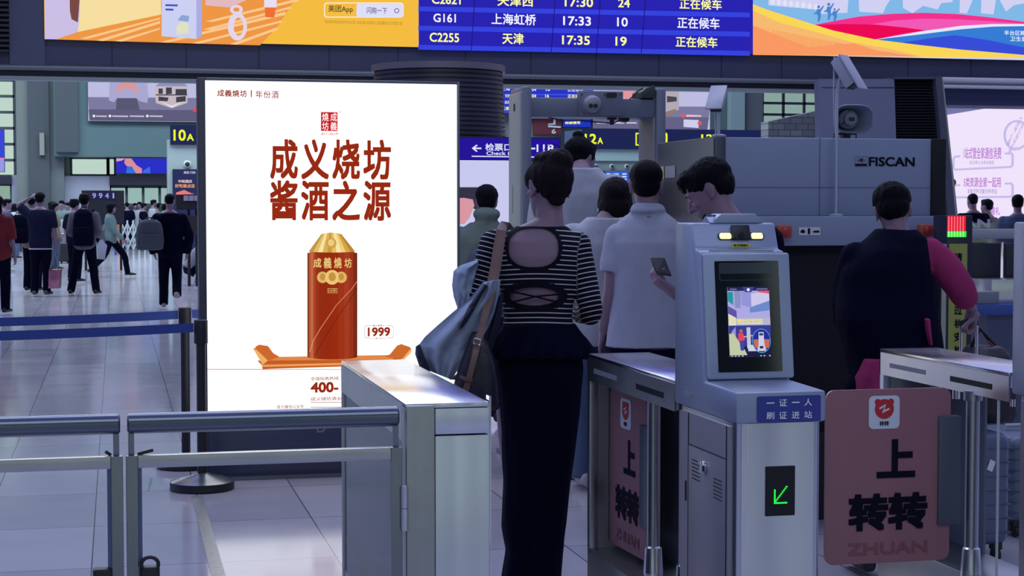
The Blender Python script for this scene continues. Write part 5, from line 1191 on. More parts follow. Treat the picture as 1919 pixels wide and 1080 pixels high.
def fuse(mb, name, voxel, smooth=3, disp=None):
    """grow one continuous skin over overlapping solids"""
    me = mb.mesh(name + '_raw'); o = bpy.data.objects.new('tmp', me); COL.objects.link(o)
    r = o.modifiers.new('r', 'REMESH'); r.mode = 'VOXEL'; r.voxel_size = voxel
    if smooth:
        s = o.modifiers.new('s', 'SMOOTH'); s.factor = .5; s.iterations = smooth
    dg = bpy.context.evaluated_depsgraph_get(); dg.update()
    out = bpy.data.meshes.new_from_object(o.evaluated_get(dg)); bpy.data.objects.remove(o); bpy.data.meshes.remove(me)
    out.name = name; out.materials.clear()
    if disp:
        n = len(out.vertices); nr = [v.normal.copy() for v in out.vertices]
        for v, q in zip(out.vertices, nr): v.co = v.co + q * disp(v.co, q)
    for p in out.polygons: p.use_smooth = True
    return out
def wrinkle(amp, sc=(9, 9, 5)):
    def f(p, n):
        q = Vector((p.x * sc[0], p.y * sc[1], p.z * sc[2])); return amp * (noise.noise(q) + .5 * noise.noise(q * 2.3 + Vector((7, 3, 1))))
    return f
def strands(amp, sc=(70, 70, 14)):
    return lambda p, n: amp * noise.noise(Vector((p.x * sc[0], p.y * sc[1], p.z * sc[2])))

def loft(mb, st, n=28, e=2.3):
    """st: (centre, half-width vector, half-depth vector) from bottom to top"""
    V = []; Fs = []
    for c, hw, hd in st:
        for k in range(n):
            a = 2 * math.pi * k / n; ca, sa = math.cos(a), math.sin(a)
            V.append(Vector(c) + Vector(hw) * math.copysign(abs(ca) ** (2 / e), ca) + Vector(hd) * math.copysign(abs(sa) ** (2 / e), sa))
    m = len(st)
    for i in range(m - 1):
        for k in range(n): Fs.append((i * n + k, i * n + (k + 1) % n, (i + 1) * n + (k + 1) % n, (i + 1) * n + k))
    Fs.append(tuple(range(n - 1, -1, -1))); Fs.append(tuple(range((m - 1) * n, m * n)))
    mb.add(V, Fs)
def catmull(P, R_, sub=5):
    P = [Vector(p) for p in P]; out = []; rr_ = []
    for i in range(len(P) - 1):
        p0 = P[max(i - 1, 0)]; p1 = P[i]; p2 = P[i + 1]; p3 = P[min(i + 2, len(P) - 1)]
        for k in range(sub):
            t = k / sub; t2, t3 = t * t, t * t * t
            out.append(.5 * ((2 * p1) + (p2 - p0) * t + (2 * p0 - 5 * p1 + 4 * p2 - p3) * t2 + (3 * p1 - p0 - 3 * p2 + p3) * t3)); rr_.append(R_[i] + (R_[i + 1] - R_[i]) * t)
    out.append(P[-1]); rr_.append(R_[-1]); return out, rr_
def limb(mb, P, R_, sub=4, n=16, caps=True):
    pts, rr_ = catmull(P, R_, sub); mb.tube(pts, 0, n=n, rads=rr_)
    if caps:
        mb.ell(pts[0], rr_[0], rr_[0], rr_[0], n=12, m=8); mb.ell(pts[-1], rr_[-1], rr_[-1], rr_[-1], n=12, m=8)
def hand(mb, w, d, n, side, s=1.0, curl=(18, 26, 20), grip=None, thumb=None, spread=.004):
    """wrist w, pointing along d, palm facing n, thumb on +side of d x n"""
    d = Vector(d).normalized(); n = Vector(n); n = (n - d * n.dot(d)).normalized(); u = d.cross(n) * side; w = Vector(w)
    loft(mb, [(w + d * (a * s), u * (b * s), n * (c * s)) for a, b, c in ((-.012, .024, .019), (.0, .026, .018), (.025, .035, .016), (.055, .041, .014), (.085, .040, .011), (.093, .036, .009))], n=16)
    for i in range(4):
        L = (.070, .078, .073, .057)[i] * s; r = (.0088, .0088, .0084, .0075)[i] * s
        p = w + d * (.082 * s) + u * ((.030 - .020 * i) * s); ang = 0; P = [p - d * .01 * s, p]
        cc = [c * (1 + .08 * i) for c in (grip or curl)]
        fan = u * ((1.5 - i) * spread)
        for j, fr in enumerate((.44, .31, .25)):
            ang += cc[j]; p = p + (d * math.cos(R(ang)) + n * math.sin(R(ang))) * (L * fr) + fan * .3; P.append(p)
        limb(mb, P, [r * 1.05, r, r * .98, r * .92, r * .8], sub=2, n=8)
    tb = w + d * (.022 * s) + u * (.030 * s) + n * .004 * s
    td = Vector(thumb).normalized() if thumb is not None else (d * .72 + u * .55 + n * .35).normalized()
    t2 = (td + d * .35 + n * .2 - u * .2).normalized()
    limb(mb, [tb - td * .012 * s, tb + td * .030 * s, tb + td * .030 * s + t2 * .030 * s, tb + td * .030 * s + t2 * .054 * s], [.0135 * s, .0115 * s, .0105 * s, .0085 * s], sub=2, n=8)
def frame(f, up=ZV):
    f = Vector(f).normalized(); r = f.cross(Vector(up)).normalized(); u = r.cross(f); return Matrix((r, f, u)).transposed()
def head(mb, c, f, up=ZV, s=1.0, fem=False, ear=True):
    M = frame(f, up); c = Vector(c); T = lambda x, y, z: c + M @ Vector((x * s, y * s, z * s)); q = .94 if fem else 1.0
    ax, ay, az = M @ Vector((1, 0, 0)), M @ Vector((0, 1, 0)), M @ Vector((0, 0, 1))
    loft(mb, [(T(0, y, z), ax * (hw * s * q), ay * (hd * s)) for z, hw, y, hd in ((-.122, .012, .068, .014), (-.115, .024, .064, .026), (-.098, .041, .048, .044), (-.070, .055, .032, .062), (-.035, .063, .016, .080), (.0, .068, .006, .089), (.035, .071, .0, .094), (.065, .068, -.003, .090), (.090, .056, -.008, .074), (.106, .036, -.012, .048), (.113, .014, -.013, .02))], n=26, e=2.15)
    mb.ell(T(0, -.030, .025), .070 * s, .075 * s, .080 * s, rot=M)
    limb(mb, [T(0, .092, .012), T(0, .106, -.012), T(0, .114, -.030)], [.008 * s, .010 * s, .0125 * s], sub=2, n=10)       # nose
    for sx in (-1, 1):
        mb.ell(T(sx * .012, .100, -.034), .009 * s, .010 * s, .007 * s, rot=M)
        mb.ell(T(sx * .033, .083, .022), .021 * s, .010 * s, .008 * s, rot=M)      # brow
        mb.ell(T(sx * .040, .068, -.022), .020 * s, .016 * s, .018 * s, rot=M)     # cheek
        mb.ell(T(sx * .032, .0775, .002), .0135 * s, .0095 * s, .0085 * s, rot=M)    # eyelids over the ball
        if ear:
            P = []
            for a in range(-60, 241, 30): P.append(T(sx * (.077 + .006 * math.sin(R(a))), -.014 - .014 * math.cos(R(a)) * (1), -.004 + .029 * math.sin(R(a))))
            mb.tube(P, .0045 * s, n=8); mb.ell(T(sx * .074, -.012, -.004), .006 * s, .015 * s, .027 * s, rot=M, n=12, m=8); mb.ell(T(sx * .075, -.004, -.034), .006 * s, .008 * s, .010 * s, rot=M, n=10, m=8)
            mb.ell(T(sx * .0765, -.0145, .0), .0085 * s, .009 * s, .012 * s, rot=M, n=10, m=8)
    mb.ell(T(0, .091, -.060), .023 * s, .011 * s, .0065 * s, rot=M); mb.ell(T(0, .089, -.071), .020 * s, .011 * s, .0065 * s, rot=M)   # lips
    mb.ell(T(0, .078, -.100), .019 * s, .016 * s, .014 * s, rot=M)      # chin
    return T, M

class Fig:
    def __init__(s, label, loc, H=1.72, rz=0.0, fem=False, voxel=.02, group=None, J=None, z0=0.0):
        s.o = thing('person', label, 'person', loc, group, rz); s.H = H; s.k = H / 1.72; s.fem = fem; s.vx = voxel
        h = H; sw = .098 if fem else .108
        s.J = {'pelvis': (0, 0, .53 * h), 'waist': (0, .0, .62 * h), 'chest': (0, .0, .73 * h), 'neck': (0, -.012 * h, .835 * h), 'head': (0, .012 * h, .932 * h)}
        for sd, n in ((-1, 'L'), (1, 'R')):
            s.J.update({'sh' + n: (sd * sw * h, -.005 * h, .790 * h), 'el' + n: (sd * (sw + .028) * h, -.012 * h, .63 * h), 'wr' + n: (sd * (sw + .034) * h, .03 * h, .485 * h), 'hp' + n: (sd * .05 * h, 0, .52 * h), 'kn' + n: (sd * .056 * h, .012 * h, .285 * h), 'an' + n: (sd * .06 * h, -.012 * h, .045 * h)})
        if J:
            s.J.update(J)
        s.J = {k: Vector(v) for k, v in s.J.items()}
        s.f = Vector((0, 1, 0)); s.face = Vector((0, 1, 0)); s.up = Vector((0, 0, 1)); s.hopt = {'L': {}, 'R': {}}; s.toe = {'L': Vector((-.15, 1, 0)), 'R': Vector((.15, 1, 0))}
        s.sil = None
    def torso_st(s, grow=0.0, z0=None, z1=None, flare=0.0):
        J, h = s.J, s.H
        if s.sil: st = [(Vector(c), Vector(a), Vector(b)) for c, a, b in s.sil]
        else:
            lat = (J['shR'] - J['shL']).normalized(); hl = (J['hpR'] - J['hpL']).normalized()
            tab = ((.455, .060, .055, 0), (.475, .086, .062, 0), (.52, .099, .068, 0), (.56, .094, .064, .2), (.615, .076, .056, .4), (.67, .080, .060, .6), (.72, .088, .066, .8), (.765, .096, .062, 1), (.795, .096, .052, 1), (.815, .080, .046, 1), (.832, .058, .040, 1), (.848, .040, .036, 1)) if s.fem else ((.455, .066, .060, 0), (.475, .088, .064, 0), (.52, .097, .069, 0), (.56, .094, .066, .2), (.61, .090, .063, .4), (.67, .097, .068, .6), (.72, .106, .072, .8), (.765, .114, .066, 1), (.795, .112, .055, 1), (.815, .092, .048, 1), (.832, .066, .042, 1), (.850, .046, .038, 1))
            st = []
            for z, hw, hd, t in tab:
                zz = z * h
                chain = [J['pelvis'], J['waist'], J['chest'], J['neck']]
                zs = [.53 * h, .62 * h, .73 * h, .835 * h]
                if zz <= zs[0]: c = J['pelvis'] + (J['waist'] - J['pelvis']) * ((zz - zs[0]) / (zs[1] - zs[0]))
                else:
                    for i in range(3):
                        if zz <= zs[i + 1] or i == 2:
                            c = chain[i] + (chain[i + 1] - chain[i]) * ((zz - zs[i]) / (zs[i + 1] - zs[i])); break
                ax = hl.lerp(lat, t).normalized(); ay = ZV.cross(ax).normalized()
                st.append((c, ax * (hw * h), ay * (hd * h)))
        out = []
        for c, a, b in st:
            if z0 is not None and c.z < z0 - 1e-6: continue
            if z1 is not None and c.z > z1 + 1e-6: continue
            f = flare * max(0, (s.J['waist'].z - c.z) / (.1 * h)) if flare else 0
            out.append((c, a.normalized() * (a.length + grow + f), b.normalized() * (b.length + grow + f)))
        return out
    def body(s, m=None, feet=False, hands='LR', arms='LR', legs='LR'):
        mb = MB(); J, k = s.J, s.k; q = .88 if s.fem else 1.0
        loft(mb, s.torso_st())
        limb(mb, [J['neck'] - (J['head'] - J['neck']).normalized() * .04 * k, J['neck'] + (J['head'] - J['neck']) * .35, J['head'] - Vector(s.face) * .018 * k - s.up * .03 * k], [.062 * k * q, .053 * k * q, .053 * k * q], sub=3)
        head(mb, J['head'], s.face, s.up, k * .985, s.fem)
        for n in arms:
            a, e, w = J['sh' + n], J['el' + n], J['wr' + n]
            limb(mb, [a, a.lerp(e, .5), e, e.lerp(w, .3), w], [.050 * k * q, .046 * k * q, .038 * k * q, .039 * k * q, .026 * k * q])
            if n in hands:
                o = dict(s.hopt[n]); dd = o.pop('d', (w - e).normalized()); nn = o.pop('n', Vector((-1 if n == 'R' else 1, .25, 0)))
                sd = o.pop('side', None)
                if sd is None: sd = -1 if n == 'L' else 1
                hand(mb, w, dd, nn, sd, k, **o)
        for n in legs:
            a, kn, an = J['hp' + n], J['kn' + n], J['an' + n]
            limb(mb, [a, a.lerp(kn, .5), kn, kn.lerp(an, .3), kn.lerp(an, .75), an], [.084 * k, .074 * k, .053 * k, .055 * k, .040 * k, .036 * k])
            if feet:
                t = Vector(s.toe[n]).normalized(); limb(mb, [an - t * .04 * k - ZV * .025 * k, an + t * .07 * k - ZV * .03 * k, an + t * .15 * k - ZV * .045 * k], [.034 * k, .034 * k, .022 * k], sub=3)
        b = link_mesh('body', fuse(mb, 'body', s.vx, 2), m or M_skin, s.o); s.b = b; return b
    def top(s, name, m, sleeve=.5, ease=.014, hem=.47, neck=.845, flare=0.0, arms='LR', wr=.004, slack=1.0, sub='LR', vx=None, post=None, extra=None):
        """sleeve: 0 none, .5 to the elbow, 1 to the wrist"""
        mb = MB(); J, k = s.J, s.k; q = .88 if s.fem else 1.0
        st = s.torso_st(ease, hem * s.H if hem else None, neck * s.H, flare)
        loft(mb, st)
        for n in arms:
            if sleeve <= 0: break
            a, e, w = J['sh' + n], J['el' + n], J['wr' + n]
            P = [a, a.lerp(e, .5), e, e.lerp(w, .5), w]; Rr = [(.050 * q + ease) * k, (.047 * q + ease * 1.2 * slack) * k, (.040 * q + ease * 1.2 * slack) * k, (.038 * q + ease * slack) * k, (.028 * q + ease) * k]
            m_ = sleeve * 4; i = int(m_)
            PP, RR = P[:i + 1], Rr[:i + 1]
            if m_ > i and i < 4: PP.append(P[i].lerp(P[i + 1], m_ - i)); RR.append(Rr[i] + (Rr[i + 1] - Rr[i]) * (m_ - i))
            limb(mb, PP, RR, caps=False); mb.ell(PP[0], RR[0], RR[0], RR[0], n=14, m=10)
        if extra: extra(mb)
        me = fuse(mb, name, vx or s.vx, 3, wrinkle(wr) if wr else None)
        if post: post(me)
        return link_mesh(name, me, m, s.o)
    def legs(s, name, m, rad=(.098, .088, .075, .07, .066), length=1.0, top=.575, ease=.012, wr=.004, vx=None):
        mb = MB(); J, k = s.J, s.k
        loft(mb, s.torso_st(ease, .455 * s.H, top * s.H)) if not s.sil else loft(mb, s.torso_st(ease, None, top * s.H))
        for n in 'LR':
            a, kn, an = J['hp' + n], J['kn' + n], J['an' + n]; an = kn.lerp(an, 1.0) if length >= 1 else kn.lerp(an, max(0, (length - .5) * 2))
            limb(mb, [a - ZV * .0, a.lerp(kn, .5), kn, kn.lerp(an, .5), an - ZV * (.012 if length >= 1 else 0)], [r * k for r in rad], caps=False)
            mb.ell(a, rad[0] * k, rad[0] * k, rad[0] * k)
        return link_mesh(name, fuse(mb, name, vx or s.vx, 3, wrinkle(wr) if wr else None), m, s.o)
    def shoes(s, m):
        for n in 'LR':
            an = s.J['an' + n]; t = Vector(s.toe[n]).normalized(); k = s.k; mb = MB(); r = t.cross(ZV).normalized(); up = r.cross(t)
            b = an - up * (.045 * k)
            loft(mb, [(b - t * .075 * k + up * .03 * k, r * .022 * k, up * .026 * k), (b - t * .05 * k + up * .042 * k, r * .036 * k, up * .042 * k), (b + t * .0 * k + up * .045 * k, r * .040 * k, up * .045 * k), (b + t * .08 * k + up * .034 * k, r * .046 * k, up * .034 * k), (b + t * .15 * k + up * .026 * k, r * .042 * k, up * .026 * k), (b + t * .195 * k + up * .018 * k, r * .022 * k, up * .014 * k)], n=18, e=2.6)
            if len(mb.v):
                me = fuse(mb, 'shoe', min(s.vx, .012), 2); link_mesh('shoe', me, m, s.o)
    def hair(s, style='short', m=None, vx=None, amp=.004):
        mb = MB(); k = s.k; M = frame(s.face, s.up); c = s.J['head']; T = lambda x, y, z: c + M @ Vector((x * k, y * k, z * k))
        E = lambda x, y, z, a, b, d: mb.ell(T(x, y, z), a * k, b * k, d * k, rot=M, n=24, m=16)
        if style in ('short', 'crop', 'messy'):
            g = {'short': .006, 'crop': .002, 'messy': .016}[style]
            E(0, -.014, .047, .077 + g, .097 + g, .073 + g); E(0, -.048, .0, .066 + g * .7, .052 + g, .062)
            E(0, .045, .080, .060 + g * .6, .048 + g * .6, .034 + g)
            for sx in (-1, 1): E(sx * .054, .006, .044, .021, .036, .030)
            if style == 'messy':
                for i in range(9): a = i * 40; E(.045 * math.cos(R(a)), -.02 + .06 * math.sin(R(a)), .10, .035, .035, .03)
        elif style == 'bob':
            E(0, -.016, .036, .088, .106, .090); E(0, -.050, -.045, .082, .062, .085)
            for sx in (-1, 1): E(sx * .068, -.010, -.035, .026, .052, .085)
            E(0, .05, .075, .062, .050, .04)
        elif style == 'updo':
            E(0, -.014, .036, .081, .100, .084); E(0, -.046, .002, .064, .050, .056); E(.016, -.052, .086, .052, .056, .050)
            E(-.018, -.02, .096, .045, .055, .032); E(0, -.058, -.046, .034, .022, .026)
            for sx in (-1, 1): E(sx * .058, .02, .03, .024, .04, .04)
        elif style == 'topknot':
            E(0, -.014, .040, .084, .104, .086); E(0, -.050, -.005, .068, .054, .070); E(0, .045, .078, .062, .05, .036); E(-.012, -.03, .132, .034, .034, .026)
            for sx in (-1, 1): E(sx * .056, .012, .028, .022, .038, .036)
        elif style == 'long':
            E(0, -.016, .036, .088, .106, .090); loft(mb, [(T(0, -.07, z), (M @ Vector((1, 0, 0))) * w * k, (M @ Vector((0, 1, 0))) * d * k) for z, w, d in ((-.30, .05, .02), (-.24, .07, .03), (-.10, .08, .04), (.0, .078, .05))])
        elif style == 'stubble':
            E(0, -.016, .040, .0745, .095, .079); E(0, -.046, .005, .062, .050, .055)
        return link_mesh('hair', fuse(mb, 'hair', vx or min(s.vx, .01), 2, strands(amp)), m or M_hair, s.o)
    def cap(s, m):
        mb = MB(); k = s.k; M = frame(s.face, s.up); c = s.J['head']; T = lambda x, y, z: c + M @ Vector((x * k, y * k, z * k))
        mb.ell(T(0, -.012, .055), .088 * k, .108 * k, .078 * k, rot=M); mb.ell(T(0, .12, .045), .062 * k, .07 * k, .012 * k, rot=M)
        return link_mesh('cap', fuse(mb, 'cap', .012, 2), m, s.o)

def eyes(fg):
    k = fg.k; M = frame(fg.face, fg.up); c = fg.J['head']; T = lambda x, y, z: c + M @ Vector((x * k, y * k, z * k))
    for sx in (-1, 1): MB().ell(T(sx * .032, .0845, -.002), .0105 * k, .0052 * k, .0032 * k, rot=M, n=12, m=8).build('eye', M_black, None).parent = fg.o
    for sx in (-1, 1): MB().ell(T(sx * .033, .0905, .024), .018 * k, .004 * k, .0035 * k, rot=M, n=12, m=8).build('eyebrow', M_hair, None).parent = fg.o

class Px:
    """positions in a figure's own axes (x: camera right, y: away, z: up) read off the photograph at depth D"""
    def __init__(s, px, D):
        p = atD(px, 391, D); s.loc = Vector((p.x, p.y, 0)); s.D = D; s.rz = -YAW
        s.m = Matrix.Rotation(YAW, 3, 'Z')
    def __call__(s, px, py, dy=0.0): return s.m @ (atD(px, py, s.D + dy) - s.loc)
    def row(s, py, x0, x1, hd, dy=0.0):
        a, b = s(x0, py, dy), s(x1, py, dy); return ((a + b) / 2, Vector(((b.x - a.x) / 2, 0, 0)), Vector((0, hd, 0)))
# ================================================================ the queue: people near the gates
# --- woman in the striped cut-out top
P = Px(1012, 5.9)
wm = Fig('woman with pinned-up hair in a striped open-back top and wide black trousers', P.loc, 1.655, P.rz, True, .0055)
wm.J.update({'head': P(1029, 351, .01), 'neck': P(1030, 408, 0.0), 'chest': P(1003, 500, 0), 'waist': P(1006, 590, 0), 'pelvis': P(1008, 680, 0),
             'shL': P(925, 457, .0), 'elL': P(893, 566, -.02), 'wrL': P(905, 600, .20), 'shR': P(1081, 460, .0), 'elR': P(1108, 584, -.03), 'wrR': P(1085, 590, .20),
             'hpL': P(968, 700), 'hpR': P(1045, 700), 'knL': P(975, 930), 'knR': P(1025, 930), 'anL': P(975, 1138), 'anR': P(1012, 1138)})
wm.up = Vector((-.03, .05, 1)).normalized(); wm.face = Vector((-.42, .9, -.06))
wm.sil = [P.row(740, 945, 1075, .10), P.row(700, 934, 1086, .118), P.row(660, 938, 1084, .115), P.row(625, 944, 1076, .10), P.row(595, 949, 1068, .088), P.row(560, 945, 1072, .088), P.row(520, 936, 1080, .098), P.row(480, 927, 1086, .102), P.row(452, 930, 1086, .090), P.row(436, 950, 1072, .072), P.row(424, 972, 1058, .058), P.row(412, 1000, 1056, .05)]
wm.hopt['L'] = {'d': Vector((.35, .9, .1)), 'n': Vector((.3, -.2, 1)), 'curl': (35, 45, 30)}
wm.hopt['R'] = {'d': Vector((-.35, .85, .3)), 'n': Vector((-.8, 0, .5)), 'curl': (35, 45, 30)}
wm.body()
def stripes_mat():
    m = bpy.data.materials.new('striped_knit'); m.use_nodes = True; nt = m.node_tree; b = nt.nodes['Principled BSDF']; N, L = nt.nodes, nt.links
    at = N.new('ShaderNodeAttribute'); at.attribute_name = 'stripe'; fr = N.new('ShaderNodeMath'); fr.operation = 'FRACT'; L.new(at.outputs['Fac'], fr.inputs[0])
    lt = N.new('ShaderNodeMath'); lt.operation = 'LESS_THAN'; L.new(fr.outputs[0], lt.inputs[0]); lt.inputs[1].default_value = .20
    a2 = N.new('ShaderNodeAttribute'); a2.attribute_name = 'rim'; ml = N.new('ShaderNodeMath'); ml.operation = 'MULTIPLY'; L.new(lt.outputs[0], ml.inputs[0]); L.new(a2.outputs['Fac'], ml.inputs[1])
    mx = N.new('ShaderNodeMix'); mx.data_type = 'RGBA'; L.new(ml.outputs[0], mx.inputs['Factor']); mx.inputs['A'].default_value = (.004, .004, .012, 1); mx.inputs['B'].default_value = (.50, .50, .54, 1)
    L.new(mx.outputs['Result'], b.inputs['Base Color']); b.inputs['Roughness'].default_value = .85; b.inputs['Specular IOR Level'].default_value = .15
    return m
oc, oa, ob = P(1000, 464, -.1), P(1047, 464, -.1).x - P(1000, 464, -.1).x, P(1000, 427, -.1).z - P(1000, 464, -.1).z
lc, la, lb_ = P(1001, 556, -.1), P(1048, 556, -.1).x - P(1001, 556, -.1).x, P(1001, 539, -.1).z - P(1001, 556, -.1).z
def cut_back(me):
    """stripe coordinate, openings in the back, dark binding round them"""
    bm = bmesh.new(); bm.from_mesh(me)
    holes = ((oc, oa, ob, 2.5), (lc, la, lb_, 2.0))
    def inside(v, h):
        c, a, b, e = h; return abs((v.x - c.x) / a) ** e + abs((v.z - c.z) / b) ** e
    for h in holes:
        dele = [f for f in bm.faces if all(v.co.y < .01 and inside(v.co, h) < 1.0 for v in f.verts)]
        bmesh.ops.delete(bm, geom=dele, context='FACES')
    for v in bm.verts:
        if v.is_boundary and v.co.y < .02:
            for h in holes:
                g = inside(v.co, h)
                if .6 < g < 1.5:
                    c, a, b, e = h; f = g ** (-1 / e); v.co.x = c.x + (v.co.x - c.x) * f; v.co.z = c.z + (v.co.z - c.z) * f
    bm.to_mesh(me); bm.free()
    st = me.attributes.new('stripe', 'FLOAT', 'POINT'); rm = me.attributes.new('rim', 'FLOAT', 'POINT')
    pitch = .0166; J = wm.J
    segs = []
    for n in 'LR':
        a, e, w = J['sh' + n], J['el' + n], J['wr' + n]; segs.append((n, a, e, w))
    for i, v in enumerate(me.vertices):
        p = v.co; val = (p.z + .10 * (p.x) * 0 - .012 * math.cos((p.x - P(1005, 500).x) * 9)) / pitch
        for n, a, e, w in segs:
            d1 = (e - a); tu = (p - a).dot(d1) / d1.length_squared; t1 = max(0.0, min(1, tu)); q1 = (p - (a + d1 * t1)).length
            d2 = (w - e); t2 = max(0, min(1, (p - e).dot(d2) / d2.length_squared)); q2 = (p - (e + d2 * t2)).length
            side = (p.x < P(930, 500).x) if n == 'L' else (p.x > P(1081, 500).x + max(0, (p.z - P(1081, 470).z)) * .25)
            if side and min(q1, q2) < .085:
                val = -(tu * d1.length) / pitch + .3
        st.data[i].value = val
        g = 1.0
        if p.y < .03:
            for h, thr, pad in ((holes[0], 1, .024), (holes[1], 1, .030)):
                c, a, b, e = h; q = abs((p.x - c.x) / (a + pad * (.55 if h is holes[0] else 1))) ** e + abs((p.z - c.z) / (b + pad * (.55 if h is holes[0] else .8))) ** e
                if q < 1: g = 0.0
        if p.z > P(1000, 428).z or p.z < P(1000, 609).z: g = 0.0
        rm.data[i].value = g
wm.top('striped_top', stripes_mat(), 1.0, .008, P(1000, 628).z / wm.H, P(1000, 417).z / wm.H, wr=.0025, slack=.7, post=cut_back)
# straps crossing the lower opening
sm = MB(); yb = lambda px, py: P(px, py, -.104)
for q in (((960, 547), (1003, 556), (1045, 567)), ((962, 566), (1003, 556), (1046, 552))):
    sm.tube([yb(*r) for r in q], .0028, n=8)
sm.build('back_straps', C_black, None, smooth=60).parent = wm.o
mb = MB()
loft(mb, [P.row(668, 893, 1119, .155), P.row(655, 899, 1114, .15), P.row(636, 917, 1102, .132), P.row(618, 938, 1086, .113), P.row(606, 944, 1078, .104)], n=40, e=2.1)
link_mesh('peplum', fuse(mb, 'peplum', .006, 3, lambda p, n: .007 * math.sin(math.atan2(p.y, p.x) * 11 + p.x * 30) * max(0, min(1, (P(1000, 615).z - p.z) / .09))), C_black, wm.o)
mb = MB()
loft(mb, [P.row(720, 928, 1090, .13), P.row(690, 926, 1092, .135), P.row(650, 932, 1088, .125), P.row(620, 944, 1078, .105)], n=36)
loft(mb, [P.row(1160, 938, 1010, .11, .02), P.row(1080, 941, 1006, .105), P.row(1030, 948, 1005, .10), P.row(985, 940, 1012, .10), P.row(900, 942, 1020, .105), P.row(800, 938, 1030, .12), P.row(700, 928, 1050, .13)], n=28)
loft(mb, [P.row(1160, 968, 1050, .11, -.03), P.row(1080, 972, 1053, .105), P.row(1000, 978, 1058, .10), P.row(950, 980, 1064, .10), P.row(880, 985, 1073, .108), P.row(800, 985, 1083, .12), P.row(700, 975, 1091, .13)], n=28)
link_mesh('wide_trousers', fuse(mb, 'wide_trousers', .007, 4, wrinkle(.006, (14, 14, 3))), C_black, wm.o)
wm.shoes(C_shoeb)
wm.hair('updo', M_hairb, .0055, .004)
mb = MB(); limb(mb, [P(1018, 283, -.03), P(1030, 271, -.02), P(1044, 272, -.02), P(1052, 281, -.02)], [.0012] * 4, sub=4, n=6, caps=False)
mb.build('loose_hair', M_hairb, None).parent = wm.o
# --- shoulder bag and the denim jacket over her arm
def wpt(px, py, D): return atD(px, py, D)
Mleather = mat('brown_leather', (.15, .072, .066), rough=.45, noise_amt=.1); Mbag = mat('dark_bag_leather', (.012, .011, .024), rough=.4, noise_amt=.15, bump=.15)
DB = 5.70
bag = thing('shoulder_bag', 'dark shoulder bag with a brown leather strap hanging behind the striped-top woman', 'bag', wpt(895, 760, DB))
mb = MB()
def wrow(py, x0, x1, hd, D=DB):
    a, b = wpt(x0, py, D), wpt(x1, py, D); return ((a + b) / 2, (b - a) / 2, Vector((math.sin(YAW), math.cos(YAW), 0)) * hd)
loft(mb, [wrow(768, 862, 934, .03), wrow(755, 846, 938, .05), wrow(720, 850, 936, .058), wrow(680, 862, 930, .055), wrow(645, 876, 918, .045), wrow(622, 884, 905, .03)], n=28, e=2.8)
me = fuse(mb, 'bag_body', .006, 3, wrinkle(.003, (16, 16, 8))); 
for v in me.vertices: v.co -= bag.location
link_mesh('bag_body', me, Mbag, bag)
def ribbon(pts, ws, nm, m, par, D, th=.004):
    n_ = Vector((math.sin(YAW), math.cos(YAW), 0)); V = []; Fs = []
    for i, ((x, y, dd), w) in enumerate(zip(pts, ws)):
        c = wpt(x, y, D + dd); x0, y0, d0 = pts[max(i - 1, 0)]; x1, y1, d1 = pts[min(i + 1, len(pts) - 1)]
        t = (wpt(x1, y1, D + d1) - wpt(x0, y0, D + d0)).normalized(); s_ = t.cross(n_).normalized() * (w / 2)
        nn = s_.cross(t).normalized() * (th / 2)
        V += [c + s_ + nn, c - s_ + nn, c - s_ - nn, c + s_ - nn]
    for i in range(len(pts) - 1):
        for k in range(4): Fs.append((i * 4 + k, i * 4 + (k + 1) % 4, (i + 1) * 4 + (k + 1) % 4, (i + 1) * 4 + k))
    Fs += [(3, 2, 1, 0), tuple((len(pts) - 1) * 4 + k for k in range(4))]
    return MB().add(V, Fs).build(nm, m, par, bevel=.001, smooth=40)
ribbon([(958, 432, .34), (950, 423, .24), (944, 421, .17), (940, 432, .10), (935, 460, .075), (929, 500, .06), (922, 535, .035), (914, 565, .0), (909, 590, -.03), (902, 620, -.05)], [.026, .028, .030, .034, .036, .037, .037, .034, .024, .021], 'shoulder_strap', Mleather, bag, 5.72)
ribbon([(906, 610, -.05), (896, 640, -.075), (889, 668, -.085)], [.024] * 3, 'strap_buckle_band', Mleather, bag, 5.72)
ribbon([(893, 655, -.085), (884, 690, -.10), (874, 728, -.10), (868, 748, -.10)], [.020] * 4, 'front_strap', Mleather, bag, 5.72, .003)
ribbon([(862, 706, -.105), (873, 711, -.112), (886, 714, -.105)], [.009, .012, .009], 'strap_loop', Mleather, bag, 5.72)
ribbon([(896, 646, -.07), (906, 650, -.06), (914, 657, -.05)], [.012, .010, .006], 'bag_tab', Mleather, bag, 5.72)
ring = MB(); rc = [wpt(x, y, 5.635) for x, y in ((889, 634), (901, 637), (899, 647), (887, 644))]; ring.tube(rc + [rc[0]], .0022, n=8); ring.build('buckle', M_chrome, bag)
DJ = 5.78
jk = thing('denim_jacket', 'pale denim jacket draped over the striped-top woman\'s left arm', 'jacket', wpt(850, 640, DJ))
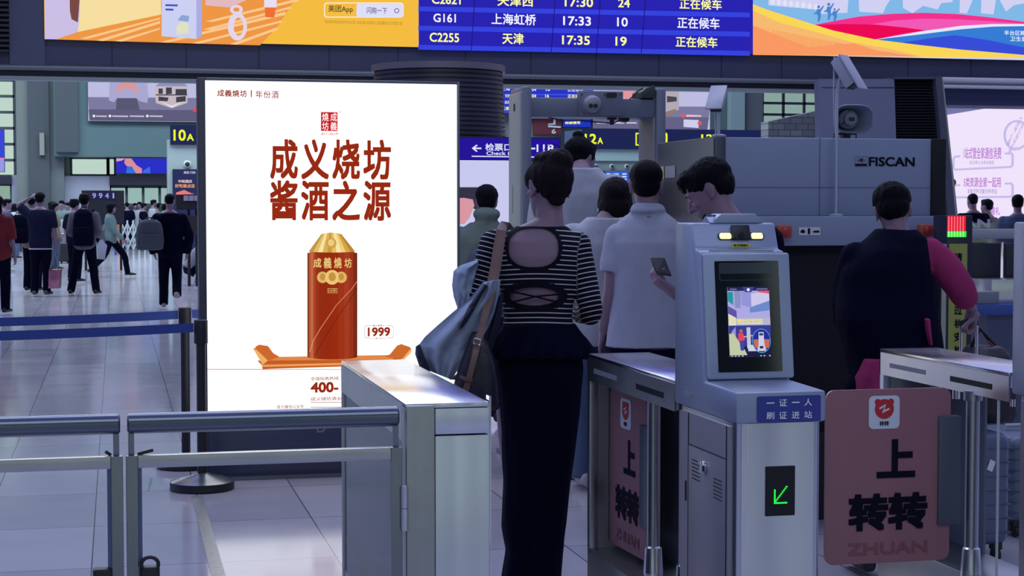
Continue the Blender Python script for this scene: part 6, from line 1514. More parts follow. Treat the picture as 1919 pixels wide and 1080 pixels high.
def cloth_sheet(outline_rows, nm, m, D, fold, seed, th=.012, par=jk):
    """draped cloth: rows of (left px, right px) from top to bottom with folds in depth"""
    V = []; Fs = []; n = 26; F_ = Vector((math.sin(YAW), math.cos(YAW), 0)); rows = []
    for (xa, ya, xb, yb_) in outline_rows: rows.append((xa, ya, xb, yb_))
    m_ = 40; R2 = []
    for i in range(m_):
        f = i / (m_ - 1) * (len(rows) - 1); a = min(int(f), len(rows) - 2); t = f - a; t = t * t * (3 - 2 * t) * .4 + t * .6; R2.append([rows[a][q] + (rows[a + 1][q] - rows[a][q]) * t for q in range(4)])
    for i, (xa, ya, xb, yb_) in enumerate(R2):
        for k in range(n):
            f = k / (n - 1); dep = fold * (math.sin(f * 9 + seed + i * .05) + .6 * math.sin(f * 17 + seed * 2 - i * .08)) + .008 * noise.noise(Vector((f * 5, i * .2, seed))) - .035 * math.sin(math.pi * f)
            V.append(wpt(xa + (xb - xa) * f, ya + (yb_ - ya) * f, D + dep))
    N0 = len(V); V += [p + F_ * (th + .03 * math.sin(math.pi * ((j % n) / (n - 1)))) for j, p in enumerate(V)]
    for i in range(m_ - 1):
        for k in range(n - 1):
            q = (i * n + k, i * n + k + 1, (i + 1) * n + k + 1, (i + 1) * n + k); Fs.append(q); Fs.append(tuple(N0 + z for z in reversed(q)))
    for i in range(m_ - 1):
        for k in (0, n - 1): Fs.append((i * n + k, (i + 1) * n + k, N0 + (i + 1) * n + k, N0 + i * n + k))
    for k in range(n - 1):
        for i in (0, m_ - 1): Fs.append((i * n + k, i * n + k + 1, N0 + i * n + k + 1, N0 + i * n + k))
    return MB().add(V, Fs).build(nm, m, par, smooth=50)
cloth_sheet([(894, 487, 897, 495), (862, 498, 892, 512), (850, 508, 888, 530), (847, 535, 884, 550), (850, 556, 880, 566), (856, 574, 868, 580)], 'jacket_shoulder', C_denim, 5.86, .008, 1.3)
cloth_sheet([(904, 530, 938, 524), (880, 560, 934, 556), (848, 586, 926, 588), (818, 612, 914, 616), (796, 632, 896, 646), (784, 648, 880, 664), (790, 672, 862, 688), (806, 696, 846, 712)], 'jacket_front', C_denim, 5.74, .016, .4)
cloth_sheet([(906, 532, 914, 536), (890, 556, 902, 556), (878, 574, 890, 580), (868, 594, 874, 606), (860, 610, 864, 618)], 'jacket_placket', mat('navy_lining', (.014, .015, .045), rough=.8), 5.70, .003, 2.0, .01)
cloth_sheet([(779, 650, 787, 646), (778, 664, 796, 672), (786, 688, 806, 698), (802, 703, 826, 714)], 'jacket_hem', mat('navy_lining', (.014, .015, .045), rough=.8), 5.725, .004, .9, .012)
cloth_sheet([(928, 560, 944, 548), (900, 606, 938, 606), (884, 650, 926, 650), (870, 690, 905, 690), (842, 712, 870, 712)], 'jacket_inside', mat('navy_lining', (.014, .015, .045), rough=.8), 5.80, .006, 3.0)

# --- man in the white polo shirt
P = Px(1215, 8.1)
pm = Fig('man in a white polo shirt seen from behind, left of the ticket kiosk', P.loc, 1.73, P.rz, False, .007)
pm.J.update({'head': P(1211, 348, .01), 'neck': P(1213, 398, -.02), 'chest': P(1215, 470), 'waist': P(1213, 570), 'pelvis': P(1213, 650), 'shL': P(1159, 443), 'elL': P(1146, 545, -.02), 'wrL': P(1131, 622, .06), 'shR': P(1266, 441), 'elR': P(1284, 540, .0), 'wrR': P(1268, 600, .16), 'hpL': P(1178, 668), 'hpR': P(1248, 668), 'knL': P(1180, 815, .05), 'knR': P(1246, 815, .02), 'anL': P(1180, 958, .02), 'anR': P(1243, 958, -.02)})
pm.sil = [P.row(720, 1152, 1272, .11), P.row(690, 1142, 1282, .13), P.row(650, 1140, 1284, .135), P.row(600, 1146, 1280, .128), P.row(550, 1150, 1279, .122), P.row(500, 1150, 1284, .13), P.row(455, 1148, 1284, .125), P.row(428, 1154, 1276, .10), P.row(412, 1168, 1260, .08), P.row(402, 1182, 1246, .07), P.row(392, 1190, 1238, .06)]
pm.face = Vector((.10, 1, -.05)); pm.hopt['L'] = {'d': Vector((-.12, .1, -1)), 'n': Vector((.9, -.3, 0)), 'curl': (15, 22, 16)}
pm.body()
def polo_extra(mb):
    limb(mb, [P(1188, 396, .0), P(1190, 388, -.05), P(1212, 386, -.085), P(1236, 387, -.05), P(1240, 395, 0)], [.016] * 5, sub=4, caps=True)
    limb(mb, [P(1186, 398, .0), P(1188, 394, -.06), P(1212, 394, -.095), P(1238, 394, -.06), P(1242, 398, 0)], [.015] * 5, sub=4, caps=True)
pm.top('polo_shirt', C_polo, .34, .014, P(1213, 656).z / pm.H, P(1213, 396).z / pm.H, wr=.006, slack=1.5, extra=polo_extra)
pm.legs('trousers', C_black, (.098, .09, .078, .076, .075), top=P(1213, 640).z / pm.H)
pm.shoes(C_shoe); pm.hair('crop', M_hair, .006, .002)

# --- man looking down at his phone, partly behind the kiosk
P = Px(1368, 6.75)
ph = Fig('man in black bending his head over a phone behind the ticket kiosk', P.loc, 1.71, P.rz, False, .006)
ph.J.update({'head': P(1331, 356, .03), 'neck': P(1362, 409, .0), 'chest': P(1368, 480), 'waist': P(1372, 590), 'pelvis': P(1372, 680), 'shL': P(1302, 452, .04), 'elL': P(1296, 560, .03), 'wrL': P(1264, 548, -.13), 'shR': P(1440, 452, .0), 'elR': P(1452, 570, .0), 'wrR': P(1400, 640, .20), 'hpL': P(1335, 690), 'hpR': P(1410, 690), 'knL': P(1337, 870, .03), 'knR': P(1410, 870, .03), 'anL': P(1337, 1030), 'anR': P(1412, 1030)})
ph.sil = [P.row(760, 1310, 1434, .11), P.row(720, 1302, 1442, .12), P.row(680, 1300, 1444, .125), P.row(600, 1304, 1438, .115), P.row(540, 1300, 1440, .12), P.row(490, 1296, 1444, .12), P.row(455, 1300, 1440, .10), P.row(430, 1322, 1412, .08), P.row(414, 1338, 1392, .06)]
ph.face = Vector((-.80, .26, -.54)); ph.up = Vector((-.45, .10, .89)).normalized()
ph.hopt['L'] = {'d': Vector((-.80, -.12, .52)), 'n': Vector((.45, .35, .82)), 'side': 1, 'curl': (38, 42, 28), 'thumb': Vector((-.35, .35, .85))}
ph.body(); ph.top('black_shirt', C_black, .55, .012, .46, P(1362, 404).z / ph.H, wr=.004)
ph.legs('trousers', C_black); ph.shoes(C_shoe); ph.hair('short', M_hair, .006, .005); eyes(ph)
mb = MB(); kk = ph.k; M_ = frame(ph.face, ph.up); cH = ph.J['head']
for i in range(16):
    a = random.Random(i).random; x = (a() - .5) * .10; z = .045 + a() * .05
    mb.ell(cH + M_ @ Vector((x, .085 - abs(x) * .3 + a() * .012, z)) * kk, .014, .016, .014, n=10, m=8)
link_mesh('fringe', fuse(mb, 'fringe', .005, 2, strands(.003)), M_hair, ph.o)
fw = P.m.inverted()
phone = thing('smartphone', 'dark smartphone held in the hand of the man in black', 'phone', P.loc + fw @ P(1238, 505, -.14))
q = [P.loc + fw @ P(x, y, d) for x, y, d in ((1217, 481, -.13), (1246, 483, -.115), (1259, 516, -.17), (1230, 511, -.185))]
nrm_ = (q[1] - q[0]).cross(q[3] - q[0]).normalized()
MB().prism(q, nrm_ * .009).build('phone_case', mat('phone_black', (.012, .012, .02), rough=.3), phone, bevel=.003)
MB().prism([q[0].lerp(q[2], .06) + nrm_ * (.0095 if nrm_.z > 0 else -.001), q[1].lerp(q[3], .06) + nrm_ * (.0095 if nrm_.z > 0 else -.001), q[2].lerp(q[0], .06) + nrm_ * (.0095 if nrm_.z > 0 else -.001), q[3].lerp(q[1], .06) + nrm_ * (.0095 if nrm_.z > 0 else -.001)], nrm_ * .0006).build('phone_screen', M_black, phone, smooth=0)

# --- woman with bobbed hair
P = Px(1133, 8.95)
bb = Fig('woman with bobbed dark hair and a loose white top, left of the polo shirt man', P.loc, 1.69, P.rz, True, .009)
bb.J['head'] = P(1154, 376, .06); bb.face = Vector((.25, 1, -.15))
bb.body(); bb.top('loose_white_top', C_white, .55, .03, .44, .848, flare=.02, wr=.008); bb.legs('trousers', C_blue, top=.60); bb.shoes(C_shoe); bb.hair('bob', M_hairb, .008, .004)
MB().ell(P(1121.5, 394, .03), .006, .006, .009).build('earring', M_white, None).parent = bb.o
# --- young person in a white T-shirt inside the detector frame
P = Px(1086, 9.5)
P.loc.z = .24
tt = Fig('dark-haired person in a white T-shirt walking through the metal detector', P.loc, 1.725, P.rz, False, .009)
tt.J['head'] = P(1087, 299, .09); tt.face = Vector((.62, .78, -.25)); tt.up = Vector((.06, .1, 1)).normalized()
tt.J['elR'] = tt.J['elR'] + Vector((.03, .02, 0)); tt.J['wrR'] = tt.J['elR'] + Vector((.0, .16, -.16))
tt.body(); tt.top('white_t_shirt', C_white, .42, .022, .44, .850, wr=.007); tt.legs('trousers', C_grey); tt.shoes(C_shoe); tt.hair('topknot', M_hair, .008, .003)
stp = MB().box(P.loc.x - .3, P.loc.x + .3, P.loc.y - .22, P.loc.y + .32, .002, .24).build('inspection_step', mat('step_grey', (.12, .13, .17), rough=.6), None, bevel=.008)
tag(stp, 'low grey inspection step under the person in the white T-shirt', 'step')
# --- hooded man beyond the light box
P = Px(908, 11.6)
hm = Fig('man in a grey-green hooded jacket standing between light box and metal detector', P.loc, 1.63, P.rz, False, .012)
hm.J['head'] = P(912, 378, .02)
hm.body(); 
hm.top('hooded_jacket', C_sage, 1.0, .03, .44, .85, wr=.008, extra=lambda mb: mb.ell(P(911, 402, -.05), .095, .08, .055)); hm.legs('trousers', C_navy); hm.shoes(C_shoeb); hm.hair('short', M_hair, .01)
bpk = MB()

# --- security guard bending over a suitcase
P = Px(1672, 6.9)
gd = Fig('security guard in a black vest with magenta sleeves gripping a suitcase handle', P.loc, 1.62, P.rz, True, .007)
gd.J.update({'head': P(1674, 396, .09), 'neck': P(1684, 440, .04), 'chest': P(1668, 530, .0), 'waist': P(1662, 630, -.05), 'pelvis': P(1660, 720, -.08), 'shL': P(1600, 492, .02), 'elL': P(1594, 600, .10), 'wrL': P(1680, 610, .30), 'shR': P(1744, 470, .02), 'elR': P(1795, 532, .03), 'wrR': P(1822, 580, .18), 'hpL': P(1622, 730, -.08), 'hpR': P(1700, 730, -.08), 'knL': P(1622, 900, -.02), 'knR': P(1702, 900, -.02), 'anL': P(1620, 1048, -.06), 'anR': P(1705, 1048, -.06)})
gd.sil = [P.row(800, 1602, 1722, .11, -.08), P.row(750, 1604, 1722, .125, -.08), P.row(690, 1604, 1726, .125, -.07), P.row(620, 1592, 1734, .12, -.05), P.row(560, 1588, 1736, .12, -.02), P.row(510, 1592, 1738, .12, 0), P.row(475, 1604, 1738, .105, .02), P.row(455, 1624, 1730, .085, .03), P.row(438, 1648, 1710, .06, .04)]
gd.face = Vector((.22, .86, -.40)); gd.up = Vector((-.05, .40, .9)).normalized()
gd.hopt['R'] = {'d': Vector((-.02, .35, -.94)), 'n': Vector((-.75, -.35, -.2)), 'grip': (55, 65, 45), 'side': -1, 'thumb': Vector((-.75, -.25, -.6))}
gd.body()
gd.top('magenta_shirt', C_pink, .80, .012, P(1660, 655, -.08).z / gd.H, P(1684, 448).z / gd.H, wr=.006, slack=1.9, vx=.007)
def vest_extra(mb):
    loft(mb, [P.row(738, 1600, 1722, .13, -.07), P.row(700, 1590, 1740, .155, -.07), P.row(660, 1582, 1768, .165, -.06), P.row(635, 1576, 1766, .165, -.05), P.row(600, 1566, 1760, .16, -.04), P.row(550, 1568, 1748, .15, -.01), P.row(505, 1576, 1742, .145, .0), P.row(470, 1592, 1741, .13, .02), P.row(445, 1626, 1736, .10, .03), P.row(430, 1642, 1718, .075, .035)], n=34)
    limb(mb, [P(1605, 485, .02), P(1589, 560, .05), P(1590, 600, .10)], [.07, .066, .06], caps=True)
mb = MB(); vest_extra(mb)
link_mesh('black_vest', fuse(mb, 'black_vest', .008, 3, wrinkle(.007, (8, 8, 5))), C_black, gd.o)
mb = MB(); loft(mb, [P.row(738, 1596, 1655, .15, -.09), P.row(700, 1598, 1650, .165, -.09), P.row(668, 1606, 1645, .165, -.08)], n=24)
link_mesh('shirt_tail', fuse(mb, 'shirt_tail', .008, 3), C_pink, gd.o)
mb = MB(); loft(mb, [P.row(648, 1742, 1746, .03, -.21), P.row(620, 1735, 1744, .03, -.21), P.row(597, 1733, 1742, .03, -.205)], n=14)
link_mesh('side_vent', fuse(mb, 'side_vent', .005, 2), C_pink, gd.o)
gd.legs('trousers', C_black, top=P(1660, 690, -.08).z / gd.H, ease=.004); gd.shoes(C_shoeb); gd.hair('short', M_hair, .006, .005)

# --- luggage behind the right-hand flap
def suitcase(label, X, Y, w, d, z0, z1, m, handle=None, hx=0.0, hy=0.0):
    t = thing('suitcase', label, 'suitcase', (X, Y, 0))
    o = MB().box(X - w / 2, X + w / 2, Y - d / 2, Y + d / 2, z0, z1).build('shell', m, t, bevel=.045, seg=5, smooth=50)
    rib = MB()
    for k in range(7): rib.box(X - w / 2 - .001, X + w / 2 + .001, Y - d / 2 - .002, Y + d / 2 + .002, z0 + (z1 - z0) * (.12 + k * .125) - .003, z0 + (z1 - z0) * (.12 + k * .125))
    rib.build('shell_ribs', mat('suitcase_rib', (.05, .065, .11), rough=.5), t, bevel=.0)
    MB().box(X - .004, X + .004, Y - d / 2 - .0, Y + d / 2 + .0, z0 + .05, z1 - .0).build('zip_band', M_black, t, smooth=0) if False else None
    for sx in (-1, 1):
        for sy in (-1, 1):
            MB().cyl((X + sx * (w / 2 - .05) - .012, Y + sy * (d / 2 - .04), .028), (X + sx * (w / 2 - .05) + .012, Y + sy * (d / 2 - .04), .028), .027, n=18).box(X + sx * (w / 2 - .05) - .02, X + sx * (w / 2 - .05) + .02, Y + sy * (d / 2 - .04) - .02, Y + sy * (d / 2 - .04) + .02, .05, z0 + .02).build('wheel', M_black, t, smooth=40)
    MB().tube([(X - .05, Y, z1 - .005), (X - .045, Y, z1 + .022), (X + .045, Y, z1 + .022), (X + .05, Y, z1 - .005)], .009).build('carry_handle', mat('silver_plastic', (.4, .42, .48), rough=.3), t, smooth=50)
    if handle:
        hw, hz = handle
        for sx in (-1, 1): MB().cyl((X + hx + sx * hw, Y + hy, z1 - .03), (X + hx + sx * hw, Y + hy, hz - .012), .007, n=14).build('handle_rod', M_chrome, t, smooth=50)
        MB().tube([(X + hx - hw, Y + hy, hz - .02), (X + hx - hw, Y + hy, hz - .004), (X + hx - hw + .012, Y + hy, hz), (X + hx + hw - .012, Y + hy, hz), (X + hx + hw, Y + hy, hz - .004), (X + hx + hw, Y + hy, hz - .02)], .011).build('handle_grip', mat('grip_black', (.02, .02, .03), rough=.3), t, smooth=50)
    return t
c = atD(1846, 391, 7.15); zt1, zb1 = atD(1846, 806, 7.2).z, .07
M_case = mat('slate_suitcase', (.085, .105, .185), rough=.35, noise_amt=.05)
hd = atD(1815, 601, 7.1)
sc1 = suitcase('slate blue ribbed suitcase gripped by the guard, a paper tag on its shell', hd.x + .062, hd.y + .13, .24, .36, .07, zt1, M_case, (.036, hd.z), -.06, -.13)
tg = [atY(x, y, hd.y - .0535) for x, y in ((1856, 861), (1866, 866), (1859, 885), (1849, 880))]
MB().prism(tg, (0, -.001, 0)).build('paper_tag', M_white, sc1, smooth=0)
c2 = atD(1905, 391, 7.75)
suitcase('large grey-blue suitcase at the right edge beside the tagged one', c2.x + .06, c2.y + .1, .30, .48, .07, atD(1900, 812, 7.75).z, mat('grey_blue_suitcase', (.10, .13, .20), rough=.4))
hb = thing('travel_bag', 'black patterned travel bag strapped on the slate blue suitcase', 'bag', (hd.x + .09, hd.y + .15, zt1 + .03))
mb = MB()
def brow(py, x0, x1, hdv, Y): a, b = atY(x0, py, Y), atY(x1, py, Y); return ((a + b) / 2, (b - a) / 2, Vector((0, hdv, 0)))
YB_ = hd.y + .16
loft(mb, [brow(788, 1812, 1884, .12, YB_), brow(770, 1806, 1892, .14, YB_), brow(700, 1806, 1890, .14, YB_), brow(665, 1812, 1882, .12, YB_), brow(648, 1822, 1868, .09, YB_)], n=30, e=2.8)
me = fuse(mb, 'bag_body', .008, 3, wrinkle(.005, (14, 14, 9)))
for v in me.vertices: v.co -= hb.location
link_mesh('bag_body', me, mat('patterned_bag_fabric', (.012, .010, .018), rough=.6, noise_amt=.9, noise_scale=35), hb)
MB().tube([atY(1820, 650, YB_), atY(1836, 616, YB_ - .02), atY(1848, 630, YB_), atY(1866, 650, YB_), atY(1884, 668, YB_)], .008).build('bag_strap', M_blackm, hb, smooth=50)
MB().tube([atY(1852, 640, YB_ - .03), atY(1866, 653, YB_ - .03)], .004).build('red_cord', mat('red_cord', (.35, .02, .03), rough=.5), hb)
# ================================================================ travellers in the depth of the hall
def far(label, px, D, H, top_m, leg_m, rz=0.0, fem=False, style='short', sleeve=.5, shoe=None, J=None, group=None, vx=None, hem=.45, topname='shirt', hairm=None, cap=None, face=None, walk=0.0, prep=None):
    P = Px(px, D)
    f = Fig(label, P.loc, H, P.rz + R(rz), fem, vx or max(.014, D * .00062), group)
    if walk:
        for n, s_ in (('L', 1), ('R', -1)):
            f.J['kn' + n] += Vector((0, .14 * s_ * walk + .05, 0)); f.J['an' + n] += Vector((0, .26 * s_ * walk - .02, .0)); 
            f.J['el' + n] += Vector((0, -.08 * s_ * walk, 0)); f.J['wr' + n] += Vector((0, -.16 * s_ * walk, .02))
        f.J['anR'] += Vector((0, 0, .05 * walk))
    if J:
        for k, v in J.items(): f.J[k] = f.J[k] + Vector(v)
    if face: f.face = Vector(face)
    if prep: prep(f)
    f.body(); f.top(topname, top_m, sleeve, .026, hem, .848, wr=.004); f.legs('trousers', leg_m); f.shoes(shoe or C_shoeb)
    if cap: f.hair(style, hairm); f.cap(cap)
    else: f.hair(style, hairm)
    return f
def backpack(label, f, off, w, h, d, m, rz=0.0):
    """soft rucksack hung on a figure's back"""
    mw = f.o.matrix_basis if False else Matrix.Translation(f.o.location) @ Matrix.Rotation(f.o.rotation_euler.z, 4, 'Z')
    c = mw @ Vector(off); t = thing('backpack', label, 'backpack', c, None, f.o.rotation_euler.z + rz)
    mb = MB(); X, Y = Vector((1, 0, 0)), Vector((0, 1, 0))
    loft(mb, [(Vector((0, 0, z * h)), X * (a * w), Y * (b * d)) for z, a, b in ((-.5, .40, .35), (-.46, .48, .46), (-.2, .5, .5), (.2, .47, .46), (.4, .40, .38), (.5, .22, .22))], e=3)
    link_mesh('bag_body', fuse(mb, 'bag_body', max(.012, f.vx * .8), 3, wrinkle(.006)), m, t)
    MB().box(-.36 * w, .36 * w, -.62 * d, -.3 * d, -.40 * h, .02 * h).build('front_pocket', m, None, bevel=.02).parent = t
    for sx in (-1, 1): MB().tube([(sx * .28 * w, .3 * d, .42 * h), (sx * .30 * w, .55 * d + .10, .50 * h), (sx * .32 * w, .55 * d + .16, .2 * h), (sx * .34 * w, .4 * d, -.35 * h)], .016, n=8).build('shoulder_strap', m, None, smooth=50).parent = t
    MB().tube([(-.05, .2 * d, .48 * h), (-.04, .2 * d, .56 * h), (.04, .2 * d, .56 * h), (.05, .2 * d, .48 * h)], .009, n=8).build('grab_loop', m, None, smooth=50).parent = t
    return t
h = 1.75
def raise_arm(f):
    f.J['elL'] = f.J['shL'] + Vector((-.19, .06, .14)); f.J['wrL'] = f.J['shL'] + Vector((.03, .02, .28))
a1 = far('man in a navy top with one hand raised to his head, carrying a shiny bag', 75, 28.7, 1.755, C_navy, C_black, sleeve=.42, prep=raise_arm, shoe=C_grey, topname='navy_top')
MB().lathe((0, 0, 0), [(.192, .0), (.196, .012), (.190, .022)], n=28).build('white_hem', C_white, None, smooth=50).parent = a1.o
w_ = [o for o in a1.o.children if o.name.startswith('white_hem')][0]; w_.location = (0, 0, .452 * 1.755); w_.scale = (1.02, .74, 1)
b1 = far('person in a pale top behind the man with the raised hand', 60, 30.2, 1.72, C_tan, C_black, rz=-8, sleeve=.5)
backpack('black rucksack on the person behind the man with the raised hand', b1, (-.13, -.26, 1.12), .34, .50, .20, C_black, R(30))
gb = atD(101, 500, 28.6)
gt = thing('carrier_bag', 'shiny pink and silver carrier bag hanging from the navy-topped man\'s hand', 'bag', (gb.x, gb.y, atD(101, 541, 28.6).z))
MB().prism([atD(x, y, 28.6) for x, y in ((90, 541), (111, 541), (113, 505), (91, 505))], (0.03, .16, 0)).build('bag_body', mat('pink_foil', (.42, .16, .26), rough=.25, metal=.7, noise_amt=.8, noise_scale=9), gt, bevel=.01)
MB().tube([atD(94, 505, 28.6), atD(99, 481, 28.6), atD(103, 476, 28.6), atD(106, 482, 28.6), atD(109, 505, 28.6)], .012, n=8).build('bag_handles', mat('grey_handles', (.14, .15, .19), rough=.5), gt, smooth=50)
c1 = far('man in a grey long-sleeved shirt with a black rucksack, feet apart', 158, 29.0, 1.72, C_grey, C_black, sleeve=1.0, style='messy', J={'knL': (-.07, 0, 0), 'anL': (-.14, 0, 0), 'knR': (.04, 0, 0), 'anR': (.09, 0, 0), 'wrL': (.05, .2, .18), 'wrR': (-.05, .2, .18)})
backpack('black rucksack on the man in the grey shirt', c1, (.05, -.27, 1.16), .36, .62, .22, C_black)
d1 = far('woman in a dark cap and teal shirt walking to the right', 207, 37.0, 1.60, C_teal, C_black, rz=-80, fem=True, style='bob', sleeve=.95, walk=1.5, cap=C_navy)
gk = atD(192, 470, 36.8); t_ = thing('tote_bag', 'pale tote bag swinging behind the capped woman', 'bag', (gk.x, gk.y, atD(192, 486, 36.8).z))
MB().prism([atD(x, y, 36.8) for x, y in ((183, 486), (196, 487), (201, 460), (188, 448), (181, 460))], (.02, .12, 0)).build('bag_body', cloth('pale_canvas', (.24, .26, .34)), t_, bevel=.02)
MB().tube([atD(188, 450, 36.8), atD(192, 432, 36.8), atD(197, 452, 36.8)], .012, n=8).build('bag_handles', C_grey, t_, smooth=50)
e1 = far('man in a black jacket walking away with a grey rucksack on one shoulder', 318, 25.0, 1.70, C_black, C_black, sleeve=1.0, style='stubble', shoe=mat('pale_trainer', (.40, .30, .30), rough=.6), J={'anR': (.02, -.30, .16), 'knR': (.0, -.02, .03), 'anL': (0, .05, 0), 'elL': (-.09, -.02, .0), 'elR': (.05, 0, 0)}, rz=6)
e1.toe['R'] = Vector((.1, .5, -.8))
backpack('slanting grey rucksack on the man in the black jacket', e1, (-.26, -.27, 1.10), .40, .44, .22, cloth('rucksack_grey', (.085, .09, .115)), R(12))
def crouch(f):
    hh = f.H
    f.J.update({'pelvis': Vector((.0, -.10, .30)), 'waist': Vector((0, -.02, .43)), 'chest': Vector((0, .08, .58)), 'neck': Vector((0, .20, .74)), 'head': Vector((0, .30, .88))})
    for n, sd in (('L', -1), ('R', 1)):
        f.J['hp' + n] = Vector((sd * .09, -.08, .30)); f.J['kn' + n] = Vector((sd * .13, .30, .44)); f.J['an' + n] = Vector((sd * .12, .12, .07)); f.J['sh' + n] = Vector((sd * .17, .17, .68)); f.J['el' + n] = Vector((sd * .19, .38, .52)); f.J['wr' + n] = Vector((sd * .06, .52, .46))
def crouched(label, px, D):
    P = Px(px, D); f = Fig(label, P.loc, 1.66, P.rz - R(60), False, .018); crouch(f)
    J = f.J; X = Vector((1, 0, 0))
    ch = [J['pelvis'] - Vector((0, .0, .08)), J['pelvis'], J['waist'], J['chest'], J['chest'].lerp(J['neck'], .6), J['neck']]
    f.sil = [(c, X * w, Vector((0, .7, -.5)).normalized() * d) for c, w, d in zip(ch, (.12, .165, .15, .175, .16, .07), (.10, .13, .12, .125, .10, .06))]
    f.face = Vector((0, .9, -.4)); f.up = Vector((0, .4, .9)).normalized()
    f.body(); 
    mb = MB(); loft(mb, [(c, a * 1.1, b * 1.12) for c, a, b in f.sil[1:]])
    for n in 'LR': limb(mb, [J['sh' + n], J['sh' + n].lerp(J['el' + n], .5), J['el' + n]], [.07, .066, .06])
    link_mesh('grey_shirt', fuse(mb, 'grey_shirt', .018, 3, wrinkle(.005)), cloth('pale_grey', (.20, .20, .26)), f.o)
    mb = MB(); loft(mb, [(c, a * 1.06, b * 1.06) for c, a, b in f.sil[:2]])
    for n in 'LR': limb(mb, [J['hp' + n], J['hp' + n].lerp(J['kn' + n], .5), J['kn' + n], J['kn' + n].lerp(J['an' + n], .5), J['an' + n]], [.10, .092, .078, .07, .06])
    link_mesh('trousers', fuse(mb, 'trousers', .018, 3), C_black, f.o); f.shoes(C_shoe); f.hair('short'); return f
crouched('person in a pale grey shirt crouching on the floor beside the light box', 362, 33.0)
far('person in dark red and black cut off at the left edge', -5, 23.8, 1.66, C_red, C_black, fem=True, style='long', sleeve=.5)
far('person in a grey T-shirt and jeans with folded arms at the left edge', 12, 39.5, 1.70, C_blue, C_jeans, rz=-60, sleeve=.4, shoe=C_shoe, J={'wrL': (.10, .22, .25), 'wrR': (-.10, .22, .25), 'elL': (0, .06, 0), 'elR': (0, .06, 0)})
backpack('blue-grey rucksack on the man in the grey-green hooded jacket', hm, (0.02, -.27, 1.02), .30, .40, .16, cloth('rucksack_blue', (.07, .085, .13)))
# waiting crowd in front of the shops
crowd = [
    (2, 47, 1.72, C_black, C_black, 20, 'short', 'dark-shirted man in the waiting crowd at the left edge of the picture'),
    (14, 52, 1.70, C_navy, C_navy, 60, 'messy', 'navy-shirted traveller turned sideways near the left edge'),
    (27, 50, 1.62, C_white, C_jeans, -30, 'bob', 'woman in white between the left edge and the raised-arm man'),
    (97, 44, 1.66, C_navy, C_black, -70, 'bob', 'dark-haired woman just right of the navy-topped man'),
    (116, 49.5, 1.71, C_teal, C_navy, 175, 'short', 'man in a teal shirt facing the camera, left of the rucksack man'),
    (101, 41, 1.62, C_tan, C_jeans, -110, 'bob', 'person in a tan top beside the silver suitcase'),
    (128, 52, 1.66, C_white, C_jeans, 150, 'short', 'person in white behind the teal shirt man'),
    (139, 34, 1.66, C_black, C_black, -30, 'messy', 'person in black partly hidden by the rucksack man'),
    (181, 50, 1.60, C_red, C_black, 40, 'long', 'long-haired person in red left of the capped woman'),
    (222, 62, 1.66, C_white, C_tan, 30, 'short', 'person in white right of the capped woman'),
    (238, 60, 1.70, C_black, C_black, 20, 'stubble', 'bald man in a black T-shirt before the lattice fence'),
    (253, 64, 1.68, C_blue, C_jeans, -150, 'short', 'person in slate blue behind the lattice fence'),
    (262, 63, 1.72, C_white, C_navy, 160, 'short', 'person in white behind the middle of the lattice fence'),
    (269, 59.5, 1.66, C_black, C_navy, -60, 'short', 'black-shirted man looking sideways at the right end of the lattice fence'),
    (287, 59, 1.78, C_white, C_jeans, -60, 'short', 'tall man in white left of the black jacket man'),
    (294, 61, 1.66, C_tan, C_black, 100, 'messy', 'brown-haired person half hidden by the tall man in white'),
    (345, 60, 1.66, C_red, C_black, 0, 'bob', 'person in red seen below the black display stand'),
    (360, 62, 1.62, C_white, C_jeans, 30, 'short', 'person in white beside the light box edge'),
    (40, 58, 1.66, C_sage, C_grey, 0, 'short', 'person in sage green far back at left'),
    (200, 62, 1.66, C_navy, C_black, 80, 'short', 'person in navy far back beneath the 9941 board'),
    (308, 60, 1.64, C_teal, C_black, -20, 'bob', 'woman in teal far back behind the black jacket man'),
]
for px, D, H, tm, lm, rz, st, lab in crowd:
    far(lab, px, D, H, tm, lm, rz=rz, fem=st in ('bob', 'long'), style=st, sleeve=.45, group='travellers waiting before the shops', vx=.032)
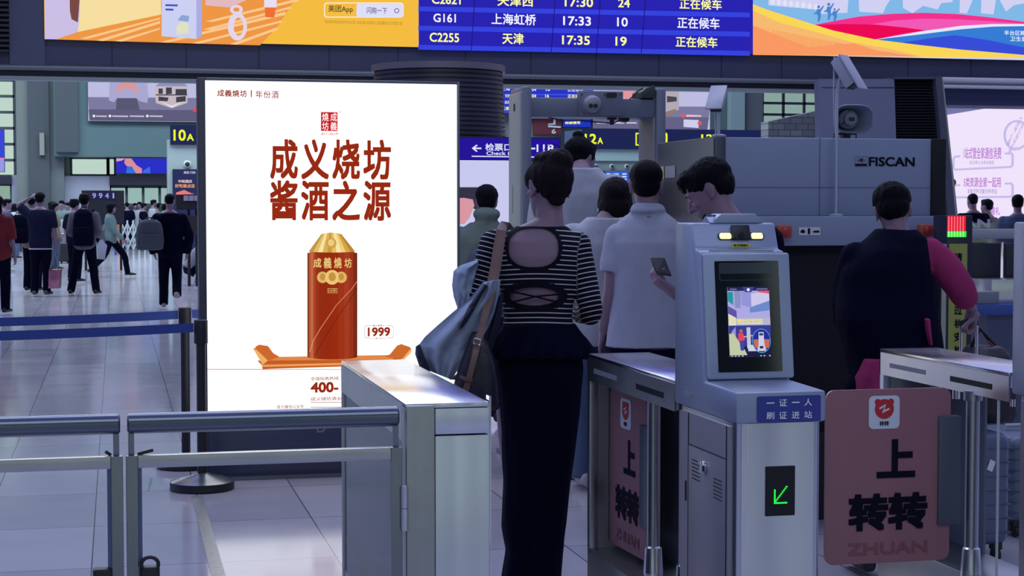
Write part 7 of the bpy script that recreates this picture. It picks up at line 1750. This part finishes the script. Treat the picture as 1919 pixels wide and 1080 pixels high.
# their luggage
def small_case(label, px, py0, py1, D, w, m):
    c = atD(px, 391, D); z = atD(px, py0, D).z; t = thing('suitcase', label, 'suitcase', (c.x, c.y, 0), 'suitcases of the waiting crowd')
    MB().box(c.x - w / 2, c.x + w / 2, c.y - .13, c.y + .13, .05, z).build('shell', m, t, bevel=.04, seg=3)
    for sx in (-1, 1): MB().cyl((c.x + sx * w * .35, c.y - .12, .025), (c.x + sx * w * .35, c.y + .12, .025), .025).build('wheel', M_black, t)
    MB().tube([(c.x - .08, c.y, z - .02), (c.x - .08, c.y, z + .25), (c.x + .08, c.y, z + .25), (c.x + .08, c.y, z - .02)], .01).build('pull_handle', M_steeld, t)
small_case('silver suitcase left of the man with the black rucksack', 113, 437, 492, 46.5, .52, mat('silver_case', (.36, .38, .44), rough=.4))
small_case('black suitcase between the silver suitcase and the rucksack man', 127, 455, 492, 46, .50, mat('black_case', (.012, .014, .02), rough=.5))
small_case('tan suitcase behind the raised-arm man', 27, 425, 470, 59, .62, mat('tan_case', (.16, .11, .10), rough=.5))
bq = atD(121, 421, 46.3); bt_ = thing('gift_bag', 'white and red carrier bag on top of the silver suitcase', 'bag', (bq.x, bq.y, atD(113, 437, 46.5).z))
MB().box(bq.x - .2, bq.x + .18, bq.y - .08, bq.y + .08, atD(113, 437, 46.5).z, atD(121, 412, 46.3).z).build('bag_body', mat('white_paper_bag', (.45, .47, .50), rough=.6), bt_, bevel=.02)
MB().box(bq.x - .02, bq.x + .16, bq.y - .09, bq.y - .08, atD(121, 432, 46.3).z, atD(121, 420, 46.3).z).build('red_print', M_red, bt_, smooth=0)
# three people before the white wall at right
r1 = far('bald man in a black vest with white letters before the white advertising wall', 1823, 25.0, 1.70, C_black, C_black, style='stubble', sleeve=.5, rz=8)
# letters on his back
_c = atD(1823, 419, 24.72); text('SAN', _c, Vector((math.cos(YAW), -math.sin(YAW), 0)), ZV, h=.13, w=.50, m=M_white, parent=r1.o, bold=.04).location = (0, 0, 0)
_tx = [o for o in r1.o.children if o.name.startswith('lettering')][0]
_mi = (Matrix.Translation(r1.o.location) @ Matrix.Rotation(r1.o.rotation_euler.z, 4, 'Z')).inverted()
for v in _tx.data.vertices: v.co = _mi @ (v.co + r1.o.location)
far('slim person in dark clothes right of the bald man in the lettered vest', 1851, 26, 1.62, C_grey, C_black, sleeve=.45, rz=40)
far('man in a slate blue shirt at the right edge before the white wall', 1907, 22.5, 1.66, C_blue, C_navy, sleeve=.5, rz=-15, style='short')
